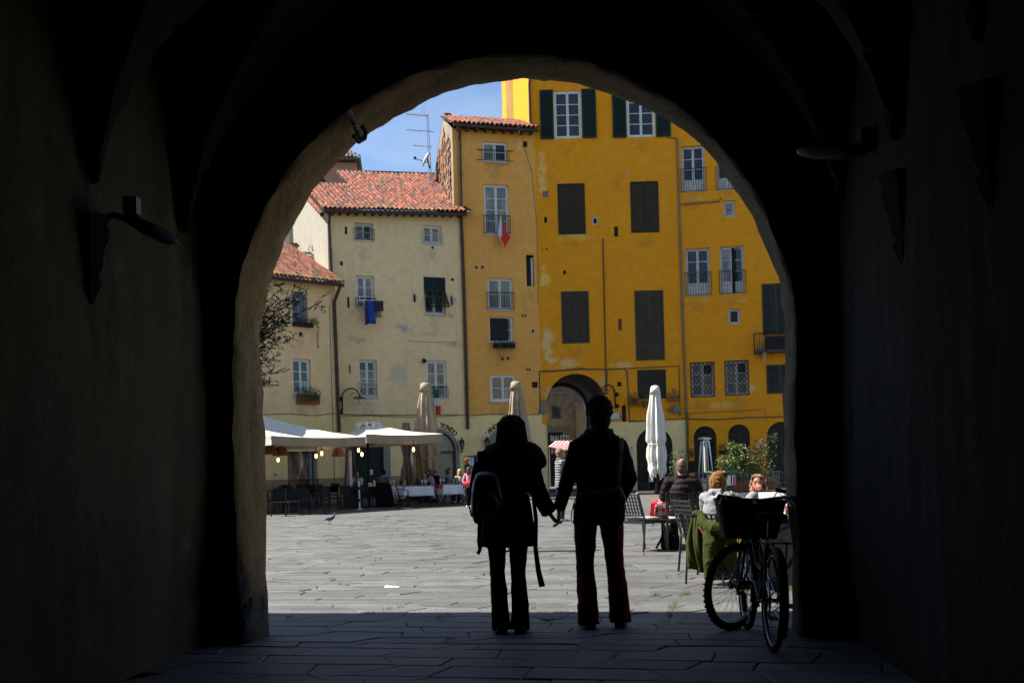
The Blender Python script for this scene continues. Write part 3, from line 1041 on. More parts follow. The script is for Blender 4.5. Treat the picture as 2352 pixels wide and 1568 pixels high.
def cover_tile_mesh(L=0.44, r0=0.085, r1=0.068):
    a = MB()
    seg = 5
    rings = []
    for (y, r, z) in ((0, r0, 0.0), (L, r1, 0.028)):
        rings.append([V((-r * math.cos(PI * k / seg), y, z + r * 0.85 * math.sin(PI * k / seg))) for k in range(seg + 1)])
    a.loft(rings, caps=False, closed=False)
    n = seg + 1
    inner = [p + V((0, 0, -0.018)) for p in rings[0]]
    o = len(a.v)
    a.add(rings[0] + inner, [(k, k + 1, n + k + 1, n + k) for k in range(seg)])
    return a
def tile_roof(parent, A, B, up, rows=None, limit=290, mats=(None, None), pitch=0.2, step=0.33, cut=None, seed=1, lich=2, sheet=True, name='tile'):
    """barrel tiles laid from the eave A-B (local points) along the vector up; cut(s, t) drops tiles outside the roof outline"""
    A, B, up = V(A), V(B), V(up)
    ex = (B - A).normalized()
    L = (B - A).length
    ey = up.normalized()
    S = up.length
    ez = ex.cross(ey).normalized()
    Mx = Matrix((ex, ey, ez)).transposed().to_4x4()
    rt = random.Random(seed)
    if sheet:
        a = MB()
        N = 14
        vs, fs = [], []
        for i in range(N + 1):
            for j in range(N + 1):
                vs.append(A + ex * L * i / N + ey * S * j / N)
        for i in range(N):
            for j in range(N):
                if cut is None or (cut((i + .5) / N * L, (j + .5) / N * S)):
                    fs.append((i * (N + 1) + j, (i + 1) * (N + 1) + j, (i + 1) * (N + 1) + j + 1, i * (N + 1) + j + 1))
        a.add(vs, fs)
        a.build('roof_deck', M_TILEGREY, parent)
    base = cover_tile_mesh(step * 1.3, 0.094, 0.074)
    under = cover_tile_mesh(step * 1.3, 0.072, 0.09)
    shared = {}
    rest = {}
    cnt = 0
    nx, ny = int(L / pitch), int(S / step)
    cells = [(j, i) for j in range(ny) for i in range(nx)]
    for j, i in cells:
        s, t = (i + 0.5) * L / nx, j * step
        if cut is not None and not cut(s, t + step * 0.5): continue
        m = mats[0] or M_TILE
        rr = rt.random()
        if j < lich and rr < (0.5 if j == 0 else 0.25) or rr < 0.03: m = mats[1] or M_TILEOLD
        elif rr > 0.93: m = M_TILEGREY
        wob = 0.25 * mnoise.noise(V((s * 0.6, t * 0.6, seed)))
        pos = A + ex * (s + rt.uniform(-0.012, 0.012)) + ey * (t + rt.uniform(-0.03, 0.03)) + ez * (0.02 + rt.uniform(0, 0.012) + 0.10 * wob)
        M = Matrix.Translation(pos) @ Mx @ Matrix.Rotation(rt.uniform(-0.05, 0.05), 4, 'Z') @ Matrix.Rotation(R(-2), 4, 'X')
        if cnt < limit:
            if m.name not in shared:
                o = base.build(name, m, parent)
                shared[m.name] = o.data
            else:
                o = bpy.data.objects.new(name, shared[m.name])
                C.objects.link(o)
                o.parent = parent
            o.matrix_local = M
            cnt += 1
        else:
            mb = rest.setdefault(m, MB())
            mb.add([M @ V(p) for p in base.v], base.f)
    # channel tiles between the rows, one joined part
    ch = MB()
    flip = Matrix.Rotation(PI, 4, 'Y')
    for j, i in cells:
        s, t = i * L / nx, j * step
        if cut is not None and not cut(s, t + step * 0.5): continue
        M = Matrix.Translation(A + ex * s + ey * t + ez * 0.035) @ Mx @ flip
        ch.add([M @ V(p) for p in under.v], under.f)
    allrest = MB()
    ms = [M_TILE]
    for m, mb in list(rest.items()):
        if m not in ms: ms.append(m)
        allrest.add(mb.v, mb.f, ms.index(m))
    allrest.add(ch.v, ch.f, 0)
    tag(allrest.build('upper_tiles', ms, parent), kind='stuff')

def gutter(parent, A, B, r=0.07, m=None, rafters=True):
    A, B = V(A), V(B)
    a = MB()
    a.tube([A, B], r, 10)
    a.build('gutter', m or M_PIPE, parent)

def leaves(mb, c, rad, n, size, rnd, up=0.3, mi=0, slim=0.4):
    c = V(c)
    for _ in range(n):
        while True:
            p = V((rnd.uniform(-1, 1), rnd.uniform(-1, 1), rnd.uniform(-1, 1)))
            if p.length < 1: break
        p = V((p.x * rad[0], p.y * rad[1], p.z * rad[2])) + c
        leaf(mb, p, size * rnd.uniform(0.6, 1.3), rnd, slim, mi, up)
def leaf(mb, p, s, rnd, slim=0.4, mi=0, up=0.3, d=None):
    d = d or V((rnd.gauss(0, 1), rnd.gauss(0, 1), rnd.gauss(up, 0.7)))
    d = d.normalized()
    sd = d.cross(V((rnd.gauss(0, 1), rnd.gauss(0, 1), rnd.gauss(0, 1))))
    sd = sd.normalized() * s * slim * 0.5
    nn = d.cross(sd).normalized() * s * 0.08
    mb.add([p, p + d * s * 0.5 + sd + nn, p + d * s, p + d * s * 0.5 - sd + nn], [(0, 1, 2, 3)], mi)

def planter(label, fc, u0, v0, u1, v1, m=None, leafm=None, n=150, hang=0.0, group=None, off=0.12, round_=False, grow=0.2):
    x0, z0, x1, z1 = fc.rect(u0, v0, u1, v1)
    w = fc.world((x0 + x1) / 2, -off, z0)
    t = thing('flower_box' if not round_ else 'flower_pot', label, 'planter', w, fc.rot, group)
    W, hh = (x1 - x0) / 2, (z1 - z0)
    a = MB()
    if round_:
        a.lathe([(W * 0.45, 0), (W * 0.75, hh * 0.9), (W * 0.8, hh)], 12)
    else:
        a.box(-W * 0.86, -0.09, 0, W * 0.86, 0.09, hh)
    a.build('box' if not round_ else 'pot', m or M_POT, t)
    rl = random.Random(int(u0))
    b = MB()
    leaves(b, (0, -0.03, hh + grow * 0.2), (W * 1.08, 0.17, grow), n, 0.085, rl)
    if hang:
        for _ in range(int(n * 0.5)):
            x = rl.uniform(-W, W) * 0.8
            leaf(b, V((x, -0.11, hh - rl.random() ** 1.5 * hang)), 0.07, rl, 0.5, 0, -0.8)
    b.build('foliage', leafm or M_LEAF, t)
    return t

# ---- plane of each front (measured)
FB1 = Facade((600, 800, 39.9), (766, 800, 42.6))
FB2 = Facade((757, 700, 43.4), (1057, 700, 45.6))
FB3 = Facade((1052, 600, 45.6), (1235, 600, 46.5))
FB4 = Facade((1228, 600, 46.5), (1566, 600, 46.5))
FB5 = Facade((1566, 600, 46.5), (1830, 600, 45.7))

GRN = -0.3
CREAMY = (0.52, 0.41, 0.21)
PALEY = (0.88, 0.68, 0.30)
def gap_hole(fc, u0, v0, u1, v1):
    return fc.rect(u0, v0, u1, v1)

# ================================================================= peach house (far left)
f = FB1
def fp(f, u, v): return f.at(u, v)
pz = lambda f, u, v: f.at(u, v)
s1, zE = f.at(768, 652)
zEl = f.at(640, 639)[1] + (f.at(640, 639)[1] - zE) / (s1 - f.at(640, 639)[0]) * (f.at(640, 639)[0] + 6.0)
pat = [(*f.at(740, 830), 0.7, 1.3, (0.66, 0.58, 0.26), 0.7), (*f.at(690, 800), 0.8, 0.6, (0.72, 0.43, 0.25), 0.6), (*f.at(720, 720), 0.7, 0.5, (0.72, 0.47, 0.28), 0.6)]
pat += under(f, [(671, 707, 752), (673, 714, 928)], (0.55, 0.40, 0.24), 0.6)
M_B1 = plaster('peach_plaster', (0.85, 0.585, 0.31), (0.84, 0.62, 0.34), (0.42, 0.32, 0.22), 0.3, pat, 0.25)
M_B1LOW = plaster('pale_yellow_base', PALEY, (0.89, 0.70, 0.33), (0.42, 0.37, 0.2), 0.2, (), 0.2)
M_PLINTH = plaster('tan_plinth', (0.34, 0.25, 0.14), (0.38, 0.29, 0.17), (0.16, 0.13, 0.09), 0.4, (), 0.3)
h1 = house('low peach house with window boxes and a lichen tiled roof', f)
wA = f.rect(671, 671, 707, 742)
wB = f.rect(673, 824, 714, 905)
wC = f.rect(687, 762, 696, 773)
shopA = f.rect(661, 1036, 716, 1128)
shopB = f.rect(716, 1036, 731, 1128)
zb = f.at(700, 953)[1]
zp = f.at(640, 1101)[1]
sx = -6.0
wall(h1, [(sx, zb), (s1, zb), (s1, zE), (sx, zEl)], [rect_loop(wA), rect_loop(wB), rect_loop(wC)], M_B1)
wall(h1, [(sx, zp), (s1, zp), (s1, zb), (sx, zb)], [[(shopA[0], zp + 0.001), (shopB[2], zp + 0.001), (shopB[2], shopA[3]), (shopA[0], shopA[3])]], M_B1LOW, name='ground_floor_wall')
wall(h1, [(sx, GRN), (s1, GRN), (s1, zp), (sx, zp)], [[(shopA[0], GRN + 0.001), (shopB[2], GRN + 0.001), (shopB[2], zp - 0.001), (shopA[0], zp - 0.001)]], M_PLINTH, name='plinth')
window(h1, wA, 3, 2, M_GREYFRAME, y=0.08, panes=[G_DARK])
window(h1, wB, 3, 2, M_WHITEPAINT, y=0.10, panes=[G_DARK, G_DARK, G_DARK, G_CURT, G_DARK, G_DARK])
vent(h1, wC)
M_SHOP = glass('shop_glass', (0.10, 0.075, 0.06), 0.06, 0.95, 2.2, (0.30, 0.20, 0.16))  # mottled base colour stands in for marbled reflections in the pane
a = MB(); a.box(shopA[0], 0.16, 0.1, shopA[2] - 0.02, 0.18, shopA[3]); shop = a.build('shop_window', M_SHOP, h1)
a = MB(); a.box(shopB[0] - 0.02, 0.10, 0, shopB[0] + 0.10, 0.18, shopB[3]); a.box(shopB[2] - 0.14, 0.10, 0, shopB[2], 0.18, shopB[3]); a.box(shopA[0], 0.1, 0, shopA[2] - 0.02, 0.17, 0.35); a.build('frame', M_GREYFRAME, shop)
a = MB(); a.box(shopB[0] + 0.1, 0.2, 0, shopB[2] - 0.14, 0.22, shopB[3]); a.build('door', M_SHUT, h1)
a = MB(); a.box(sx, 0.3, 0, s1 - 0.03, 4.5, min(zE, zEl) - 0.05); a.build('inner_shell', M_B1, h1)
# roof of the peach house
up1 = V((-0.0, 3.6, 2.15))
gutter(h1, (sx, -0.42, zEl - 0.06), (s1 + 0.12, -0.42, zE - 0.10))
tile_roof(h1, (s1 - 5.6, -0.45, zE + (zEl - zE) * 5.6 / (s1 - sx)), (s1 + 0.15, -0.45, zE + 0.0), up1, limit=290, seed=4, lich=3)
a = MB(); a.bar((sx, -0.15, zEl - 0.04), (s1, -0.15, zE - 0.04), 0.5, 0.05); a.build('soffit', M_SOFFIT, h1)
# diagonal stain line, pipes
pipe(h1, [(s1 - 0.30, -0.02, zE - 0.9), (s1 - 0.28, -0.02, 0.2)], 0.012, M_GREYPIPE, 'thin_pipe')
pipe(h1, [(s1 - 0.02, -0.40, zE - 0.12), (s1 - 0.10, -0.09, zE - 0.75), (s1 - 0.04, -0.09, zb + 0.5), (s1 - 0.02, -0.09, 3.0)], 0.068)

# ================================================================= cream house
f = FB2
h2 = house('cream house with weathered grey patches, shutters and washing', f)
s1, zE = f.at(1060, 494)
s0 = 0.0
zEl = f.at(757, 489)[1]
gp = (0.42, 0.40, 0.36)
pat = [(*f.at(928, 752), 0.75, 0.42, (0.36, 0.36, 0.35), 0.85), (*f.at(985, 768), 1.5, 0.20, gp, 0.6), (*f.at(915, 860), 0.8, 1.0, (0.52, 0.46, 0.36), 0.75), (*f.at(952, 685), 0.38, 0.5, (0.56, 0.48, 0.34), 0.9), (*f.at(1038, 690), 0.3, 0.45, (0.44, 0.39, 0.30), 0.9), (*f.at(1030, 725), 0.5, 0.25, (0.22, 0.20, 0.16), 0.7), (*f.at(820, 780), 0.9, 0.3, (0.34, 0.30, 0.2), 0.6), (*f.at(1040, 790), 0.7, 0.25, (0.3, 0.27, 0.2), 0.5)]
pat += under(f, [(815, 857, 552), (971, 1014, 559), (818, 860, 706), (974, 1023, 722), (823, 866, 912), (979, 1026, 912)], (0.52, 0.42, 0.27), 0.6)
M_B2 = plaster('cream_plaster', (0.86, 0.625, 0.33), (0.88, 0.66, 0.37), (0.44, 0.38, 0.27), 0.35, pat, 0.3)
wins = dict(a=f.rect(815, 512, 857, 552), b=f.rect(971, 518, 1014, 558.5), c=f.rect(818, 633, 860, 706), d=f.rect(974, 637, 1023, 722), e=f.rect(823, 826, 866, 912), g=f.rect(979, 828, 1026, 912))
slits = [f.rect(792, 520, 798, 538), f.rect(781, 600, 788, 610), f.rect(797.5, 682, 803, 707), f.rect(949.5, 676, 955.4, 694), f.rect(1035.6, 679, 1040, 701), f.rect(802, 838, 805.5, 858)]
doorD = f.rect(806, 1022, 884, 1160)
arc = f.rect(957, 990, 1049, 1160)
zb = f.at(900, 953)[1]
zp = f.at(920, 1092)[1]
wall(h2, [(s0, zb), (s1, zb), (s1, zE), (s0, zEl)], [rect_loop(r) for r in list(wins.values()) + slits], M_B2)
aloop = arch_loop(arc[0], arc[2], GRN + 0.001, arc[3])
dl = [(doorD[0], GRN + 0.001), (doorD[2], GRN + 0.001), (doorD[2], doorD[3]), (doorD[0], doorD[3])]
wall(h2, [(s0, GRN), (s1, GRN), (s1, zb), (s0, zb)], [dl, aloop], M_B1LOW, name='ground_floor_wall')
for xa, xb in ((s0, doorD[0] - 0.2), (doorD[2] + 0.2, arc[0] - 0.16), (arc[2] + 0.16, s1)):
    a = MB(); a.box(xa, -0.025, GRN, xb, 0.0, zp); a.build('plinth', M_PLINTH, h2)
a = MB(); a.box(s0 + 0.02, 0.32, 0, s1, 7.5, zEl - 0.1); a.build('inner_shell', M_HOLE, h2)
window(h2, wins['a'], 2, 2, M_OLDWHITE, y=0.12, panes=[G_CURT, G_CREAM, G_DARK, G_DARK], rail=0.45)
window(h2, wins['b'], 2, 2, M_WHITEPAINT, y=0.12, panes=[G_CREAM, G_CREAM], rail=0.42, rail_m=M_OLDWHITE)
window(h2, wins['c'], 3, 2, M_WHITEPAINT, y=0.12, panes=[G_CREAM, G_CREAM, G_CURT, G_DARK, G_CREAM, G_CREAM])
railing(h2, wins['c'], 0.35)
window(h2, wins['d'], 2, 2, M_WHITEPAINT, y=0.14, pane=G_DARK)
window(h2, wins['e'], 4, 2, M_WHITEPAINT, y=0.12, panes=[G_DARK, G_CREAM, G_CREAM, G_DARK])
window(h2, wins['g'], 3, 2, M_WHITEPAINT, y=0.08, panes=[G_CREAM, G_ROSE, G_CREAM, G_CREAM])
railing(h2, wins['g'], 0.42)
# crossed white railing of the lower left window
r = wins['e']
a = MB()
zt = r[1] + 0.62
for zz in (r[1] + 0.06, zt): a.tube([(r[0], -0.03, zz), (r[2] + 0.05, -0.03, zz)], 0.014, 6)
for k in range(5):
    x = r[0] + (r[2] - r[0]) * k / 4
    a.tube([(x, -0.03, r[1] + 0.06), (x, -0.03, zt)], 0.009, 5)
    if k < 4:
        w4 = (r[2] - r[0]) / 4
        for sg in (0, 1):
            a.tube([(x + w4 * (sg if q % 2 else 1 - sg), -0.03, r[1] + 0.06 + 0.56 * q / 3) for q in range(4)], 0.008, 5)
a.build('window_railing', M_OLDWHITE, h2)
# shutters with the lower flaps pushed out
r = wins['d']
xm = (r[0] + r[2]) / 2
zs = r[1] + (r[3] - r[1]) * 0.62
for xa, xb in ((r[0], xm - .01), (xm + .01, r[2])):
    shutter_leaf(h2, xa, zs, xb, r[3], -0.03, M_SHUT)
for xa, xb in ((r[0] + 0.06, xm - .03), (xm + .04, r[2] - 0.02)):
    a = MB()
    hh = (r[3] - r[1]) * 0.52
    w = xb - xa
    a.box(0, 0, -hh, 0.06, 0.04, 0); a.box(w - 0.06, 0, -hh, w, 0.04, 0); a.box(0.06, 0, -0.06, w - 0.06, 0.04, 0); a.box(0.06, 0, -hh, w - 0.06, 0.04, -hh + 0.06)
    n = 16
    for k in range(n):
        zz = -0.08 - (hh - 0.16) * k / n
        a.add([(0.06, 0.0, zz - 0.03), (w - 0.06, 0.0, zz - 0.03), (w - 0.06, 0.03, zz + 0.02), (0.06, 0.03, zz + 0.02)], [(0, 1, 2, 3)])
    o = a.build('shutter_flap', M_SHUT, h2, loc=(xa, -0.04, zs + 0.02))
    o.rotation_euler = (R(-24), R(-7), 0)
for q in slits: vent(h2, q)
roundvent(h2, f.at(993.4, 569)); roundvent(h2, f.at(1039, 642), 0.07, M_GREYPIPE)
# green door and arched shop door
a = MB()
a.box(doorD[0], 0.14, 0, doorD[2], 0.18, doorD[3])
dr = a.build('door', M_SHUT, h2)
for k in range(1, 7):
    a = MB()
    zz = doorD[3] * k / 7
    a.box(doorD[0], 0.128, zz - 0.2, doorD[2], 0.139, zz + 0.17)
    a.build('plank', M_SHUT, dr)
a = MB(); a.box(doorD[2] + 0.02, -0.03, 0, doorD[2] + 0.26, -0.002, doorD[3] + 0.1); a.box(doorD[0] - 0.2, -0.03, 0, doorD[0], -0.002, doorD[3] + 0.1); a.build('door_surround', M_GREYFRAME, h2)
def arched_door(parent, rr, m=M_DARKMETAL, pane=G_CREAM, surround=True, fan=False, bars=0):
    x0, _, x1, zt = rr
    rad = (x1 - x0) / 2
    cx = (x0 + x1) / 2
    zc = zt - rad
    a = MB()
    a.prism([(x0 + .02, 0), (x1 - .02, 0)] + [(cx + (rad - .02) * math.cos(PI * k / 14), zc + (rad - .02) * math.sin(PI * k / 14)) for k in range(15)], 0.17, 0.19)
    d = a.build('door', pane, parent)
    a = MB()
    t = 0.1
    for x in (x0, x1 - t): a.box(x, 0.10, 0, x + t, 0.16, zc)
    a.box(cx - 0.05, 0.10, 0, cx + 0.05, 0.16, zc)
    a.box(x0, 0.10, zc - 0.05, x1, 0.165, zc + 0.05)
    pts_o = [(cx + rad * math.cos(PI * k / 14), zc + 0.05 + (rad - .05) * math.sin(PI * k / 14)) for k in range(15)]
    for k in range(14):
        p, q = pts_o[k], pts_o[k + 1]
        a.bar((p[0], 0.13, p[1]), (q[0], 0.13, q[1]), 0.06, t, up=(0, 1, 0))
    if fan:
        for k in range(1, 12):
            an = PI * k / 12
            a.bar((cx + 0.15 * math.cos(an), 0.12, zc + 0.1 + 0.12 * math.sin(an)), (cx + (rad - .08) * math.cos(an), 0.12, zc + (rad - .08) * math.sin(an)), 0.025)
    for k in range(1, bars):
        x = x0 + (x1 - x0) * k / bars
        zz = zc + math.sqrt(max(0, rad ** 2 - (x - cx) ** 2))
        a.tube([(x, 0.05, 0.05), (x, 0.05, zz)], 0.013, 5)
    if bars:
        for zz in (0.4, 1.2, zc): a.tube([(x0, 0.05, zz), (x1, 0.05, zz)], 0.013, 5)
    a.build('frame', m, d)
    if surround:
        a = MB()
        rings = []
        for k in range(17):
            an = PI - PI * k / 16
            rings.append([(cx + rr_ * math.cos(an), y_, zc + rr_ * math.sin(an)) for rr_, y_ in ((rad, 0.0), (rad, -0.02), (rad + 0.14, -0.02), (rad + 0.14, 0.0))])
        a.loft(rings)
        a.box(x0 - 0.14, -0.02, 0, x0, 0, zc); a.box(x1, -0.02, 0, x1 + 0.14, 0, zc)
        a.build('door_surround', M_GREYFRAME, parent)
    return d
arched_door(h2, arc)
# eave, gutter, downpipes
gutter(h2, (s0 - 0.25, -0.5, zEl - 0.05), (s1 + 0.05, -0.5, zE - 0.09))
for k in range(17):
    a = MB(); x = s0 + (s1 - s0) * (k + 0.5) / 17
    zq = zEl + (zE - zEl) * (k + 0.5) / 17; a.box(x - 0.05, -0.48, zq - 0.12, x + 0.05, 0.02, zq - 0.01); a.build('rafter', M_SOFFIT, h2)
a = MB(); a.bar((s0 - 0.2, -0.21, zEl + 0.005), (s1, -0.21, zE + 0.005), 0.52, 0.03); a.build('soffit', M_SOFFIT, h2)
pipe(h2, [(s0 + 0.02, -0.40, zEl - 0.12), (s0 + 0.05, -0.10, zEl - 0.5), (s0 + 0.10, -0.08, zEl - 2.6), (s0 + 0.14, -0.08, zb + 0.0), (s0 + 0.14, -0.08, 3.0)], 0.055)
# roof: front slope up to the ridge, with a lower left part
ridge_h, ridge_d = P(900, 402, 51.6).z - zE, 7.0
tile_roof(h2, (s0 - 0.3, -0.55, zEl + 0.02), (s1 + 1.5, -0.55, zE + (zE - zEl) * 1.5 / s1), (0, ridge_d, ridge_h), limit=290, seed=9, lich=2, cut=lambda s, t: (t < 4.6 or s > 2.2) and s < s1 + 0.40 + 0.175 * t)
# left side wall, sunlit
dirx = -0.03
a = MB()
zl = zE + 2.0
a.add([(s0, 0, GRN), (s0, 0, zEl - 0.02), (s0 + dirx * 4.4, 4.4, zEl + 2.1), (s0 + dirx * 9, 9, zEl + 2.1), (s0 + dirx * 9, 9, GRN)], [(0, 1, 2, 3, 4)])
a.build('side_wall', plaster('side_plaster', (0.33, 0.30, 0.24), (0.38, 0.345, 0.28), (0.30, 0.27, 0.22), 0.5, (), 0.4), h2)
a = MB()
for k in range(12):
    t0 = -0.5 + k * 0.42
    a.tube([(s0 - 0.32, t0, zEl + 0.04 + t0 * 0.5), (s0 - 0.32, t0 + 0.45, zEl + 0.07 + (t0 + 0.45) * 0.5)], [0.10, 0.08], 8)
a.build('verge_tiles', M_TILE, h2)
# ridge tiles
a = MB()
for k in range(26):
    x = 2.0 + (s1 - 0.8) * k / 26
    zq = zEl + (zE - zEl) * x / s1 + ridge_h
    a.tube([(x, 6.45, zq + 0.0), (x + 0.34, 6.45, zq + 0.02)], [0.13, 0.10], 8)
a.build('ridge_tiles', M_TILEGREY, h2)
# washing line
r = wins['c']
ln = thing('clothes_rack', 'white clothes rack with a blue towel and dark clothes under the cream house window', 'clothes rack', f.world(r[0], -0.05, r[1] + 0.22), f.rot)
W = r[2] - r[0] + 0.25
a = MB()
a.tube([(0.0, 0, 0), (0, -0.45, 0), (W, -0.45, 0), (W, 0, 0)], 0.018, 6)
for k in (1, 2): a.tube([(0, -0.15 * k, 0), (W, -0.15 * k, 0)], 0.008, 5)
a.tube([(0.05, -0.3, 0.0), (0.1, -0.1, 0.18), (0.25, 0, 0.2)], 0.016, 6)
a.build('rack', M_WHITEPAINT, ln)
def cloth(nm, x0, x1, h0, h1, m, y=-0.45):
    a = MB()
    n = 10
    rows = []
    for j in range(7):
        row = []
        for i in range(n + 1):
            t = i / n
            hh = h0 + (h1 - h0) * t
            row.append((x0 + (x1 - x0) * t + 0.01 * j * math.sin(i), y - 0.02 + 0.025 * math.sin(i * 1.7 + j * 0.4) * j / 6, -hh * j / 6 - 0.01))
        rows.append(row)
    a.loft(rows, caps=False, closed=False)
    o = a.build(nm, m, ln, smooth=True)
    sm = o.modifiers.new('thick', 'SOLIDIFY'); sm.thickness = 0.012
cloth('towel', 0.34, 0.68, 0.95, 0.98, mat('blue_towel', (0.01, 0.05, 0.28), 0.9))
cloth('towel', 0.22, 0.34, 1.02, 0.95, mat('navy_cloth', (0.01, 0.02, 0.08), 0.9))
cloth('shirt', 0.60, W - 0.02, 0.44, 0.42, mat('dark_cloth', (0.02, 0.02, 0.028), 0.9), -0.47)
cloth('shirt', 0.72, 0.95, 0.68, 0.66, M_GREYCLOTH, -0.32)

# ================================================================= ochre house
f = FB3
h3 = house('narrow ochre house with a hanging flag and tiled gable roof', f)
s1, zE = f.at(1228, 306)
s0 = f.at(1044, 500)[0]
OCH = (0.82, 0.385, 0.080)
pat = [(*f.at(1205, 700), 0.3, 1.2, (0.52, 0.34, 0.12), 0.5), (*f.at(1192, 330), 0.3, 0.5, (0.74, 0.56, 0.28), 0.5), (*f.at(1060, 870), 0.4, 2.0, (0.74, 0.54, 0.2), 0.5)]
pat += under(f, [(1108, 1166, 371), (1112, 1169, 538), (1209, 1227, 657), (1124, 1180, 800), (1126, 1184, 921), (1050, 1064, 600)], (0.50, 0.27, 0.085), 0.6)
M_B3 = plaster('ochre_plaster', OCH, (0.84, 0.42, 0.10), (0.50, 0.30, 0.14), 0.32, pat, 0.35)
wins3 = [f.rect(1108, 326, 1166, 371), f.rect(1112, 424, 1169, 538), f.rect(1120, 639, 1178, 711), f.rect(1124, 727, 1179.5, 785), f.rect(1126, 861, 1184, 921)]
slit = f.rect(1209, 585, 1227, 657)
sm3 = [f.rect(1201, 324.5, 1211.5, 338.5), f.rect(1219, 753.5, 1229.5, 767), f.rect(1222, 876.5, 1235.5, 890), f.rect(1199, 722, 1203, 728), f.rect(1205, 722, 1209, 728), f.rect(1209, 846, 1213, 851), f.rect(1215, 846, 1219, 851)]
zb = f.at(1150, 951)[1]
arc3 = f.rect(1122, 986, 1214, 1160)
wall(h3, [(s0, zb), (s1 + 0.25, zb), (s1 + 0.25, zE), (s0, zE)], [rect_loop(r) for r in wins3 + [slit] + sm3], M_B3)
s1b = f.at(1259, 1040)[0]
wall(h3, [(s0, GRN), (s1b, GRN), (s1b, zb), (s0, zb)], [arch_loop(arc3[0], arc3[2], GRN + .001, arc3[3])], M_B1LOW, name='ground_floor_wall')
a = MB(); a.box(s0 + 0.6, 0.30, 0, s1 + 0.2, 6.0, zE - 0.1); a.build('inner_shell', M_HOLE, h3)
window(h3, wins3[0], 2, 2, M_WHITEPAINT, y=0.10, panes=[G_CURT, G_CURT, G_BLUE, G_BLUE], rail=0.45, railarm=0.2)
window(h3, wins3[1], 4, 2, M_WHITEPAINT, y=0.10, panes=[G_CREAM, G_CURT, G_CURT, G_CURT, G_CREAM, G_CREAM, G_CURT, G_CURT], rail=0.78)
window(h3, wins3[2], 2, 2, M_WHITEPAINT, y=0.10, panes=[G_CREAM, G_CREAM, G_CREAM, G_CREAM], rail=0.72)
window(h3, wins3[3], 2, 2, M_WHITEPAINT, y=0.10, panes=[G_CURT], ajar=2, empty=(0,))
window(h3, wins3[4], 2, 2, M_WHITEPAINT, y=0.04, panes=[G_ROSE, G_ROSE, G_CREAM, G_ROSE])
a = MB(); a.box(slit[0], 0.15, slit[1], slit[2], 0.2, slit[3] - 0.1); o = a.build('wall_opening', M_HOLE, h3)
a = MB(); a.box(slit[0] + 0.24, 0.06, slit[1], slit[0] + 0.32, 0.14, slit[3] - 0.12); a.build('frame', M_OLDWHITE, o)
for q in sm3[:3]: vent(h3, q, frame=M_OLDWHITE if q is sm3[1] else None)
for q in sm3[3:]: vent(h3, q)
for c in (f.at(1094, 614), f.at(1108, 614)): roundvent(h3, c, 0.085)
for c in (f.at(1154, 824), f.at(1167, 823)): roundvent(h3, c, 0.085, M_B3)
arched_door(h3, arc3, surround=True)
# window lattice hooks under the top railing
r = wins3[0]
a = MB()
for k in range(9):
    x = r[0] + 0.1 + k * 0.13
    a.tube([(x, -0.04, r[1] + 0.03), (x, -0.06, r[1] - 0.18), (x + 0.07, -0.06, r[1] - 0.18)], 0.007, 5)
a.build('hook_rail', M_BLACK, h3)
gutter(h3, (s0 - 0.05, -0.5, zE + 0.0), (s1 + 0.02, -0.5, zE - 0.05))
for k in range(9):
    a = MB(); x = s0 + (s1 - s0) * (k + 0.5) / 9
    a.box(x - 0.05, -0.48, zE - 0.12, x + 0.05, 0.02, zE - 0.01); a.build('rafter', M_SOFFIT, h3)
pipe(h3, [(f.at(1052, 318)[0], -0.42, zE - 0.05), (f.at(1055, 340)[0], -0.08, zE - 0.5), (f.at(1058, 480)[0], -0.07, f.at(1058, 480)[1]), (f.at(1066, 700)[0], -0.07, f.at(1066, 700)[1]), (f.at(1074, 985)[0], -0.07, f.at(1074, 985)[1])], 0.07)
dr3 = 0.05
tile_roof(h3, (s0 - 0.08, -0.55, zE + 0.08), (s1 + 0.1, -0.55, zE + 0.06), (dr3 * 3.0, 3.2, 1.35), limit=290, seed=21, lich=1)
tag_back = V((dr3 * 8.5, 8.5, -2.2))
a = MB()
A0, A1 = V((s0 + dr3 * 2.7, 2.7, zE + 1.42)), V((s1 + dr3 * 2.7, 2.7, zE + 1.42))
a.add([A0, A1, A1 + V((dr3 * 6, 6, -3.0)), A0 + V((dr3 * 6, 6, -3.0))], [(0, 1, 2, 3)])
a.build('back_roof', M_TILEGREY, h3)
M_GABLE, gn, gl, gbs = nodes_of('gable_brick')
gtc = gn.new('ShaderNodeTexCoord')
gmp = gn.new('ShaderNodeMapping'); gmp.inputs['Rotation'].default_value = (R(90), 0, R(90))
gl.new(gtc.outputs['Object'], gmp.inputs['Vector'])
c_ = mixc(gn, gl, mrange(gn, gl, noisen(gn, gl, 2.2, 8, 0.7, gtc.outputs['Object']), 0.38, 0.55), (0.30, 0.092, 0.032), (0.20, 0.115, 0.055))
c_ = mixc(gn, gl, mrange(gn, gl, noisen(gn, gl, 5.5, 8, 0.7, gtc.outputs['Object'], loc=(3, 2, 5)), 0.56, 0.62), c_, (0.30, 0.25, 0.18))
goi = gn.new('ShaderNodeObjectInfo'); ghs = gn.new('ShaderNodeHueSaturation'); gl.new(c_, ghs.inputs['Color']); gl.new(mrange(gn, gl, goi.outputs['Random'], 0, 1, 0.45, 1.5), ghs.inputs['Value']); gl.new(mrange(gn, gl, goi.outputs['Random'], 0, 1, 1.1, 0.85), ghs.inputs['Saturation']); gl.new(ghs.outputs['Color'], gbs.inputs['Base Color']); gbs.inputs['Roughness'].default_value = 0.95
bumpn(gn, gl, gbs, noisen(gn, gl, 12, 8, 0.7, gtc.outputs['Object']), 0.9, 0.05)
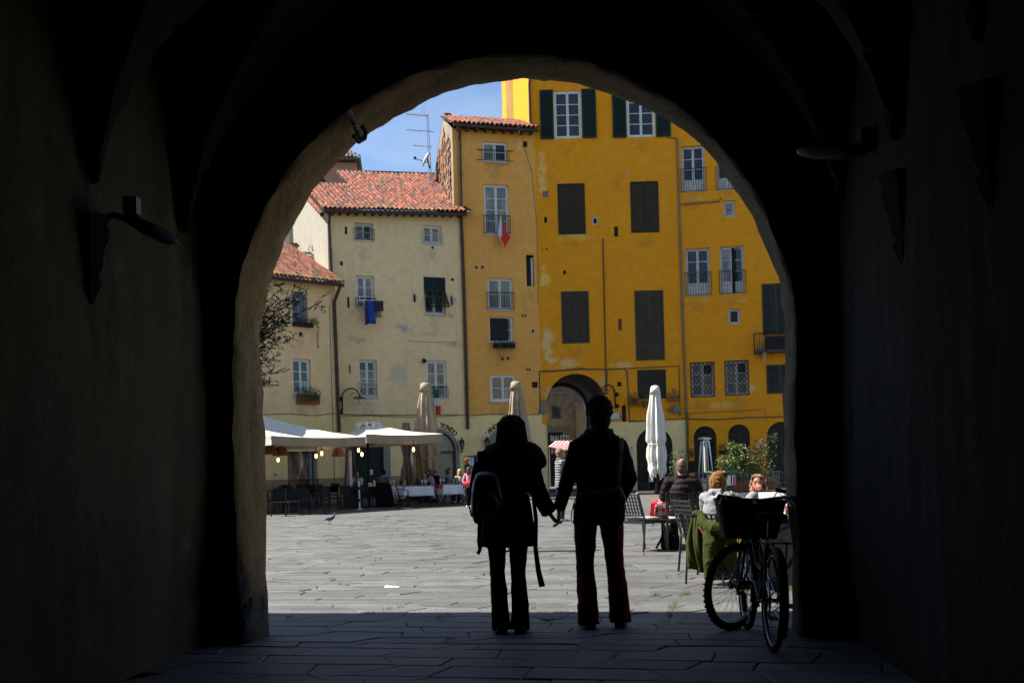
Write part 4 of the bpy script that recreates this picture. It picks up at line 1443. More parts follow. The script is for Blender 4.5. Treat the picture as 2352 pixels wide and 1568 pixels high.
M_RENDER = plaster('grey_render', (0.24, 0.19, 0.13), (0.32, 0.27, 0.20), (0.13, 0.11, 0.085), 0.7, (), 0.6)
ga = lambda t, z: V((s0 + dr3 * t, t, z))
a = MB()
a.add([ga(0, 8), ga(0, zE + 0.02), ga(2.7, zE + 1.38), ga(9, zE - 1.9), ga(9, 8)], [(0, 1, 2, 3, 4)])
a.build('gable_wall', M_RENDER, h3)
# exposed rubble and brick: uneven pieces standing proud of the gable
rb = random.Random(12)
a_me = MB(); a_me.box(-0.02, -0.15, -0.05, 0.02, 0.15, 0.05)
src = None
zt = zE + 1.15
row = 0
cntb = 0
z = zE - 3.7
while z < zt:
    hh = rb.uniform(0.11, 0.22)
    y = 0.55 + (0.12 if row % 2 else 0)
    while y < 5.6:
        w = rb.uniform(0.2, 0.5)
        lim = zE + 1.38 * min(1, y / 2.7) - 0.35 if y < 2.7 else zE + 1.0 - (y - 2.7) * 0.52
        thr = mnoise.noise(V((y * 0.9, z * 0.45, 3)))
        if z + hh < lim and thr > -0.30 and y > 0.35 and not 1.35 < y + 0.1 * math.sin(z * 3) < 1.75:
            if src is None:
                o = a_me.build('brick', M_GABLE, h3); src = o.data
            else:
                o = bpy.data.objects.new('brick', src); C.objects.link(o); o.parent = h3
            o.location = ga(y + w / 2, z + hh / 2) + V((-rb.uniform(0.0, 0.05), 0, 0))
            o.scale = (1, w / 0.31, hh / 0.115)
            o.rotation_euler = (rb.uniform(-0.14, 0.14), 0, math.atan(-dr3) + rb.uniform(-.08, .08))
            cntb += 1
        y += w + 0.02
        if cntb >= 290: break
    z += hh + 0.02
    row += 1
    if cntb >= 290: break
# ================================================================= tall yellow house with the gate
f = FB4
h4 = house('tall yellow house with green shutters over the far archway', f)
s1 = f.at(1566, 600)[0]
s0 = f.at(1218, 250)[0]
zT = f.at(1300, 10)[1]
YEL = (0.82, 0.305, 0.010)
pale = (0.70, 0.62, 0.32)
pat = [(*f.at(1258, 790), 0.5, 1.4, pale, 0.6), (*f.at(1300, 835), 1.3, 0.55, pale, 0.55), (*f.at(1250, 640), 0.45, 0.9, (0.8, 0.58, 0.16), 0.7), (*f.at(1246, 400), 0.35, 1.6, (0.8, 0.6, 0.22), 0.6), (*f.at(1320, 545), 1.2, 0.4, (0.8, 0.58, 0.16), 0.5), (*f.at(1265, 900), 0.7, 0.6, (0.60, 0.48, 0.20), 0.8), (*f.at(1385, 880), 0.4, 0.7, (0.6, 0.48, 0.2), 0.6), (*f.at(1430, 840), 0.9, 0.3, pale, 0.4), (*f.at(1440, 400), 0.5, 0.35, (0.50, 0.38, 0.16), 0.4)]
pat += under(f, [(1272, 1336, 318), (1439, 1505, 315), (1281, 1344, 538), (1448, 1513, 534), (1290, 1353, 788), (1459, 1525, 827), (1376, 1398, 620), (1225, 1245, 700), (1400, 1440, 400)], (0.55, 0.235, 0.02), 0.65)
M_B4 = plaster('yellow_plaster', YEL, (0.84, 0.345, 0.016), (0.54, 0.25, 0.05), 0.22, pat, 0.28)
TW = [f.rect(1272, 209, 1335.5, 318), f.rect(1439, 204, 1504.5, 315)]
MIDS = [f.rect(1281.5, 422, 1344, 538), f.rect(1448.5, 417, 1513, 534)]
LOWS = [f.rect(1290, 669, 1353, 788), f.rect(1459, 667, 1525, 827)]
BOT = f.rect(1464.5, 849, 1529.5, 915)
SM4 = [f.rect(1246.5, 439, 1259.5, 452.5), f.rect(1250, 498, 1256.5, 512), f.rect(1360.5, 498.5, 1373.5, 516), f.rect(1410.5, 520, 1420, 543.5), f.rect(1293.5, 621, 1300, 630), f.rect(1420, 732, 1428.5, 758.5), f.rect(1418, 876.5, 1427.5, 887), f.rect(1428.5, 930, 1438, 968.5), f.rect(1243.5, 568, 1246, 575), f.rect(1254.5, 568, 1257, 575)]
gx0, gx1 = f.at(1258.5, 1000)[0], f.at(1391, 960)[0]
gtop = f.at(1326, 858)[1]
zb = f.at(1480, 967)[1]
gate_loop = arch_loop(gx0, gx1, GRN + 0.001, gtop, 28)
s0w = f.at(1236, 700)[0]
zL = FB3.at(1200, 306)[1]
w_out = [(s0w, zb), (s1, zb), (s1, zT), (s0, zT), (s0, zL), (s0w, zL)]
# the gate cuts both the upper wall and the base: build upper wall outline round it
up_hole = [p for p in arch_loop(gx0, gx1, zb - 0.001, gtop, 28)]
outer = [(s0w, zb), (gx0, zb)] + [(x, z) for x, z in reversed(arch_loop(gx0, gx1, zb, gtop, 28)[2:])] + [(gx1, zb), (s1, zb), (s1, zT), (s0, zT), (s0, zL), (s0w, zL)]
seen = []
outer = [p for i, p in enumerate(outer) if i == 0 or (abs(p[0] - outer[i - 1][0]) + abs(p[1] - outer[i - 1][1])) > 1e-4]
doorR = f.rect(1463, 981, 1546, 1150)
wall(h4, outer, [rect_loop(r) for r in TW + SM4], M_B4)
M_PALE4 = M_B1LOW
wall(h4, [(gx1, GRN), (s1, GRN), (s1, zb), (gx1, zb)], [arch_loop(doorR[0], doorR[2], GRN + .001, doorR[3])], M_PALE4, name='ground_floor_wall')
for r, pn in zip(TW, ([G_BLUE], [G_BLUE])):
    window(h4, r, 4, 2, M_WHITEPAINT, y=0.05, panes=pn, fw=0.07, sill=False)
    w_ = (r[2] - r[0])
    shutter_leaf(h4, r[0] - w_ * 0.50, r[1] - 0.02, r[0] - 0.02, r[3] + 0.05, -0.07, M_SHUT)
    shutter_leaf(h4, r[2] + 0.02, r[1] - 0.02, r[2] + w_ * 0.53, r[3] + 0.05, -0.07, M_SHUT)
for r in MIDS: closed_shutters(h4, r, M_SHUT, -0.03)
closed_shutters(h4, LOWS[0], M_SHUTOLD, -0.03)
closed_shutters(h4, LOWS[1], M_SHUTOLD, -0.03, split=f.at(1490, 779.5)[1])
closed_shutters(h4, BOT, M_SHUT, -0.03)
for k, q in enumerate(SM4): vent(h4, q, frame=M_OLDWHITE if k == 2 else None, m=M_BROWNWOOD if k == 5 else (M_GREYFRAME if k == 0 else M_HOLE))
arched_door(h4, doorR, pane=G_DARK, surround=False, bars=11)
# left side wall rising above the ochre roof, in the sun
a = MB()
a.add([(s0, 0, zL - 1), (s0, 0, zT), (s0 - 0.2 * 6.2, 6.2, zT), (s0 - 0.2 * 6.2, 6.2, zL - 2)], [(0, 1, 2, 3)])
a.build('side_wall', M_B4, h4)
for t0, t1, m in ((3.6, 5.2, plaster('rust_plaster', (0.30, 0.15, 0.03), (0.36, 0.2, 0.05))),):
    a = MB(); a.add([(s0 - 0.2 * t0 - 0.012, t0, zL), (s0 - 0.2 * t1 - 0.012, t1, zL), (s0 - 0.2 * t1 - 0.012, t1, zT), (s0 - 0.2 * t0 - 0.012, t0, zT)], [(0, 1, 2, 3)]); a.build('side_strip', m, h4)
pipe(h4, [(s0 + 0.28, -0.35, zT), (s0 - 0.02, -0.12, zL + 2.15), (s0 - 0.02, -0.10, zL + 0.5), (s0 + 0.16, -0.2, zL + 0.1)], 0.055)
pipe(h4, [(*[f.at(1384.5, 548)[0]], -0.03, f.at(1384.5, 548)[1]), (f.at(1391.5, 846)[0], -0.03, f.at(1391.5, 846)[1]), (f.at(1392, 900)[0], -0.03, f.at(1392, 900)[1])], 0.026, mat('rust_pipe', (0.12, 0.03, 0.015), 0.7), 'thin_pipe')
pipe(h4, [(f.at(1416, 1012)[0], -0.1, f.at(1416, 1012)[1]), (f.at(1417, 1150)[0], -0.1, 0)], 0.075)
a = MB(); a.box(f.at(1416, 1012)[0] - 0.11, -0.2, f.at(1416, 1012)[1], f.at(1416, 1012)[0] + 0.11, -0.02, f.at(1416, 1000)[1]); a.build('pipe_head', M_PIPE, h4)
# the vaulted way through under the house
a = MB()
GL = 6.6
dgx = -0.30 - 0.1
rings = []
loop = arch_loop(gx0, gx1, -0.2, gtop, 28)[1:] + [(gx0, -0.2)]
cxg = (gx0 + gx1) / 2
for t, sc in ((0, 1.0), (0.35, 1.0), (0.36, 1.06), (6.0, 1.06), (6.01, 0.97), (GL, 0.97)):
    rings.append([(cxg + (x - cxg) * sc + dgx * t / GL, t, (z if z < 1.5 else 1.5 + (z - 1.5) * (1 + (sc - 1) * 0.5))) for x, z in loop])
a.loft(rings, caps=False, closed=False)
a.build('archway_vault', plaster('grey_vault_plaster', (0.16, 0.15, 0.135), (0.2, 0.19, 0.17)), h4)
a = MB()
bx = [(s0w, GL)]
far = [(p[0], p[2]) for p in rings[-1]]
vs, fs = flat_with_holes([(gx0 - 3, -0.15), (gx1 + 9, -0.15), (gx1 + 9, 9), (gx0 - 3, 9)], [far], GL + 0.02)
a.add(vs, fs)
a.add([(gx0 - 2, 0.5, 9), (gx1 + 9, 0.5, 9), (gx1 + 9, GL, 9), (gx0 - 2, GL, 9)], [(0, 1, 2, 3)])
a.build('back_wall', M_OUTER, h4)
a = MB(); a.box(s0w + 0.1, 0.3, gtop + 0.5, s1, 6.1, zT); a.build('inner_shell', M_HOLE, h4)
a = MB(); a.box(gx1 + 0.25, 0.3, 0, s1, 6.1, gtop + 0.45); a.build('inner_shell', M_HOLE, h4)
a = MB(); a.box(s0 - 1.6, -0.6, zT, s1, 8, zT + 0.25); a.build('roof', M_TILE, h4)
# bare masonry flank left of the gate
a = MB(); a.box(f.at(1238, 935)[0], -0.03, f.at(1250, 951)[1], gx0 - 0.01, -0.002, f.at(1250, 922)[1]); a.build('bare_masonry', M_RENDER, h4)

# ================================================================= golden end house
f = FB5
h5 = house('golden end house with French windows and a small iron balcony', f)
s1 = f.at(1836, 600)[0] + 3
zb = f.at(1700, 963)[1]
pat = [(*f.at(1660, 930), 1.6, 0.35, (0.76, 0.52, 0.16), 0.5), (*f.at(1720, 890), 0.6, 0.4, (0.76, 0.58, 0.24), 0.6), (*f.at(1610, 690), 0.8, 0.25, (0.64, 0.44, 0.15), 0.5), (*f.at(1690, 690), 0.8, 0.25, (0.64, 0.44, 0.15), 0.5), (*f.at(1600, 455), 0.8, 0.25, (0.64, 0.5, 0.2), 0.6)]
pat += under(f, [(1565, 1619, 441), (1646, 1699, 436), (1575, 1631, 679), (1653, 1709, 675), (1586, 1641, 911), (1665, 1720, 907), (1556, 1582, 560)], (0.55, 0.235, 0.02), 0.65)
M_B5 = plaster('golden_plaster', (0.82, 0.305, 0.010), (0.84, 0.345, 0.016), (0.54, 0.33, 0.1), 0.22, pat, 0.25)
M_B5L = plaster('bright_golden_base', (0.84, 0.335, 0.010), (0.85, 0.355, 0.014), (0.42, 0.26, 0.05), 0.15, (), 0.2)
FR = [f.rect(1565.5, 335, 1619, 441), f.rect(1646, 330, 1699, 436), f.rect(1575, 570, 1631, 679), f.rect(1653.5, 565, 1709.5, 675)]
SQ = [f.rect(1662, 461, 1688.5, 498.5), f.rect(1672.5, 708.5, 1700.5, 744)]
DIA = [f.rect(1586.5, 832, 1641, 911), f.rect(1665.5, 828, 1719.5, 907)]
SH5 = [f.rect(1751, 651, 1815, 768), f.rect(1761, 837, 1822, 903)]
ARC5 = [f.rect(1595, 978, 1647, 1150), f.rect(1674, 974, 1724, 1150), f.rect(1762, 968, 1832, 1150)]
wall(h5, [(0, zb), (s1, zb), (s1, zT), (0, zT)], [rect_loop(r) for r in FR + SQ + DIA], M_B5)
wall(h5, [(0, GRN), (s1, GRN), (s1, zb), (0, zb)], [arch_loop(r[0], r[2], GRN + .001, r[3]) for r in ARC5], M_B5L, name='ground_floor_wall', y=-0.01)
a = MB(); a.box(0.05, 0.32, 0, s1, 6.1, zT); a.build('inner_shell', M_HOLE, h5)
a = MB(); a.box(0, -0.6, zT, s1, 8, zT + 0.25); a.build('roof', M_TILE, h5)
window(h5, FR[0], 3, 2, M_OLDWHITE, y=0.13, panes=[G_BLUE], bottom_panel=0.24, sill=False, rail=1.0)
window(h5, FR[1], 3, 2, M_OLDWHITE, y=0.13, panes=[G_BLUE], bottom_panel=0.24, sill=False, rail=1.0)
window(h5, FR[2], 3, 2, M_OLDWHITE, y=0.13, panes=[G_BLUE, G_BLUE, G_BLUE, G_DARK, G_DARK, G_DARK], bottom_panel=0.24, sill=False, rail=1.0)
window(h5, FR[3], 3, 2, M_OLDWHITE, y=0.13, panes=[G_CURT, G_CURT, G_CURT, G_DARK, G_DARK, G_DARK], bottom_panel=0.24, sill=False, rail=1.0, ajar=2)
window(h5, SQ[0], 1, 1, M_OLDWHITE, y=0.10, pane=G_CURT, sill=False)
window(h5, SQ[1], 1, 1, M_OLDWHITE, y=0.10, pane=G_BLUE, sill=False)
r = SQ[0]
a = MB(); a.box((r[0] + r[2]) / 2 - 0.12, 0.08, (r[1] + r[3]) / 2 - 0.02, (r[0] + r[2]) / 2 + 0.12, 0.1, (r[1] + r[3]) / 2 + 0.22); a.build('vent_grille', M_GREYFRAME, h5)
for r in DIA:
    ob = window(h5, r, 3, 2, M_OLDWHITE, y=0.12, panes=[G_CURT, G_CREAM, G_CURT, G_CREAM, G_CURT, G_DARK], sill=False)
    a = MB()
    x0, z0_, x1, z1_ = r
    p = 0.30
    W_, Hh = x1 - x0, z1_ - z0_
    for sg in (1, -1):
        k = -6
        while k < 12:
            c0 = k * p * 0.8
            # line z = c0 + sg * 1.25 x, clipped to the opening
            pts = []
            for x in (0, W_):
                z = c0 + sg * 1.3 * x
                if 0 <= z <= Hh: pts.append((x, z))
            for z in (0, Hh):
                x = (z - c0) / (sg * 1.3)
                if 0 < x < W_: pts.append((x, z))
            if len(pts) >= 2:
                a.tube([(x0 + pts[0][0], 0.01 + 0.008 * sg, z0_ + pts[0][1]), (x0 + pts[1][0], 0.01 + 0.008 * sg, z0_ + pts[1][1])], 0.011, 5)
            k += 1
    for q0, q1 in (((x0, z0_), (x1, z0_)), ((x0, z1_), (x1, z1_)), ((x0, z0_), (x0, z1_)), ((x1, z0_), (x1, z1_))):
        a.bar((q0[0], 0.0, q0[1]), (q1[0], 0.0, q1[1]), 0.03)
    a.build('diamond_grille', M_BLACK, ob)
for r in SH5: closed_shutters(h5, r, M_SHUTOLD, -0.04)
for k, r in enumerate(ARC5):
    arched_door(h5, r, m=M_DARKMETAL, pane=[G_DARK, G_DARK, G_DARK][k], surround=False, fan=k < 2)
bal = f.rect(1731, 766, 1836, 806)
a = MB(); a.box(bal[0], -0.55, bal[1] - 0.1, bal[2], 0.0, bal[1] + 0.02); bo = a.build('balcony', M_PIPE, h5)
a = MB()
a.tube([(bal[0], -0.02, bal[3]), (bal[0], -0.52, bal[3]), (bal[2], -0.52, bal[3])], 0.018, 6)
n = 18
for k in range(n + 1):
    x = bal[0] + (bal[2] - bal[0]) * k / n
    a.tube([(x, -0.52, bal[1]), (x, -0.52, bal[3] - 0.12)], 0.010, 5)
    if k < n:
        w_ = (bal[2] - bal[0]) / n
        a.tube([(x + w_ * q / 4, -0.52, bal[3] - 0.12 + 0.1 * math.sin(PI * q / 4)) for q in range(5)], 0.008, 5)
for k in range(1, 4): a.tube([(bal[0], -0.13 * k, bal[1]), (bal[0], -0.13 * k, bal[3])], 0.010, 5)
a.build('railing', M_BLACK, bo)
a = MB(); a.box(bal[0] + 0.45, -0.49, bal[1] + 0.03, bal[2], -0.47, bal[3] - 0.15); a.build('screen_cloth', M_HOLE, bo)
a = MB(); a.box(bal[0] + 0.22, -0.42, bal[1] + 0.02, bal[0] + 0.4, -0.25, bal[1] + 0.22); a.build('pot', M_GREYFRAME, bo)
a = MB(); a.prism([(-0.45, bal[1] - 0.1), (0.0, bal[1] - 0.1), (0.0, bal[1] - 0.42)], bal[0] + 0.35, bal[0] + 0.5, axis='x'); a.build('bracket', M_OLDWHITE, bo)
pipe(h5, [(f.at(1510, 318)[0], -0.05, f.at(1510, 318)[1]), (f.at(1555, 318)[0], -0.05, f.at(1555, 318)[1]), (f.at(1559, 460)[0], -0.05, f.at(1559, 460)[1]), (f.at(1570, 780)[0], -0.05, f.at(1570, 780)[1]), (f.at(1577, 955)[0], -0.05, f.at(1577, 955)[1])], 0.045, M_GREYPIPE)
pipe(h5, [(f.at(1578, 950)[0], -0.06, f.at(1578, 950)[1]), (f.at(1581, 1130)[0], -0.06, 0.2)], 0.055, mat('mossy_pipe', (0.10, 0.11, 0.03), 0.8))
pipe(h5, [(f.at(1562, 470)[0], -0.05, f.at(1562, 470)[1]), (f.at(1652, 463)[0], -0.05, f.at(1652, 463)[1]), (f.at(1656, 458)[0], -0.05, f.at(1656, 455)[1])], 0.03, M_GREYPIPE, 'thin_pipe')
flush_slats()
# meter hatch
a = MB(); q = f.rect(1733, 1007, 1752, 1028); a.box(q[0], -0.03, q[1], q[2], -0.012, q[3]); a.build('meter_hatch', M_B5L, h5)

# ---- cables along the fronts
cable(h1, FB1, [(600, 952), (660, 949), (720, 954), (768, 948)], 0.012)
cable(h2, FB2, [(772, 950), (830, 952), (900, 953), (980, 951), (1056, 952)], 0.016)
cable(h2, FB2, [(775, 956), (850, 954), (930, 957), (1050, 954)], 0.011)
cable(h2, FB2, [(1052, 785), (1000, 786), (935, 783)], 0.006)
cable(h3, FB3, [(1040, 951), (1075, 954), (1130, 950), (1200, 953), (1238, 950)], 0.016)
cable(h3, FB3, [(1205, 340), (1222, 400), (1233, 520), (1236, 700)], 0.008)
cable(h4, FB4, [(1237, 952), (1241, 930), (1239, 852), (1290, 850), (1330, 846), (1390, 848), (1434, 846), (1440, 852), (1443, 905), (1446, 966), (1480, 966)], 0.024)
cable(h4, FB4, [(1245, 853), (1330, 848), (1400, 847), (1480, 844), (1560, 840), (1562, 955)], 0.018)
cable(h4, FB4, [(1241, 918), (1256, 921), (1262, 912)], 0.016)
cable(h4, FB4, [(1395, 848), (1394, 892)], 0.012)
cable(h4, FB4, [(1442, 968), (1500, 965), (1566, 960)], 0.014)
cable(h5, FB5, [(1566, 949), (1610, 947), (1650, 945), (1700, 943), (1745, 940), (1758, 940), (1760, 966)], 0.010)
cable(h5, FB5, [(1560, 960), (1640, 963), (1720, 958), (1830, 955)], 0.022)

# ================================================================= buildings behind
twr = thing('tower', 'small pink rooftop tower with brown tiled cap behind the cream roof', 'rooftop tower', P(778, 402, 54), 0.1)
p0, p1 = P(735, 412, 54), P(818, 374, 54)
w = p1.x - P(778, 402, 54).x
zc = P(790, 372, 54).z - twr.location.z
a = MB(); a.box(-2.2, 0, -3, w, 3, zc); a.build('wall', plaster('pink_plaster', (0.48, 0.28, 0.19), (0.52, 0.32, 0.22)), twr)
a = MB(); a.box(-2.4, -0.35, zc, w + 0.25, 3.3, zc + 0.09); a.build('gutter', M_PIPE, twr)
tile_roof(twr, (-2.4, -0.35, zc + 0.1), (w + 0.25, -0.35, zc + 0.1), (0, 2.0, 1.25), limit=120, mats=(M_TILEGREY, M_TILEOLD), seed=33, cut=lambda s, t: s < (w + 2.65) - t * 0.6, sheet=True)
wb = thing('house', 'bright white house wall high behind the peach roof', 'house', P(672, 560, 50), 0.0)
a = MB(); a.box(-6, 0, -11, 0.9, 4, 3.6); a.build('wall', plaster('white_wall', (0.50, 0.49, 0.46), (0.55, 0.54, 0.51)), wb, rotz=0.0)
a = MB(); a.box(-6.2, -0.3, 3.6, 1.1, 4.3, 3.9); a.build('roof', M_TILE, wb)
a = MB(); a.tube([(0.0, -0.06, 1.6), (0.02, -0.06, -2)], 0.04, 8); a.build('drainpipe', M_GREYPIPE, wb)
ph = thing('house', 'unseen end of the ring of houses left of the peach house', 'house', (-10.2, 36.5, 0))
ph['label'] = 'plain house closing the ring beside the peach house'
a = MB(); a.box(-6, -1, 0, -2.4, 4, 9.5); a.build('wall', M_OUTER, ph)
a = MB(); a.box(-6.3, -1.4, 9.5, -2.2, 4.3, 9.8); a.build('roof', M_TILE, ph)
# street house seen through the far gate
fs_ = Facade((1230, 1000, 62.0), (1400, 1000, 62.0))
h6 = house('pale street house with a tall arched front seen through the far archway', fs_)
M_S = plaster('rosy_grey_plaster', (0.36, 0.28, 0.22), (0.40, 0.32, 0.26), (0.25, 0.22, 0.18), 0.3)
M_S2 = plaster('warm_cream_plaster', (0.45, 0.35, 0.20), (0.48, 0.38, 0.23))
big = fs_.rect(1190, 928, 1328, 1150)
wn_ = fs_.rect(1265, 930.5, 1290, 961)
ex = [fs_.at(1330, 1000)[0]]
bl = arch_loop(big[0], big[2], 0.01, big[3], 20)
wall(h6, [(-3, -0.3), (5, -0.3), (5, 12), (-3, 12)], [bl], M_S, depth=0.15)
shp = fs_.rect(1235, 992, 1302, 1150)
wall(h6, [(big[0] - .1, 0), (big[2] + .1, 0), (big[2] + .1, big[3] + .1), (big[0] - .1, big[3] + .1)], [rect_loop(wn_), [(shp[0], 0.01), (shp[2], 0.01), (shp[2], shp[3]), (shp[0], shp[3])]], M_S2, y=0.15, name='inner_wall')
ob = window(h6, wn_, 1, 1, M_GREYFRAME, pane=G_DARK, y=0.22, sill=False)
a = MB()
for k in range(6):
    x = wn_[0] + (wn_[2] - wn_[0]) * k / 5
    a.tube([(x + 0.06 * math.sin(q * 1.6 + k), 0.16, wn_[1] + (wn_[3] - wn_[1]) * q / 8) for q in range(9)], 0.012, 5)
    a.tube([(x - 0.06 * math.sin(q * 1.6 + k), 0.165, wn_[1] + (wn_[3] - wn_[1]) * q / 8) for q in range(9)], 0.012, 5)
a.build('grille', M_GREYFRAME, ob)
a = MB(); a.box(shp[0], 0.25, 0, shp[2] - 0.15, 0.28, shp[3]); sh = a.build('shop_window', G_DARK, h6)
a = MB(); a.box(shp[2] - 0.15, 0.05, 0, shp[2], 0.2, shp[3]); a.box(shp[0], 0.02, shp[3], shp[2] + 0.1, 0.2, shp[3] + 0.16); a.box(shp[0], 0.0, shp[3] + 0.16, shp[2] + 0.2, 0.2, shp[3] + 0.22); a.build('shop_surround', M_GREYFRAME, h6)
for k in range(9):                                   # rays of the big rusticated arch
    an = R(15 + k * 12)
    a = MB()
    cxx, czz, rr_ = (big[0] + big[2]) / 2, big[3] - (big[2] - big[0]) / 2, (big[2] - big[0]) / 2
    a.bar((cxx + (rr_ + .02) * math.cos(an), -0.012, czz + (rr_ + .02) * math.sin(an)), (cxx + (rr_ + 1.1) * math.cos(an), -0.012, czz + (rr_ + 1.1) * math.sin(an)), 0.02, 0.03, up=(0, 1, 0))
    a.build('joint', M_GREYFRAME, h6)
a = MB(); q = fs_.at(1322, 935); a.box(q[0], -0.25, 0, q[0] + 0.5, 0, q[1]); a.build('pilaster', M_S2, h6)
a = MB(); a.box(q[0] - 0.08, -0.33, q[1], q[0] + 0.55, 0, q[1] + 0.25); a.build('capital', M_S, h6)
zz = fs_.at(1300, 903)[1]
a = MB(); a.box(-3, -0.1, zz, 5, 0, zz + 0.12); a.build('string_course', M_S, h6)
# ------------------------------------------------------------------ writing
def text(s, size, m, parent, loc, rot=(R(90), 0, 0), name='lettering', align='CENTER', ext=0.004, sx=1.0, bold=0.0):
    cu = bpy.data.curves.new(name, 'FONT')
    cu.body = s
    cu.size = size
    cu.align_x = align
    cu.align_y = 'CENTER'
    cu.extrude = ext
    cu.offset = bold
    cu.materials.append(m)
    tmp = bpy.data.objects.new(name, cu)
    me = bpy.data.meshes.new_from_object(tmp)
    bpy.data.objects.remove(tmp)
    o = bpy.data.objects.new(name, me)
    C.objects.link(o)
    o.parent = parent
    o.location = loc
    o.rotation_euler = rot
    o.scale.x = sx
    return o

def arched_text(s, parent, rr, rad_add, a0, a1, size, y=-0.02):
    x0, _, x1, zt = rr
    rad = (x1 - x0) / 2
    cx, zc = (x0 + x1) / 2, zt - rad
    q = rad + rad_add
    n = len(s)
    for i, ch in enumerate(s):
        if ch == ' ': continue
        an = R(a0 + (a1 - a0) * i / (n - 1))
        text(ch, size, M_INK, parent, (cx + q * math.cos(an), y, zc + q * math.sin(an)), (R(90), -(an - PI / 2), 0), 'letter', bold=0.006)
arched_text("L'ANGOLO TONDO", h2, arc, 0.27, 150, 44, 0.28)
arched_text("L'ANGOLO TONDO", h3, arc3, 0.27, 150, 44, 0.28)
text('BIALETTI', 0.46, M_CHALK, h6, (fs_.at(1286, 1006)[0], -0.02, fs_.at(1283.5, 1007)[1]), sx=0.62, bold=0.012)

def wall_plate(name, label, fc, u0, v0, u1, v1, lines, m=None, edge=None, cat='sign', ink=None, size=None, off=0.0):
    x0, z0, x1, z1 = fc.rect(u0, v0, u1, v1)
    t = thing(name, label, cat, fc.world((x0 + x1) / 2, -off, (z0 + z1) / 2), fc.rot)
    W, Hh = (x1 - x0) / 2, (z1 - z0) / 2
    if edge:
        a = MB(); a.box(-W, -0.03, -Hh, W, -0.004, Hh); a.build('frame', edge, t)
        W -= 0.035; Hh -= 0.035
        a = MB(); a.box(-W, -0.036, -Hh, W, -0.031, Hh); a.build('panel', m or M_PAPER, t)
    else:
        a = MB(); a.box(-W, -0.036, -Hh, W, -0.004, Hh); a.build('panel', m or M_PAPER, t)
    n = len(lines)
    for i, s in enumerate(lines):
        text(s, size or Hh * 1.5 / max(1, n), ink or M_INK, t, (0, -0.038, Hh - (i + 0.5) * 2 * Hh / n), ext=0.001)
    return t
wall_plate('street_sign', 'white street name plate with dark rim beside the far archway', FB4, 1398, 945, 1425, 963, ['PIAZZA', 'ANFITEATRO'], edge=M_GREYFRAME, size=0.15, cat='street sign')
wall_plate('house_number', 'small white house number 31 over a wall lantern', FB3, 1105.5, 1003.5, 1113.5, 1009.5, ['31'])
wall_plate('house_number', 'small pale house number 1 plate beside the golden arched doors', FB5, 1587, 1009, 1592, 1015, ['1'], edge=M_GREYFRAME)
def notice(label, fc, u0, v0, u1, v1, off=0.03, dots=4):
    x0, z0, x1, z1 = fc.rect(u0, v0, u1, v1)
    t = thing('paper_notice', label, 'notice', fc.world((x0 + x1) / 2, -off, (z0 + z1) / 2), fc.rot)
    W, Hh = (x1 - x0) / 2, (z1 - z0) / 2
    a = MB(); a.box(-W, -0.006, -Hh, W, 0, Hh); a.build('sheet', M_PAPER, t)
    a = MB()
    for k in range(dots):
        zz = Hh * (0.5 - 1.2 * k / dots)
        a.box(-W * 0.7, -0.008, zz - 0.012, W * (0.7 if k % 2 else 0.3), -0.0065, zz + 0.012)
    a.box(-W * 0.5, -0.008, Hh * 0.6, -W * 0.1, -0.0065, Hh * 0.85)
    a.build('print', M_GREYFRAME, t)
notice('white paper notice on the cream wall left of the shop window', FB1, 627, 1085, 638, 1095)
notice('white paper notice on the wall between shop window and green door', FB2, 768, 1080, 779, 1091)
notice('white paper notice stuck on the dark green door', FB2, 845.5, 1078, 858, 1089.5, off=-0.11)
notice('white notice beside the barred arched doorway', FB4, 1447, 1024, 1456, 1037)
notice('blue and white poster behind the bars of the arched doorway', FB4, 1490, 1092, 1500, 1106, off=0.06)
# framed menu board
x0, z0, x1, z1 = FB3.rect(1069, 1046, 1097, 1074)
t = thing('menu_board', 'wooden framed menu board on the pale wall behind the masked man', 'menu board', FB3.world((x0 + x1) / 2, -0.02, (z0 + z1) / 2), FB3.rot)
W, Hh = (x1 - x0) / 2, (z1 - z0) / 2
a = MB()
for q in ((-W, -Hh, -W + .06, Hh), (W - .06, -Hh, W, Hh), (-W + .06, Hh - .06, W - .06, Hh), (-W + .06, -Hh, W - .06, -Hh + .06)): a.box(q[0], -0.07, q[1], q[2], 0, q[3])
a.build('frame', M_BROWNWOOD, t)
a = MB(); a.box(-W + .06, -0.03, -Hh + .06, W - .06, -0.01, Hh - .06); a.build('panel', M_GREYFRAME, t)
for k in (-1, 1):
    a = MB(); a.box(k * W * 0.42 - W * .36, -0.04, -Hh * .75, k * W * 0.42 + W * .36, -0.032, Hh * .75); a.build('sheet', M_PAPER, t)

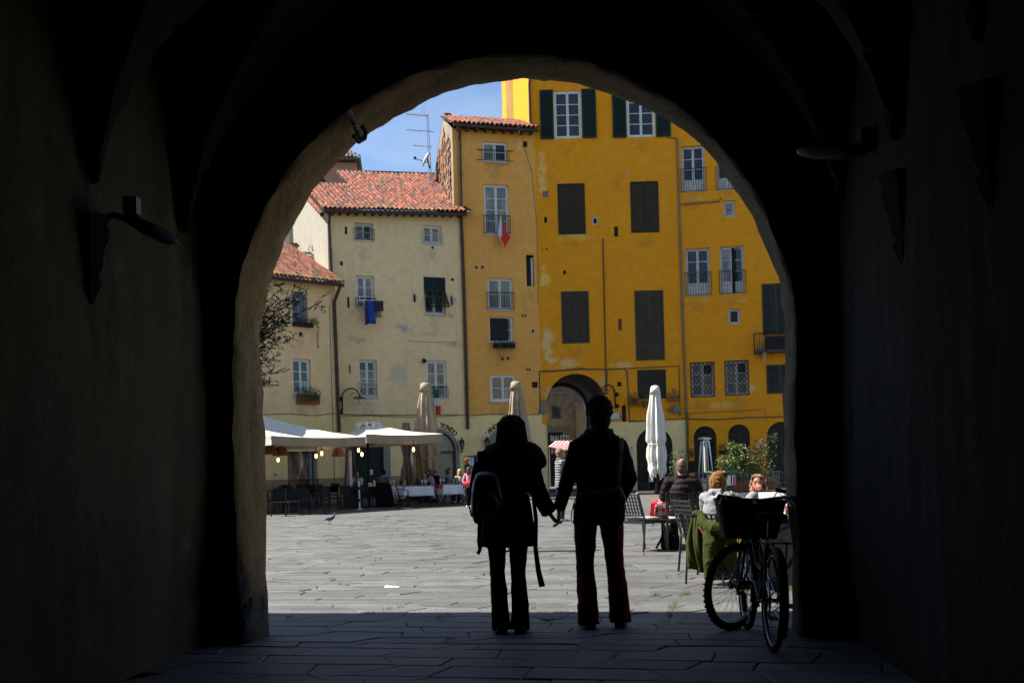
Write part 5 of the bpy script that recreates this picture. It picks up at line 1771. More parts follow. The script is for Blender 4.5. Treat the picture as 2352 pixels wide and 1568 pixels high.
# ------------------------------------------------------------------ wall lamps and lanterns
def street_lamp(label, fc, u, vtop, vbot, flip=1, scale=1.0):
    xb, zb_ = fc.at(u, vbot)
    _, zt_ = fc.at(u, vtop)
    t = thing('street_lamp', label, 'street lamp', fc.world(xb, 0, zb_), fc.rot, 'curled iron street lamps on the house fronts')
    hh = zt_ - zb_
    a = MB()
    pts = [(0, -0.08, -0.1), (0, -0.10, hh * 0.62)]
    for k in range(1, 11):
        an = PI - PI * k / 10
        pts.append((flip * 0.0, -0.10 - 0.38 * (1 + math.cos(an)) * 1.0, hh * 0.62 + hh * 0.38 * math.sin(an)))
    turn = Matrix.Rotation(flip * R(55), 4, 'Z')
    a.tube(pts, 0.028, 8)
    sp = [(0, -0.62 + (0.16 - 0.011 * k) * math.cos(k * 0.55), hh * 0.66 + (0.16 - 0.011 * k) * math.sin(k * 0.55)) for k in range(12)]
    a.tube(sp, 0.014, 6)
    a.xform(turn)
    a.build('bracket', M_BLACK, t)
    a = MB()
    for zz in (0.0, hh * 0.55): a.ball((0, -0.05, zz), 0.10, 8)
    a.build('wall_mount', M_BLACK, t)
    tip = turn @ V((0, -0.86, hh * 0.62))
    a = MB(); a.lathe([(0.03, 0.06), (0.06, 0.0), (0.28, -0.06), (0.29, -0.075), (0.05, -0.05)], 16, tip); a.build('shade', M_DARKMETAL, t)
    a = MB(); a.ball(tip + V((0, 0, -0.2)), (0.075, 0.075, 0.14), 10); a.build('bulb', M_LAMPGLASS, t, smooth=True)
street_lamp('curled iron street lamp on the cream house beside its drainpipe', FB2, 782, 893, 945)
street_lamp('iron street lamp on the yellow wall above the white street plate', FB4, 1417, 884, 932, flip=-1)
def lantern(label, fc, u, v, h):
    x, z = fc.at(u, v)
    t = thing('wall_lantern', label, 'lantern', fc.world(x, -0.18, z), fc.rot, 'small black wall lanterns')
    a = MB(); a.lathe([(0.05, -0.16), (0.11, 0.12), (0.12, 0.13)], 6); a.build('glass', G_CREAM, t)
    a = MB()
    for k in range(6):
        an = PI / 3 * k
        a.tube([(0.05 * math.cos(an), 0.05 * math.sin(an), -0.16), (0.115 * math.cos(an), 0.115 * math.sin(an), 0.12)], 0.012, 5)
    a.lathe([(0.14, 0.12), (0.10, 0.18), (0.03, 0.24), (0.02, 0.32), (0.005, 0.34)], 6)
    a.lathe([(0.02, -0.24), (0.07, -0.16), (0.06, -0.15)], 6)
    a.tube([(0, 0, -0.24), (0.02, 0.02, -0.32), (0, 0.12, -0.34), (0, 0.17, -0.25)], 0.018, 6)
    a.build('cage', M_BLACK, t)
lantern('small black lantern right of the arched shop door', FB2, 1058, 1021, 20)
lantern('small black lantern under the house number 31', FB3, 1117, 1019, 20)
x, z = FB2.at(973, 829)
t = thing('security_lamp', 'small round dark lamp at the corner of the cream house window', 'lamp', FB2.world(x, -0.1, z), FB2.rot)
a = MB(); a.ball((0, 0, 0), 0.10, 10); a.build('housing', M_BLACK, t); a = MB(); a.tube([(0, 0, 0.05), (0, 0.1, 0.1)], 0.03, 6); a.build('bracket', M_BLACK, t)
x, z = FB5.at(1572, 940)
t = thing('junction_reel', 'round grey cable box where the wires meet beside the pipe', 'cable box', FB4.world(FB4.at(1553, 940)[0], -0.06, FB4.at(1553, 940)[1]), 0)
a = MB(); a.tube([(0, -0.12, 0), (0, 0.06, 0)], 0.20, 14); a.box(-0.38, -0.1, -0.06, -0.2, 0.05, 0.08); a.build('housing', M_GREYPIPE, t)

# ------------------------------------------------------------------ flags
def flag(label, fc, x, z, poly_fn, cols, nrow, ncol, pole=None, off=0.25):
    t = thing('flag', label, 'flag', fc.world(x, -off, z), fc.rot)
    for k, m in enumerate(cols):
        a = MB()
        rows = []
        for j in range(nrow + 1):
            rows.append([poly_fn(k, i / ncol, j / nrow) for i in range(ncol + 1)])
        a.loft(rows, caps=False, closed=False)
        o = a.build('stripe', m, t, smooth=True)
        o.modifiers.new('thick', 'SOLIDIFY').thickness = 0.006
    if pole:
        a = MB(); a.tube(pole, 0.015, 6); a.build('pole', M_BROWNWOOD, t)
M_FLAGRED = mat('flag_red', (0.68, 0.022, 0.015), 0.8, 0, 0.08, 3)
M_FLAGWHITE = mat('flag_white', (0.62, 0.62, 0.68), 0.8, 0, 0.08, 3)
M_FLAGGREEN = mat('flag_green', (0.01, 0.09, 0.05), 0.8, 0, 0.1, 3)
x, z = FB3.at(1145, 499)
k_ = 46.0 / F
def fl1(k, s, t):
    # white falls on the left, red on the right, hanging in a narrow point
    zl = -t * 72 * k_
    wl_, wr_ = (-7 * t * k_ * 1.0, 17 * t * k_) if t < 0.62 else (-7 * (1 - t) / 0.38 * k_ * 0.62 + 6 * (t - .62) / .38 * k_, (17 - 12 * (t - 0.62) / 0.38) * k_ * 0.9)
    mid = (4 + 10 * (0.55 - t)) * k_ * t if t < 0.75 else wl_
    mid = max(wl_, min(wr_, mid))
    a_, b_ = (wl_, mid) if k == 0 else (mid, wr_)
    xx = a_ + (b_ - a_) * s
    return (xx * 1.7, -0.10 + 0.06 * math.sin(s * 5 + t * 4 + k), zl)
flag('white and red flag hanging from the ochre house balcony window', FB3, x, z, fl1, (M_FLAGWHITE, M_FLAGRED), 12, 5, [(0, 0.25, 0.1), (0, -0.12, 0)])
x, z = FB2.at(992, 894)
def fl2(k, s, t):
    drop = 56 * k_ * 1.02
    z0_ = -(k + t) / 3 * drop
    q = (k + t) / 3
    xx = (s - 0.15) * 0.27 * (0.8 if k else 1.0) + 0.05 * k
    return (xx, -0.05 + 0.05 * math.sin(s * 6 + q * 2), z0_ - 0.06 * s * (1 - q))
flag('green white and red flag under the cream house lower right window', FB2, x, z, fl2, (M_FLAGGREEN, M_FLAGWHITE, M_FLAGRED), 5, 6, [(0, 0.2, 0.05), (0.05, -0.08, 0)])

# ------------------------------------------------------------------ flower boxes and pots on the fronts
planter('terracotta window box with dark green plants on the peach house', FB1, 676, 907, 731, 928, M_POT, M_LEAF, 520, 0.28, grow=0.28)
planter('dark window box with trailing dry vine on the peach house', FB1, 668, 741, 716, 751, M_BLACK, M_LEAFY, 70, 0.0, grow=0.22)
t = thing('trailing_plant', 'dry brown vine trailing from the upper peach window box', 'plant', FB1.world(*[FB1.at(717, 740)[0], -0.16, FB1.at(717, 740)[1]]), FB1.rot)
a = MB(); rl = random.Random(2)
leaves(a, (0, 0, 0.0), (0.22, 0.12, 0.15), 140, 0.07, rl)
for _ in range(160):
    q = rl.random() ** 1.2
    leaf(a, V((0.10 + rl.gauss(0, 0.05) * (1 - q * .5), -0.05, -q * 1.05)), 0.06, rl, 0.4, 0, -0.8)
a.build('foliage', M_DRYLEAF, t)
planter('black railing box with dark hanging plants under the open ochre window', FB3, 1127, 790, 1184, 800, M_BLACK, M_LEAF, 240, 0.55, grow=0.12, off=0.2)
planter('brown pot with grey green plants left below the yellow house shutters', FB4, 1442, 916, 1468, 931, M_POT, M_LEAF, 130, 0.25, grow=0.25)
planter('round terracotta pot of leafy plants below the yellow house shutters', FB4, 1471, 922, 1491, 936, M_POT, M_LEAFY, 110, 0.1, round_=True, grow=0.25)
planter('terracotta window box with sparse reddish plants beside the white umbrella top', FB4, 1531, 910, 1560, 921, M_POT, M_DRYLEAF, 110, 0.0, grow=0.3)
planter('small terracotta wall pot beside the mossy pipe', FB5, 1584, 1038, 1594, 1050, M_POT, M_DRYLEAF, 40, 0.1, round_=True, grow=0.15)
planter('dark wall basket with red and green plants between golden arches', FB5, 1650, 1034, 1672, 1044, M_BLACK, M_DRYLEAF, 130, 0.2, grow=0.3)

# ------------------------------------------------------------------ roof things
a_ = P(986, 398, 50.5)
an = thing('tv_antenna', 'tall multi-bar television antenna on the gable edge', 'antenna', (a_.x, a_.y, a_.z - 0.3), R(10))
s_ = 50.5 / F
def dz(v): return (398 - v) * s_ + 0.3
a = MB(); a.tube([(0, 0, 0), (-0.06, 0, dz(263))], 0.027, 6); a.tube([(0.10, 0, 0), (0.02, 0, dz(262))], 0.022, 6); a.build('mast', M_STEEL, an)
for k, (v, x0, x1, n) in enumerate(((265, -50, 2, 9), (301, -50, 14, 3), (336, -36, 8, 2))):
    a = MB()
    z = dz(v)
    a.tube([(x0 * s_, 0, z + 0.02), (x1 * s_, 0, z - 0.03)], 0.022, 6)
    for q in range(n):
        x = (x0 + (x1 - x0) * (q + 0.5) / n) * s_
        a.tube([(x - 0.05, -0.35, z), (x + 0.05, 0.35, z)], 0.008, 5)
    a.build('aerial', M_STEEL, an)
a = MB()
for q in range(7): a.tube([(-0.06 - 0.02 * q, -0.3, dz(262) + 0.5 - 0.09 * q), (-0.30 + 0.03 * q, 0.3, dz(262) + 0.42 - 0.09 * q)], 0.007, 5)
a.build('reflector', M_STEEL, an)
dd = P(980, 365, 50.3)
ds = thing('satellite_dish', 'white satellite dish seen edge-on beside the antenna mast', 'satellite dish', dd, R(8))
a = MB(); a.lathe([(0.02, 0.10), (0.2, 0.075), (0.42, 0.0), (0.43, 0.005), (0.2, 0.09), (0.02, 0.115)], 20); a.xform(Matrix.Rotation(R(18), 4, 'Y') @ Matrix.Rotation(R(-80), 4, 'Y')); a.build('dish', M_WHITEPAINT, ds, smooth=True)
a = MB(); a.tube([(0.1, 0, -0.2), (-0.55, 0, -0.1 + 0.1)], 0.018, 6); a.box(-0.62, -0.04, -0.03, -0.5, 0.04, 0.09); a.tube([(0.02, 0, 0), (0.16, 0, -0.45)], 0.03, 6); a.build('arm', M_DARKMETAL, ds)
def roof_pipe(name, label, u, v0, v1, d, r, m, cap=True):
    p = P(u, v1, d)
    t = thing(name, label, 'chimney pot', p)
    hh = (v1 - v0) * d / F
    a = MB(); a.lathe([(r * 1.1, -0.5), (r, 0), (r, hh * 0.7)], 12); a.build('shaft', m, t)
    a = MB()
    for k in range(4):
        q = PI / 2 * k
        a.box(r * .8 * math.cos(q) - 0.02, r * .8 * math.sin(q) - 0.02, hh * .7, r * .8 * math.cos(q) + 0.02, r * .8 * math.sin(q) + 0.02, hh * .9)
    a.lathe([(r * 1.4, hh * .88), (r * 1.45, hh * .95), (r * .4, hh)], 12)
    a.build('cap', m, t)
roof_pipe('chimney', 'slim grey chimney flue with a flat cap on the ochre roof', 1028, 262, 281, 48.4, 0.14, M_GREYPIPE)
roof_pipe('chimney', 'round terracotta chimney pot at the left edge of the cream roof', 727, 436, 466, 46.5, 0.16, M_POT)
roof_pipe('chimney', 'small square terracotta vent half way up the cream roof', 758, 425, 440, 48.0, 0.17, M_POT)
roof_pipe('chimney', 'thin pale twin flue pipe beside the roof skylight', 854, 412, 427, 49.3, 0.09, M_STEEL)
sk = P(890, 432, 49.0)
t = thing('skylight', 'white metal roof hatch among the cream house tiles', 'skylight', sk, FB2.rot)
a = MB(); a.box(-0.32, 0, -0.3, 0.32, 0.8, 0.1); a.build('kerb', M_GREYFRAME, t)
a = MB(); a.add([(-0.38, -0.1, 0.10), (0.38, -0.1, 0.10), (0.33, 0.85, 0.42), (-0.33, 0.85, 0.42), (-0.38, -0.1, 0.15), (0.38, -0.1, 0.15), (0.33, 0.85, 0.47), (-0.33, 0.85, 0.47)], [(3, 2, 1, 0), (4, 5, 6, 7), (0, 1, 5, 4), (1, 2, 6, 5), (2, 3, 7, 6), (3, 0, 4, 7)]); a.build('lid', M_WHITEPAINT, t)
pp = P(668, 580, 46)
t = thing('terrace_planter', 'square terracotta planter on the peach roof terrace', 'planter', pp)
a = MB(); a.prism([(-0.22, -0.12), (0.18, -0.12), (0.28, 0.30), (-0.34, 0.30)], -0.25, 0.25); a.build('pot', M_POT, t)
a = MB(); a.box(-0.40, -0.30, 0.30, 0.34, 0.30, 0.36); a.build('rim', M_POT, t)
t = thing('shrub', 'dark leafy shrub growing behind the peach roof', 'shrub', P(690, 608, 45.8))
a = MB(); rl = random.Random(5)
for c, rr_, n in (((0, 0, 0.2), (0.7, 0.4, 0.4), 260), ((-0.5, 0, 0.4), (0.4, 0.3, 0.5), 120), ((0.55, 0, 0.35), (0.25, 0.2, 0.5), 80)): leaves(a, c, rr_, n, 0.16, rl, slim=0.35)
a.build('foliage', M_OLIVE, t)
a = MB(); a.tube([(0, 0, -1.2), (0, 0, 0.4)], 0.04, 6); a.build('stem', M_BARK, t)

# ------------------------------------------------------------------ olive tree behind the left jamb
OB = V((-2.95, 9.3, 0))            # stands in the shaded strip just outside the arch
ol = thing('olive_tree', 'small olive tree with slim grey green leaves half hidden by the left arch jamb', 'tree', OB)
rl = random.Random(17)
a = MB(); a.tube([(0, 0, 0), (0.03, 0, 0.7), (-0.03, 0.02, 1.3), (0.05, 0, 1.9)], [0.075, 0.055, 0.05, 0.035], 10); a.build('trunk', M_BARK, ol, smooth=True)
br, lf = MB(), MB()
tgt = [P(u, v, 9.3 + rl.uniform(-0.2, 0.15)) - OB for (u, v) in ((640, 668), (668, 690), (705, 672), (738, 693), (650, 715), (640, 745), (665, 725), (628, 700), (622, 770), (640, 790), (655, 772), (618, 740), (633, 650), (612, 690), (620, 800), (695, 660), (610, 655), (600, 720), (605, 780), (660, 740), (682, 700), (645, 690))]
tgt += [P(u, v, 9.35) - OB for (u, v) in ((635, 826), (654, 852), (632, 885), (620, 840), (610, 870))]
tgt += [V((rl.uniform(-0.7, 0.25), rl.uniform(-.3, .2), rl.uniform(1.9, 3.3))) for _ in range(30)]
for t_ in tgt:
    root = V((0.05, 0, 1.75 + 0.2 * rl.random()))
    mid = root.lerp(t_, 0.5) + V((rl.uniform(-.06, .06), rl.uniform(-.06, .06), 0.09))
    pts = [root, root.lerp(mid, 0.6), mid, mid.lerp(t_, 0.6) + V((0, 0, 0.02)), t_]
    br.tube(pts, [0.011, 0.008, 0.005, 0.0035, 0.0018], 5)
    for i in range(2, 5):
        p0_, p1_ = pts[i - 1], pts[i]
        ax = (p1_ - p0_).normalized()
        for q in range(11):
            p = p0_.lerp(p1_, (q + rl.random()) / 11)
            leaf(lf, p, rl.uniform(0.045, 0.075), rl, 0.24, 0, 0, ax * 0.7 + V((rl.gauss(0, .5), rl.gauss(0, .5), rl.gauss(0.1, .5))))
    for sub_ in range(6):                            # side twigs
        b0 = pts[2].lerp(t_, rl.random())
        b1 = b0 + V((rl.uniform(-.16, .16), rl.uniform(-.16, .16), rl.uniform(-.12, .16)))
        br.tube([b0, b1], [0.0025, 0.001], 4)
        for q in range(8):
            p = b0.lerp(b1, (q + 1) / 8)
            leaf(lf, p, rl.uniform(0.04, 0.07), rl, 0.24, 0, 0, (b1 - b0).normalized() * 0.6 + V((rl.gauss(0, .6), rl.gauss(0, .6), rl.gauss(0, .6))))
br.build('branches', M_BARK, ol)
lf.build('crown', M_OLIVE, ol)

# ------------------------------------------------------------------ parasols
def open_parasol(label, A, e1, L, zedge, zpeak, val, m, seed, pk_off=(0, 0), cap=True):
    """A = near corner, e1 = unit vector along the right-hand edge"""
    A = V((A[0], A[1], 0)); e1 = V((e1[0], e1[1], 0)).normalized(); e2 = V((-e1.y, e1.x, 0))
    c = A + (e1 + e2) * L / 2
    t = thing('parasol', label, 'parasol', (c.x, c.y, gz(c.y)), 0, 'open square parasols over the cafe tables')
    off = V((c.x, c.y, gz(c.y)))
    rr_ = random.Random(seed)
    corners = [A - off, A + e1 * L - off, A + (e1 + e2) * L - off, A + e2 * L - off]
    corners = [V((q.x, q.y, zedge)) for q in corners]
    pk = V((pk_off[0], pk_off[1], zpeak))
    for k in range(4):
        p, q = corners[k], corners[(k + 1) % 4]
        a = MB()
        n = 10
        rows = []
        for j in range(n + 1):
            row = []
            for i in range(n + 1):
                s, u_ = j / n, i / n
                b = p.lerp(q, u_)
                x = pk.lerp(b, max(0.06, s))
                x.z -= 0.10 * math.sin(PI * s) * 1.0 + 0.05 * math.sin(PI * u_) * s
                x.z += 0.012 * mnoise.noise(V((x.x * 2, x.y * 2, seed)))
                row.append(x)
            rows.append(row)
        a.loft(rows, caps=False, closed=False)
        a.build('canopy_panel', m, t, smooth=True)
        a = MB()
        rows = []
        for j in range(4):
            rows.append([p.lerp(q, i / 24) + V((0, 0, -0.004 - 0.05 * math.sin(PI * i / 24) - val * j / 3)) + (e1 if k % 2 else e2) * 0.02 * math.sin(i * 1.3) * j / 3 * (1 if k in (1, 2) else -1) for i in range(25)])
        a.loft(rows, caps=False, closed=False)
        a.build('valance', M_BEIGECLOTH if k in (0,) else m, t, smooth=True)  # right-front valance: its shade is put into a darker beige
        a = MB(); a.bar(pk + V((0, 0, -0.34)), p + V((0, 0, -0.09)), 0.03, 0.04); a.build('rib', M_DARKMETAL, t)
        a = MB(); a.bar(V((pk.x, pk.y, zedge - 0.35)), pk.lerp(p, 0.55) + V((0, 0, -0.22)), 0.025, 0.03); a.build('strut', M_DARKMETAL, t)
    a = MB(); a.tube([(pk.x, pk.y, 0.0), (pk.x, pk.y, zpeak - 0.02)], 0.045, 10); a.build('pole', M_BLACK, t)
    a = MB(); a.box(-0.45, -0.45, 0.0, 0.45, 0.45, 0.08); a.build('base', M_DARKMETAL, t)
    a = MB()
    for k in range(8):
        q = 2 * PI * k / 8 + rr_.uniform(-.2, .2)
        a.tube([(0.7 * math.cos(q) * rr_.uniform(.6, 1), 0.7 * math.sin(q) * rr_.uniform(.6, 1), zpeak - 0.26), (0.4 * math.cos(q), 0.4 * math.sin(q), zpeak - 0.10 + rr_.uniform(0, .05)), (0, 0, zpeak - 0.03)], [0.02, 0.075, 0.05], 7)
    a.ball((0, 0, zpeak - 0.05), (0.3, 0.3, 0.06), 10)
    a.xform(Matrix.Translation((pk.x, pk.y, 0)))
    if cap: a.build('vent_cap', m, t, smooth=True)
    return t
A_ = P(623, 1000, 33.0)
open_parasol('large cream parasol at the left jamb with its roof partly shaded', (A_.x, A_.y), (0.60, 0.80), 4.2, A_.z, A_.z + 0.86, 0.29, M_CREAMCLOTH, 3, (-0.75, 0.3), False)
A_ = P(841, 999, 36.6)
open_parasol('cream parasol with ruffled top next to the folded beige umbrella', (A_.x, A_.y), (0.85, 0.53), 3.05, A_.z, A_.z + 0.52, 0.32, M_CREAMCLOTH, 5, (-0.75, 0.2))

def folded_parasol(label, base, ztop, zbot, prof, m, tie, seed, pleats=9, cap=True, group='folded parasols in the square', basekind='slab'):
    t = thing('folded_parasol', label, 'parasol', base, 0, group)
    rr_ = random.Random(seed)
    a = MB()
    n = 72
    rings = []
    ph = [rr_.uniform(0, 2 * PI) for _ in range(4)]
    K = 40
    for j in range(K + 1):
        s = j / K
        z = ztop + (zbot - ztop) * s
        r = 0
        for i in range(len(prof) - 1):
            if prof[i][0] <= s <= prof[i + 1][0]:
                q = (s - prof[i][0]) / (prof[i + 1][0] - prof[i][0])
                r = prof[i][1] + (prof[i + 1][1] - prof[i][1]) * (q * q * (3 - 2 * q))
        ring = []
        for k in range(n):
            an = 2 * PI * k / n
            w = 0.20 * math.sin(pleats * an + ph[0] + 0.6 * math.sin(s * 4)) + 0.10 * math.sin(2 * pleats * an + ph[1] + s * 2) + 0.12 * math.sin(3 * an + ph[2] + s * 3)
            rad = r * (1 + w * min(1, s * 3 + 0.15) * (0.6 if abs(s - tie) < 0.03 else 1))
            zz = z + (0.10 * math.sin(3 * an + ph[3]) + 0.07 * math.sin(7 * an)) * smooth01((s - 0.8) / 0.2)
            ring.append((rad * math.cos(an), rad * math.sin(an), zz))
        rings.append(ring)
    a.loft(rings, caps=False)
    a.build('canopy', m, t, smooth=True)
    a = MB(); a.tube([(0, 0, 0.03), (0, 0, ztop)], 0.04, 10); a.build('pole', M_BLACK, t)
    zt_ = ztop + (zbot - ztop) * tie
    rt_ = [p[1] for p in prof if abs(p[0] - tie) < 0.02]
    a = MB(); rr2 = (rt_[0] if rt_ else 0.2) * 1.12
    a.lathe([(rr2, zt_ - 0.025), (rr2 * 1.05, zt_), (rr2, zt_ + 0.025)], 24, caps=False); a.build('strap', m, t)
    if cap:
        a = MB(); r0 = prof[0][1]
        a.lathe([(r0 * 1.5, ztop - 0.28), (r0 * 1.25, ztop - 0.1), (r0 * 1.05, ztop + 0.02), (0.05, ztop + 0.06)], 14); a.build('vent_cap', m, t, smooth=True)
        a = MB(); a.lathe([(0.09, ztop + 0.05), (0.03, ztop + 0.11)], 8); a.build('finial', M_BLACK, t)
    if basekind == 'slab':
        for k in (-1, 1):
            a = MB(); a.box(k * 0.47 - 0.36, -0.3, 0.0, k * 0.47 + 0.36, 0.3, 0.10); a.build('base_slab', M_RENDER, t)
        a = MB(); a.box(-0.16, -0.33, 0.0, 0.16, 0.33, 0.13); a.box(-0.07, -0.07, 0.1, 0.07, 0.07, 0.4); a.build('base_cross', M_BLACK, t)
    else:
        a = MB(); a.box(-0.4, -0.4, 0, 0.4, 0.4, 0.07); a.build('base', M_BLACK, t)
    return t
def gp(u, v_any, d): 
    p = P(u, v_any, d)
    return V((p.x, p.y, gz(p.y)))
PB = [(0, 0.17), (0.25, 0.26), (0.5, 0.36), (0.72, 0.44), (0.8, 0.40), (0.92, 0.36), (1.0, 0.30)]
b_ = gp(983, 1090, 40.6)
folded_parasol('tall folded beige parasol in front of the arched shop door', b_, P(979, 881, 40.6).z - b_.z, 0.95, PB, M_BEIGECLOTH, 0.8, 4, basekind='plate')
b_ = gp(1191, 1090, 40.5)
folded_parasol('folded beige parasol rising behind the woman with the backpack', b_, P(1182, 878, 40.5).z - b_.z, 0.9, PB, M_BEIGECLOTH, 0.8, 8, basekind='plate')
b_ = gp(1511, 1130, 41.6)
PW = [(0, 0.15), (0.12, 0.20), (0.4, 0.30), (0.60, 0.33), (0.64, 0.30), (0.78, 0.33), (0.86, 0.29), (0.93, 0.31), (1.0, 0.22)]
folded_parasol('tall folded white parasol on a slab base right of the man', b_, P(1507.5, 888, 41.6).z - b_.z, P(1511, 1094, 41.6).z - b_.z, PW, mat('white_canvas', (0.66, 0.63, 0.58), 0.9, 0, 0.08, 2, 0.15, 90), 0.64, 12)
b_ = gp(936, 1110, 41.5)
PS = [(0, 0.14), (0.3, 0.20), (0.6, 0.13), (0.65, 0.14), (0.85, 0.24), (1.0, 0.30)]
folded_parasol('slim folded greige parasol tied at the waist beside the green door', b_, 3.1, 0.75, PS, M_GREYCLOTH, 0.6, 15, cap=False, basekind='plate')

# lamps hanging under the parasols
def wicker(label, p, r):
    t = thing('wicker_lamp', label, 'pendant lamp', p, 0, 'wicker pendant lamps under the parasols')
    a = MB()
    for j in range(10):
        s = j / 9
        rr_ = r * (0.45 + 0.55 * s ** 0.7)
        z = 0.26 - 0.30 * s
        a.tube([(rr_ * math.cos(2 * PI * k / 16), rr_ * math.sin(2 * PI * k / 16), z) for k in range(16)], 0.010, 5, closed=True)
    for k in range(16):
        q = 2 * PI * k / 16
        a.tube([(r * (0.45 + 0.55 * s ** 0.7) * math.cos(q), r * (0.45 + 0.55 * s ** 0.7) * math.sin(q), 0.26 - 0.30 * s) for s in (0, .3, .6, 1)], 0.008, 5)
    a.build('shade', M_WICKER, t)
    a = MB(); a.lathe([(r * 0.42, 0.25), (r * 0.95, -0.03)], 16, caps=False); a.build('lining', mat('wicker_lining', (0.22, 0.11, 0.045), 0.9), t)
    a = MB(); a.tube([(0, 0, 0.26), (0, 0, 0.62)], 0.006, 5); a.build('cord', M_BLACK, t)
wicker('wicker pendant lamp nearest the left jamb', P(617, 1040, 36.9), 0.33)
wicker('wide wicker pendant lamp second from the left jamb', P(645, 1043, 37.4), 0.30)
wicker('small wicker pendant lamp in front of the cream wall', P(777, 1045, 37.6), 0.26)
for (u, v, w_) in ((638.8, 1055, 'lit bulb hanging lowest, under the wicker lamp'), (726, 1046, 'lower of two lit bulbs above the shop window'), (739, 1040, 'upper of two lit bulbs above the shop window'), (823.3, 1032.5, 'upper of two lit bulbs before the dark green door'), (831.3, 1042, 'lower of two lit bulbs before the dark green door'), (949.7, 1031, 'pale lit bulb beside the folded beige parasol')):
    p = P(u, v, 37.4)
    t = thing('light_bulb', w_, 'light bulb', p, 0, 'lit bulbs strung under the parasols')
    a = MB(); a.lathe([(0.010, -0.09), (0.034, -0.065), (0.042, -0.02), (0.032, 0.04), (0.018, 0.06)], 10); a.build('bulb', M_BULB, t, smooth=True)
    a = MB(); a.tube([(0, 0, 0.06), (0, 0, 0.12), (0, 0, 0.42)], [0.022, 0.02, 0.005], 6); a.build('socket', M_BLACK, t)

# patio heaters
def heater(label, base, h, m):
    t = thing('patio_heater', label, 'patio heater', base, R(12), 'pyramid patio heaters')
    a = MB()
    for sx_, sy_ in ((1, 1), (1, -1), (-1, 1), (-1, -1)):
        a.bar((0.27 * sx_, 0.27 * sy_, 0.0), (0.12 * sx_, 0.12 * sy_, h * 0.93), 0.045)
    for zz, w in ((0.72, 0.225), (h * .93, 0.125)):
        for q in range(4):
            c0, c1 = [(1, 1), (1, -1), (-1, -1), (-1, 1)][q], [(1, -1), (-1, -1), (-1, 1), (1, 1)][q]
            a.bar((w * c0[0], w * c0[1], zz), (w * c1[0], w * c1[1], zz), 0.03)
    a.build('frame', m, t)
    a = MB(); a.tube([(0, 0, 0.72), (0, 0, h * .92)], 0.06, 12); a.build('glass_tube', M_LAMPGLASS, t)
    a = MB(); a.loft([[(w * x, w * y, z) for x, y in ((1, 1), (-1, 1), (-1, -1), (1, -1))] for w, z in ((0.25, 0.02), (0.215, 0.50))]); a.build('cabinet', m, t)
    a = MB(); a.lathe([(0.30, h * .96), (0.30, h * .98), (0.12, h)], 6); a.build('hood', m, t)
    return t
heater('dark pyramid patio heater under the parasol before the cream wall', gp(806, 1110, 38.2), 2.28, M_DARKMETAL)
heater('silver pyramid patio heater in front of the first golden arched door', gp(1621, 1090, 43.6), 2.2, M_STEEL)

# ------------------------------------------------------------------ chairs and tables
def lattice_chair(label, loc, rotz, nx=7, nz=6, m=None, cushion=True, group=None, name='chair', sc=1.0):
    t = thing(name, label, 'chair', loc, rotz, group)
    m = m or M_DARKMETAL
    W, D = 0.22, 0.22
    a = MB(); a.box(-W, -D, 0.425, W, D, 0.445); a.build('seat', m, t)
    a = MB()
    tilt = 0.09
    def bp(x, s): return V((x, -D - 0.01 - tilt * s, 0.52 + 0.31 * s))
    n = nx
    for i in range(n + 1):
        x = -W + 0.015 + (2 * W - 0.03) * i / n
        a.bar(bp(x, 0), bp(x, 1), 0.022, 0.012, up=(0, 1, 0))
    for j in range(nz + 1):
        a.bar(bp(-W, j / nz), bp(W, j / nz), 0.018, 0.012, up=(0, 1, 0))
    a.build('backrest', m, t)
    for sx_ in (-1, 1):
        a = MB(); a.tube([(sx_ * (W + 0.012), -D - 0.03, 0.0), (sx_ * (W + 0.012), -D + 0.02, 0.43), (sx_ * (W + 0.012), -D - 0.0, 0.52), (sx_ * (W + 0.012), -D - 0.105, 0.85)], 0.014, 6); a.build('back_leg', m, t)
        a = MB(); a.tube([(sx_ * W, D + 0.02, 0.0), (sx_ * W, D - 0.02, 0.43)], 0.014, 6); a.build('leg', m, t)
    a = MB()
    for sx_ in (-1, 1): a.bar((sx_ * W, -D, 0.415), (sx_ * W, D, 0.415), 0.02)
    a.bar((-W, -D, 0.415), (W, -D, 0.415), 0.02); a.bar((-W, D, 0.415), (W, D, 0.415), 0.02)
    a.build('seat_frame', m, t)
    if cushion:
        a = MB(); a.ball((0, 0, 0.47), (0.21, 0.21, 0.035), 14); a.v = [tuple((max(-.2, min(.2, p[0] * 1.25)), max(-.2, min(.2, p[1] * 1.25)), p[2])) for p in a.v]
        a.build('cushion', mat('cushion_grey', (0.30, 0.30, 0.28), 0.9), t, smooth=True)
    return t
FG = 'dark lattice back chairs at the near tables'
def chair_at(u, v, rotz, ahead=0.22):
    p = G(u, v)
    return V((p.x - math.sin(rotz) * ahead, p.y + math.cos(rotz) * ahead, 0))
c1 = lattice_chair('empty lattice chair with grey cushion standing alone right of the couple', chair_at(1455, 1266, R(-52)), R(-52), group=FG)
c2 = dup(c1, chair_at(1571, 1264, R(-8)), R(-8), 'lattice chair holding the seated man in the dark quilted jacket')
c3 = dup(c1, V((2.27, 11.95, 0)), R(-66), 'lattice chair with the olive coat hung over its back')
c4 = dup(c1, V((2.40, 13.55, 0)), R(-78), 'empty lattice chair between the seated man and the blonde woman')
c5 = dup(c1, V((3.62, 14.75, 0)), R(160), 'lattice chair of the woman reading the white menu')

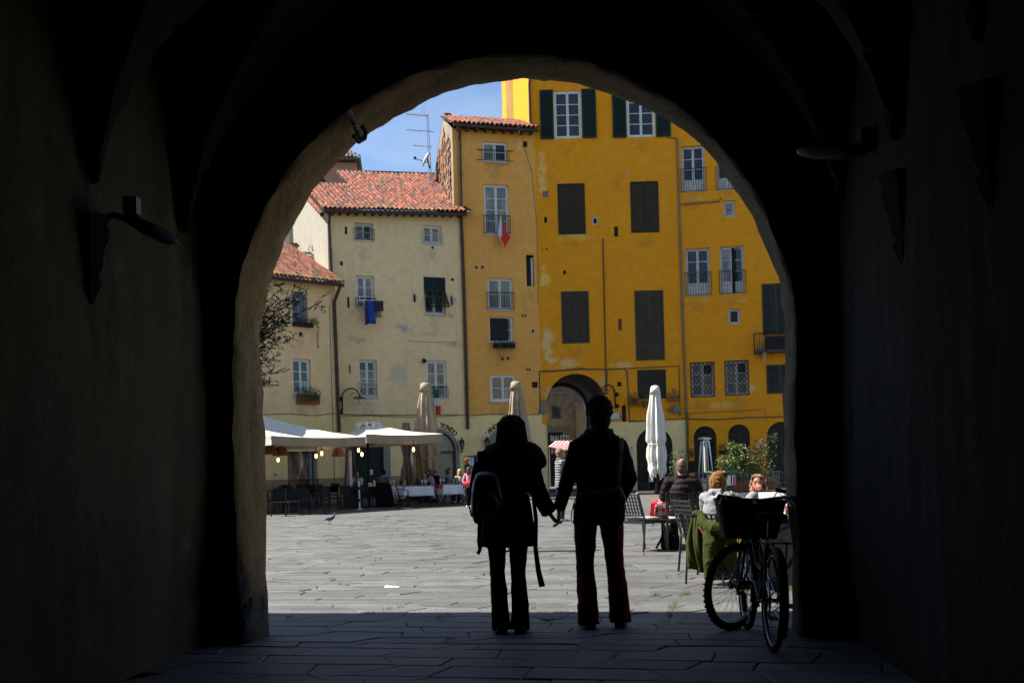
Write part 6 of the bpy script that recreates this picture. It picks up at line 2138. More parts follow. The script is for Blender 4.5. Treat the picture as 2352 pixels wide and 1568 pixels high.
def mk_check():
    m, n, l, bs = nodes_of('red_check_cloth')
    tc = n.new('ShaderNodeTexCoord')
    sp = n.new('ShaderNodeSeparateXYZ')
    l.new(tc.outputs['UV'], sp.inputs[0])
    q = []
    for ax in ('X', 'Y'):
        fr = mathn(n, l, 'FRACT', mathn(n, l, 'MULTIPLY', sp.outputs[ax], 1 / 0.11))
        q.append(mathn(n, l, 'GREATER_THAN', fr, 0.5))
    s = mathn(n, l, 'MULTIPLY', mathn(n, l, 'ADD', q[0], q[1]), 0.5)
    l.new(mixc(n, l, s, (0.66, 0.62, 0.60), (0.42, 0.012, 0.03)), bs.inputs['Base Color'])
    bs.inputs['Roughness'].default_value = 0.9
    return m
M_CHECK = mk_check()
def tablecloth(name, label, loc, rotz, w, d, ztop, drop, m, seed, cat='tablecloth', group=None, corner=0.12):
    """cloth over a table: top grid and a hanging skirt with folds and longer corners"""
    rr_ = random.Random(seed)
    me_v, me_f, uvs = [], [], []
    nx = ny = 26
    ex = drop
    for j in range(ny + 1):
        for i in range(nx + 1):
            u_, v_ = -w / 2 - ex + (w + 2 * ex) * i / nx, -d / 2 - ex + (d + 2 * ex) * j / ny
            ox, oy = max(0, abs(u_) - w / 2), max(0, abs(v_) - d / 2)
            x, y, z = max(-w / 2, min(w / 2, u_)), max(-d / 2, min(d / 2, v_)), ztop
            sgx, sgy = (1 if u_ > 0 else -1), (1 if v_ > 0 else -1)
            fold = 0.03 * math.sin((u_ if oy > ox else v_) * 11 + seed)
            if ox > 0 and oy > 0:
                h_ = max(ox, oy) + corner * min(ox, oy) / ex
                x += sgx * (0.05 + 0.22 * oy * ox / ex); y += sgy * (0.05 + 0.22 * ox * oy / ex)
                z -= h_
            elif ox > 0:
                x += sgx * (0.012 + (0.05 + fold) * ox / ex); z -= ox
            elif oy > 0:
                y += sgy * (0.012 + (0.05 + fold) * oy / ex); z -= oy
            else:
                z += 0.004 * math.sin(u_ * 7) * math.sin(v_ * 5)
            me_v.append((x, y, z)); uvs.append((u_ + 5, v_ + 5))
    for j in range(ny):
        for i in range(nx):
            me_f.append((j * (nx + 1) + i, j * (nx + 1) + i + 1, (j + 1) * (nx + 1) + i + 1, (j + 1) * (nx + 1) + i))
    a = MB(); a.add(me_v, me_f)
    o = a.build(name, m, None, smooth=True, loc=loc, rotz=rotz)
    uvl = o.data.uv_layers.new(name='UVMap')
    for lp in o.data.loops:
        uvl.data[lp.index].uv = uvs[lp.vertex_index]
    o.modifiers.new('thick', 'SOLIDIFY').thickness = 0.005
    return tag(o, label, cat, group)
def table(label, loc, rotz, w, d, h, m=None, group=None):
    t = thing('table', label, 'table', loc, rotz, group)
    m = m or M_BLACK
    a = MB(); a.box(-w / 2, -d / 2, h - 0.03, w / 2, d / 2, h); a.build('table_top', m, t)
    for sx_ in (-1, 1):
        for sy_ in (-1, 1):
            a = MB(); a.box(sx_ * (w / 2 - .05) - .02, sy_ * (d / 2 - .05) - .02, 0, sx_ * (w / 2 - .05) + .02, sy_ * (d / 2 - .05) + .02, h - 0.032); a.build('leg', m, t)
    return t
q = G(1516, 1259)
tl = V((q.x + 0.42, q.y + 0.32, 0))
table('small dark table under the red checked cloth beside the seated man', tl, R(-8), 0.75, 0.75, 0.72, group='tables in the sunlit square')
tablecloth('tablecloth', 'red and white checked tablecloth on the table left of the seated man', (tl.x, tl.y, 0), R(-8), 0.75, 0.75, 0.725, 0.30, M_CHECK, 2)
tablecloth('tablecloth', 'plain crimson cloth laid under the checked cloth of the near table', (tl.x - 0.07, tl.y + 0.06, 0), R(-8), 0.72, 0.70, 0.721, 0.34, M_REDCLOTH, 5, corner=0.0)
t = thing('bread_plate', 'yellow plate on the red checked table', 'plate', (tl.x + 0.0, tl.y - 0.1, 0.735))
a = MB(); a.lathe([(0.06, 0), (0.13, 0.012), (0.14, 0.018), (0.06, 0.006)], 18); a.build('plate', mat('yellow_plate', (0.62, 0.36, 0.05), 0.5), t)
a = MB(); a.box(-0.09, -0.06, 0.015, 0.1, 0.05, 0.03); a.build('napkin', mat('yellow_napkin', (0.62, 0.42, 0.12), 0.8), t)
table('dark table in front of the blonde woman behind the bicycles', (3.05, 12.9, 0), R(10), 0.8, 0.8, 0.72, group='tables in the sunlit square')
tablecloth('tablecloth', 'checked tablecloth on the table behind the bicycle basket', (3.05, 12.9, 0), R(10), 0.8, 0.8, 0.725, 0.26, M_CHECK, 7)

def lay(u, v):                     # a spot on the cafe floor, kept clear of the house fronts
    p = G(u, v, 0.06)
    d = p.y if p.y < 39.5 else 39.5 + (p.y - 39.5) * 0.2
    return V((p.x * d / p.y, d, gz(d)))
# left cafe: dark chairs and tables in the shade of the parasols
CG = 'dark cafe chairs under the parasols'
proto = lattice_chair('dark cafe chair', (0, 0, 0), 0, nx=12, nz=8, m=M_BLACK, cushion=False, group=CG, name='cafe_chair')
cafe = [(628, 1172, 150, 'dark cafe chair nearest the left jamb at the front edge'), (655, 1166, 20, 'dark cafe chair behind the front chair near the jamb'), (678, 1178, -160, 'dark cafe chair in front of the shop window, closest to the sun'), (700, 1165, 60, 'dark cafe chair side-on before the shop window'), (722, 1163, 170, 'dark cafe chair back to back below the two bulbs'), (741, 1172, -170, 'dark cafe chair in front of the right end of the shop window'), (768, 1168, -90, 'dark cafe chair pushed in left of the patio heater'), (793, 1166, 175, 'dark cafe chair left of the seated dark-haired woman'), (833, 1164, -170, 'dark cafe chair in front of the white-striped post'), (851, 1161, 160, 'dark cafe chair before the seated dark-haired woman'), (645, 1158, 95, 'dark cafe chair deep in the shade near the jamb'), (905, 1152, 90, 'dark cafe chair at the dark red table'), (640, 1181, -170, 'dark cafe chair in the front row left of the pigeon'),
 (612, 1176, -20, 'dark cafe chair cut off by the left jamb'), (664, 1174, 100, 'dark cafe chair side-on between the two front tables'), (712, 1174, -30, 'dark cafe chair facing the shop window from the front row'), (757, 1160, 140, 'dark cafe chair turned towards the patio heater'), (690, 1156, 175, 'dark cafe chair with its back to the shop window'), (728, 1176, 110, 'dark cafe chair end-on at the right of the front row'), (868, 1158, -140, 'dark cafe chair between glasses table and hanging coat'), (672, 1160, -60, 'dark cafe chair half turned in the second row')]
for k, (u, v, rz, lb) in enumerate(cafe):
    loc = lay(u, v)
    if k == 0:
        proto.location = loc; proto.rotation_euler.z = R(rz); proto['label'] = lb
    else:
        dup(proto, loc, R(rz), lb)
TG = 'dark cafe tables under the parasols'
tb = table('long dark cafe table nearest the left jamb', V((*G(640, 1170, .06)[:2], gz(G(640, 1170, .06).y))), R(20), 1.3, 0.7, 0.74, group=TG)
for (u, v, rz, lb) in ((690, 1166, 10, 'dark cafe table in front of the shop window'), (735, 1160, 40, 'dark cafe table below the two bulbs'), (775, 1158, 15, 'dark cafe table beside the patio heater'), (845, 1160, 10, 'dark cafe table of the dark-haired woman with glasses on it')):
    dup(tb, lay(u, v), R(rz), lb)
RG = 'red and white laid restaurant tables'
for (u, v, w_, rz, seed, lb, lb2, top) in ((962, 1160, 0.95, 8, 3, 'dark table with white cloth below the folded beige parasol', 'white tablecloth below the folded beige parasol', 'crimson table runner on the white cloth below the folded beige parasol'), (1030, 1157, 0.7, 30, 8, 'dark table between the red-haired and the blonde woman', 'white tablecloth with hanging point between two women', 'crimson table runner between the red-haired and the blonde woman'), (915, 1160, 0.8, 12, 6, 'dark table with white corners behind the hanging dark coat', 'white tablecloth beside the hanging dark coat', 'dark crimson runner on the table beside the hanging dark coat')):
    loc = lay(u, v)
    table(lb, loc, R(rz), w_, 0.75, 0.74, group=RG)
    tablecloth('tablecloth', lb2, loc, R(rz), w_, 0.75, 0.745, 0.36, M_WHITECLOTH, seed, group='white restaurant tablecloths')
    tablecloth('table_runner', top, loc, R(rz + 2), w_ + 0.012, 0.42, 0.752, 0.02 if u == 962 else 0.12, M_REDCLOTH, seed + 1, 'table runner', 'crimson table runners', corner=0.05)
    for k in range(4):
        rk = random.Random(seed * 7 + k)
        g_ = thing('wine_glass' if k % 2 else 'condiment_bottle', ('clear glass' if k % 2 else 'small bottle') + ' on the ' + top.split(' on ')[-1].split(' between ')[-1] + (' near its edge' if k > 1 else ''), 'glass' if k % 2 else 'bottle', loc + V((rk.uniform(-.3, .3), rk.uniform(-.25, .25), 0.762)), 0, 'glasses and bottles on the laid tables')
        a = MB()
        if k % 2: a.lathe([(0.035, 0), (0.006, 0.008), (0.006, 0.08), (0.035, 0.12), (0.03, 0.19)], 10)
        else: a.lathe([(0.035, 0), (0.035, 0.12), (0.014, 0.17), (0.014, 0.22)], 10)
        a.build('vessel', M_LAMPGLASS if k % 2 else mat('brown_bottle', (0.10, 0.05, 0.02), 0.2), g_)
def bistro_chair(label, loc, rz, group):
    t = thing('bistro_chair', label, 'chair', loc, rz, group)
    a = MB(); a.lathe([(0.2, 0.44), (0.21, 0.455), (0.2, 0.465)], 16); a.build('seat', M_BLACK, t)
    for sx_ in (-1, 1):
        a = MB(); a.tube([(sx_ * .19, -0.2, 0), (sx_ * .17, -0.16, 0.45), (sx_ * .2, -0.22, 0.68), (sx_ * .12, -0.26, 0.84), (0, -0.27, 0.88)], 0.012, 6); a.build('back_leg', M_BLACK, t)
        a = MB(); a.tube([(sx_ * .19, 0.2, 0), (sx_ * .16, 0.14, 0.45)], 0.012, 6); a.build('leg', M_BLACK, t)
        a = MB(); a.tube([(sx_ * .2, -0.22, 0.68), (sx_ * .25, 0.0, 0.68), (sx_ * .22, 0.16, 0.62), (sx_ * .17, 0.14, 0.45)], 0.012, 6); a.build('arm', M_BLACK, t)
    a = MB(); a.tube([(0.14 * math.cos(k * PI / 8), 0.14 * math.sin(k * PI / 8), 0.2) for k in range(16)], 0.008, 5, closed=True); a.build('ring', M_BLACK, t)
    a = MB()
    for k in range(4): a.tube([(-.14 + .09 * k, -0.17, 0.46), (-.14 + .09 * k, -0.26, 0.82)], 0.006, 5)
    a.build('backrest', M_BLACK, t)
    return t
BG = 'black bistro chairs at the laid tables'
def lg(u, v): 
    return lay(u, v)
bc = bistro_chair('black bistro chair under the woman in the grey cardigan', lg(991, 1158), R(95), BG)
dup(bc, lg(1058, 1155), R(25), 'black bistro chair under the blonde woman in white')
dup(bc, lg(1032, 1149), R(-100), 'black bistro chair under the red-haired woman')
dup(bc, lg(928, 1164), R(-80), 'empty black bistro chair left of the white tablecloth')
dup(bc, lg(1008, 1150), R(80), 'black bistro chair behind the grey cardigan woman')
# striped barrier post
t = thing('barrier_post', 'slim pale and black striped post before the seated dark-haired woman', 'post', lg(826, 1166))
a = MB(); a.tube([(0, 0, 0.02), (0, 0, 1.0)], 0.028, 8); a.build('pole', M_WHITEPAINT, t)
a = MB()
for k in range(2): a.tube([(0, 0, 0.28 + 0.42 * k), (0, 0, 0.38 + 0.42 * k)], 0.030, 8)
a.build('stripe', M_BLACK, t)
a = MB(); a.lathe([(0.13, 0), (0.13, 0.02), (0.03, 0.03)], 12); a.build('base', M_WHITEPAINT, t)
for (u, v, lb) in ((848, 1117, 'clear tumbler left on the dark-haired woman’s table'), (853, 1117, 'clear tumbler in the middle of the dark-haired woman’s table'), (860, 1116, 'clear carafe on the dark-haired woman’s table')):
    p = P(u, v, 38.4); t = thing('tumbler', lb.replace('’', "'"), 'glass', V((p.x, p.y, gz(p.y) + 0.745)), 0, 'glasses on the dark cafe table')
    a = MB(); a.lathe([(0.035, 0), (0.04, 0.14 if 'tumbler' in lb else 0.22)], 10); a.build('vessel', M_LAMPGLASS, t)

# right background: bin, troughs, shrubs, chairs
bn = thing('wheeled_bin', 'dark green bin with pale green lid and a paper notice behind the blonde woman', 'bin', gp(1656, 1100, 40.0), R(6))
a = MB(); a.loft([[(x * w_, y * w_, z) for x, y in ((-.46, -.35), (.46, -.35), (.46, .35), (-.46, .35))] for w_, z in ((0.88, 0.08), (1.0, 0.86))]); a.build('body', mat('bin_green', (0.018, 0.03, 0.024), 0.5), bn)
a = MB(); a.box(-0.5, -0.4, 0.865, 0.5, 0.38, 0.92); a.box(-0.5, -0.44, 0.85, 0.5, -0.405, 0.93); a.build('lid', mat('bin_lid', (0.05, 0.16, 0.06), 0.45), bn)
a = MB(); a.box(0.06, -0.375, 0.36, 0.44, -0.352, 0.74); a.build('notice', M_PAPER, bn)
a = MB(); a.box(0.36, -0.38, 0.28, 0.42, -0.377, 0.72); a.build('notice_stripe', M_REDCLOTH, bn)
for sx_ in (-1, 1):
    a = MB(); a.tube([(sx_ * .36, -0.3, 0.08), (sx_ * .42, -0.3, 0.08)], 0.08, 12); a.build('wheel', M_BLACK, bn)
def trough(label, base, w, h, m, blobs, leafm, seed, stems=3, rz=0.0, lsz=0.13):
    t = thing('planter', label, 'planter', base, rz)
    a = MB(); a.loft([[(x * w / 2 * q, y * .2 * q, z) for x, y in ((-1, -1), (1, -1), (1, 1), (-1, 1))] for q, z in ((0.88, 0), (1, h - .06), (1.06, h - .055), (1.06, h))]); a.build('pot', m, t)
    rl = random.Random(seed)
    st, lf_ = MB(), MB()
    for (cx, cz, rx, rz_, n) in blobs:
        st.tube([(cx * .3, 0, h - .02), (cx * .8, 0, (h + cz) / 2), (cx, 0, cz)], [0.02, 0.014, 0.006], 6)
        for _ in range(5):
            st.tube([(cx * .8, 0, (h + cz) / 2), (cx + rl.uniform(-rx, rx) * .8, rl.uniform(-.25, .25), cz + rl.uniform(-rz_, rz_) * .8)], [0.01, 0.004], 5)
        leaves(lf_, (cx, 0, cz), (rx, min(rx, 0.4), rz_), n, lsz, rl, slim=0.45)
    st.build('stem', M_BARK, t)
    lf_.build('foliage', leafm, t)
    return t
trough('terracotta trough with a lush glossy green shrub before the second golden arch', gp(1690, 1100, 41.5), 1.0, 0.45, M_POT, [(-0.35, 1.1, 0.45, 0.45, 420), (0.3, 1.35, 0.45, 0.55, 420), (0.0, 0.85, 0.65, 0.4, 420), (0.62, 1.0, 0.35, 0.4, 240), (-0.05, 1.75, 0.25, 0.3, 110)], M_LEAFY, 4)
trough('terracotta pot with feathery brownish bush beside the lush shrub', gp(1742, 1100, 41.8), 0.6, 0.4, M_POT, [(0, 1.2, 0.42, 0.65, 420), (0.1, 1.75, 0.3, 0.35, 160), (-0.2, 0.85, 0.3, 0.35, 200)], M_DRYLEAF, 6, lsz=0.11)
trough('pot with tall slim bamboo-like plant in front of the third golden arch', gp(1772, 1100, 42.5), 0.5, 0.4, M_POT, [(0, 1.2, 0.18, 0.8, 260), (0.12, 1.9, 0.16, 0.45, 120), (-0.1, 1.7, 0.15, 0.5, 110)], M_LEAF, 8, lsz=0.16)
trough('thin leafy climber in a dark pot right of the barred doorway', gp(1560, 1100, 43.0), 0.45, 0.35, M_BLACK, [(-0.3, 1.05, 0.14, 0.55, 80), (0.1, 1.35, 0.35, 0.35, 110), (0.35, 1.1, 0.1, 0.4, 40)], M_LEAF, 9, lsz=0.10)
trough('dark trough with a low dark bush beside the folded beige parasol', gp(962, 1105, 42.5), 0.9, 0.4, M_BLACK, [(0, 0.75, 0.5, 0.35, 380)], M_LEAF, 14)
RC = 'dark metal chairs by the golden house'
rc0 = lattice_chair('dark lattice chair directly left of the seated man’s head'.replace('’', "'"), gp(1548, 1100, 41.0), R(175), nx=5, nz=4, m=M_DARKMETAL, cushion=False, group=RC, name='cafe_chair')
for (u, d, rz, lb) in ((1611, 41.4, 170, 'dark lattice chair between the seated man and the green bin'), (1718, 38.5, 165, 'dark lattice chair behind the glass sided table'), (1800, 39.5, -170, 'dark lattice chair at the right jamb'), (1772, 40.5, 150, 'dark lattice chair behind the head of the menu woman'), (1738, 40.8, 15, 'dark lattice chair turned away beside the feathery bush')):
    dup(rc0, gp(u, 1100, d), R(rz), lb)
t0 = table('tall dark metal table right of the green bin', gp(1706, 1100, 37.2), R(5), 0.75, 0.7, 0.9, M_DARKMETAL, 'dark metal tables by the golden house')
dup(t0, gp(1788, 1100, 37.0), R(-4), 'tall dark metal table at the right jamb behind the menu woman')
mb_ = thing('menu_stand', 'black tilted board behind the seated man, against the pale wall', 'board', gp(1580, 1090, 43.0), R(4))
a = MB(); a.box(-0.42, -0.03, 0.75, 0.42, 0.0, 1.25); a.build('panel', M_BLACK, mb_); a = MB(); a.box(-0.03, 0.01, 0, 0.03, 0.05, 0.9); a.box(-.25, -.2, 0, .25, .2, 0.04); a.build('stand', M_BLACK, mb_)
# market stall beyond the gate
st = thing('market_stall', 'market stall with red and white striped canopy beyond the far archway', 'stall', gp(1300, 1050, 57.5), 0)
M_STRIPE, n_, l_, b_s = nodes_of('striped_canvas')
tcx = n_.new('ShaderNodeTexCoord'); spx = n_.new('ShaderNodeSeparateXYZ'); l_.new(tcx.outputs['UV'], spx.inputs[0])
st_f = mathn(n_, l_, 'GREATER_THAN', mathn(n_, l_, 'FRACT', mathn(n_, l_, 'MULTIPLY', spx.outputs['X'], 1.0)), 0.5)
l_.new(mixc(n_, l_, st_f, (0.66, 0.58, 0.58), (0.40, 0.012, 0.04)), b_s.inputs['Base Color'])
def striped(pts_, uw, nm):
    a = MB(); a.add(pts_, [(0, 1, 2, 3)]); o = a.build(nm, M_STRIPE, st)
    uvl = o.data.uv_layers.new(name='UVMap')
    for lp, uv in zip(o.data.loops, [(0, 0), (uw, 0), (uw, 1), (0, 1)]): uvl.data[lp.index].uv = uv
    o.modifiers.new('thick', 'SOLIDIFY').thickness = 0.01
ss = 57.5 / F
def sp_(u, v, y=0.0):
    p = P(u, v, 57.5) - st.location
    return (p.x, y, p.z)
striped([sp_(1260, 1025), sp_(1301, 1034), sp_(1318 + 30, 1010, 1.4), sp_(1279, 1010, 1.4)], 8, 'canopy_slope')
striped([sp_(1260, 1025, -0.01), sp_(1279, 1010, 1.4), sp_(1279, 1036, 1.4), sp_(1260, 1037, -.01)], 4, 'canopy_side')
striped([sp_(1260, 1025, -.02), sp_(1301, 1034, -.02), sp_(1301, 1042, -.02), sp_(1260, 1042, -.02)][::1], 6, 'valance')
for u in (1262, 1300):
    a = MB(); p = sp_(u, 1030); a.tube([(p[0], 0.05, 0), (p[0], 0.05, p[2])], 0.03, 6); a.build('post', M_GREYFRAME, st)
a = MB(); a.box(sp_(1262, 0)[0], 0.1, 0.1, sp_(1340, 0)[0], 1.2, 0.95); a.build('counter', M_BROWNWOOD, st)
a = MB(); a.box(sp_(1262, 0)[0], 1.25, 0.95, sp_(1340, 0)[0], 1.3, 2.2); a.build('back_cloth', M_GREYFRAME, st)

# pigeon and paper scrap
pg = thing('pigeon', 'grey pigeon walking on the sunlit paving', 'pigeon', G(757, 1204), R(-78))
a = MB()
a.tube([(0, -0.17, 0.115), (0, -0.10, 0.125), (0, -0.03, 0.14), (0, 0.05, 0.16), (0, 0.10, 0.195), (0, 0.125, 0.235), (0, 0.135, 0.262), (0, 0.15, 0.275)], [(0.012, 0.006), (0.030, 0.016), (0.052, 0.045), (0.058, 0.058), (0.040, 0.045), (0.024, 0.026), (0.024, 0.026), (0.012, 0.012)], 12, side=(1, 0, 0))
a.ball((0, 0.140, 0.268), (0.022, 0.026, 0.022), 10)
o = a.build('body', mat('pigeon_grey', (0.07, 0.075, 0.085), 0.6, 0, 0.35, 14), pg); remesh(o, 0.006, 3)
for sx_ in (-1, 1):
    a = MB(); a.ball((0, 0, 0), (0.012, 0.105, 0.036), 10, Matrix.Rotation(R(16), 3, 'X')); a.build('wing', mat('pigeon_wing', (0.11, 0.115, 0.125), 0.7, 0, 0.5, 25), pg, smooth=True, loc=(sx_ * 0.052, -0.03, 0.15))
    a = MB(); a.tube([(sx_ * .025, 0.0, 0.11), (sx_ * .025, 0.01 + .03 * sx_, 0.05), (sx_ * .025, 0.0 + .03 * sx_, 0.006), (sx_ * .025, 0.035 + .03 * sx_, 0.004)], 0.006, 5); a.build('leg', mat('pigeon_leg', (0.30, 0.07, 0.05), 0.7), pg)
a = MB(); a.tube([(0, 0.158, 0.268), (0, 0.18, 0.258)], [0.007, 0.002], 6); a.build('beak', M_BLACK, pg)
p = G(899, 1349)
t = tag(MB().add([(-0.075, -0.03, 0.004), (0.08, -0.02, 0.004), (0.085, 0.03, 0.006), (-0.07, 0.05, 0.02), (-0.075, -0.03, 0.007), (0.08, -0.02, 0.007), (0.085, 0.03, 0.009), (-0.07, 0.05, 0.023)], [(3, 2, 1, 0), (4, 5, 6, 7), (0, 1, 5, 4), (1, 2, 6, 5), (2, 3, 7, 6), (3, 0, 4, 7)]).build('paper_scrap', M_PAPER, loc=p), 'white scrap of paper lying on the sunlit paving', 'paper')
# ------------------------------------------------------------------ people
def skin(name, c): return mat(name, c, 0.55, 0, 0.10, 9, spec=0.4)
SK_A = skin('skin_fair', (0.50, 0.25, 0.17))
SK_B = skin('skin_tan', (0.40, 0.19, 0.12))
SK_C = skin('skin_ruddy', (0.46, 0.17, 0.10))  # ruddier skin tone
M_EYEW = mat('eye_white', (0.6, 0.58, 0.55), 0.3)
M_IRIS = mat('eye_dark', (0.03, 0.02, 0.015), 0.2)
M_LIP = mat('lip', (0.32, 0.09, 0.08), 0.5)

STAND = dict(pel=(0, 0, .95), wai=(0, 0, 1.09), che=(0, .01, 1.28), upp=(0, .0, 1.40), nec=(0, -.01, 1.47), hed=(0, .02, 1.625),
             sh=(.175, 0, 1.41), el=(.225, -.03, 1.13), wr=(.235, .06, .89), hd=(0, .08, -1), hs=(0, 1, 0),
             hip=(.09, 0, .92), kn=(.10, .02, .50), an=(.105, -.03, .09), toe=(.12, 1, 0), look=(0, 1, 0), up=(0, 0, 1))
SIT = dict(pel=(0, -.05, .55), wai=(0, -.07, .69), che=(0, -.05, .88), upp=(0, -.03, 1.00), nec=(0, -.02, 1.07), hed=(0, .02, 1.225),
           sh=(.175, -.03, 1.01), el=(.235, .06, .77), wr=(.14, .30, .78), hd=(-.35, 1, 0), hs=(1, 0, 0),
           hip=(.09, 0, .54), kn=(.12, .42, .53), an=(.12, .40, .09), toe=(.1, 1, 0), look=(0, 1, 0), up=(0, 0, 1))
PAIR = ('sh', 'el', 'wr', 'hd', 'hs', 'hip', 'kn', 'an', 'toe')

def joints(base, sc, over):
    j = {}
    for k, v in base.items():
        if k in PAIR:
            j[k + 'R'] = V(v); j[k + 'L'] = V((-v[0], v[1], v[2]))
        else:
            j[k] = V(v)
    for k, v in over.items():
        if k in PAIR:
            j[k + 'R'] = V(v); j[k + 'L'] = V((-v[0], v[1], v[2]))
        else:
            j[k] = V(v)
    for k in j:
        if not (k[:2] in ('hd', 'hs') or k[:3] == 'toe' or k in ('look', 'up')):
            j[k] = j[k] * sc
    return j

def add_hand(mb, w, d, s, sc, curl=0.5, side=1):
    d = d.normalized(); s = (s - d * s.dot(d)).normalized(); n = d.cross(s).normalized() * side
    L = 0.088 * sc
    mb.tube([w - d * .02, w + d * L * .3, w + d * L * .75, w + d * L], [(.026 * sc, .021 * sc), (.036 * sc, .018 * sc), (.041 * sc, .016 * sc), (.038 * sc, .012 * sc)], 10, side=s)
    for i, (off, ln) in enumerate(((-.031, .070), (-.0105, .080), (.0105, .075), (.031, .058))):
        p = w + d * (L * .93) + s * off * sc
        pts = [p - d * .01]
        a = 0.0
        q = p
        for k in range(3):
            a += curl * (0.5 if k == 0 else 0.75)
            q = q + (d * math.cos(a) + n * math.sin(a)) * ln * sc * (0.42, 0.33, 0.25)[k]
            pts.append(q)
        mb.tube(pts, [.0095 * sc, .009 * sc, .0085 * sc, .006 * sc], 7)
    b = w + d * .025 * sc - s * .026 * sc
    mb.tube([b, b - s * .022 * sc + d * .028 * sc + n * .012 * sc, b - s * .026 * sc + d * .062 * sc + n * .022 * sc], [.014 * sc, .011 * sc, .008 * sc], 7)

def head_frame(j):
    up = j['up'].normalized(); f = j['look']; f = (f - up * f.dot(up)).normalized(); x = f.cross(up)
    return Matrix((x, f, up)).transposed()

HEADL = ((-.118, .020, .074, .030), (-.106, .040, .088, -.002), (-.085, .053, .094, -.035), (-.05, .063, .094, -.066), (-.012, .069, .092, -.085), (.025, .074, .093, -.094), (.06, .074, .086, -.097), (.09, .061, .067, -.086), (.112, .038, .038, -.058), (.121, .012, .010, -.024))
def add_head(mb, c, M3, sc, grow=0.0):
    rings = []
    for z, w, f, b in HEADL:
        cy, ry = (f + b) / 2, (f - b) / 2 + grow
        rings.append([c + M3 @ V(((w + grow) * math.cos(2 * PI * k / 20), cy + ry * math.sin(2 * PI * k / 20), z + (grow if z > 0 else -grow * 0))) * sc for k in range(20)])
    mb.loft(rings)

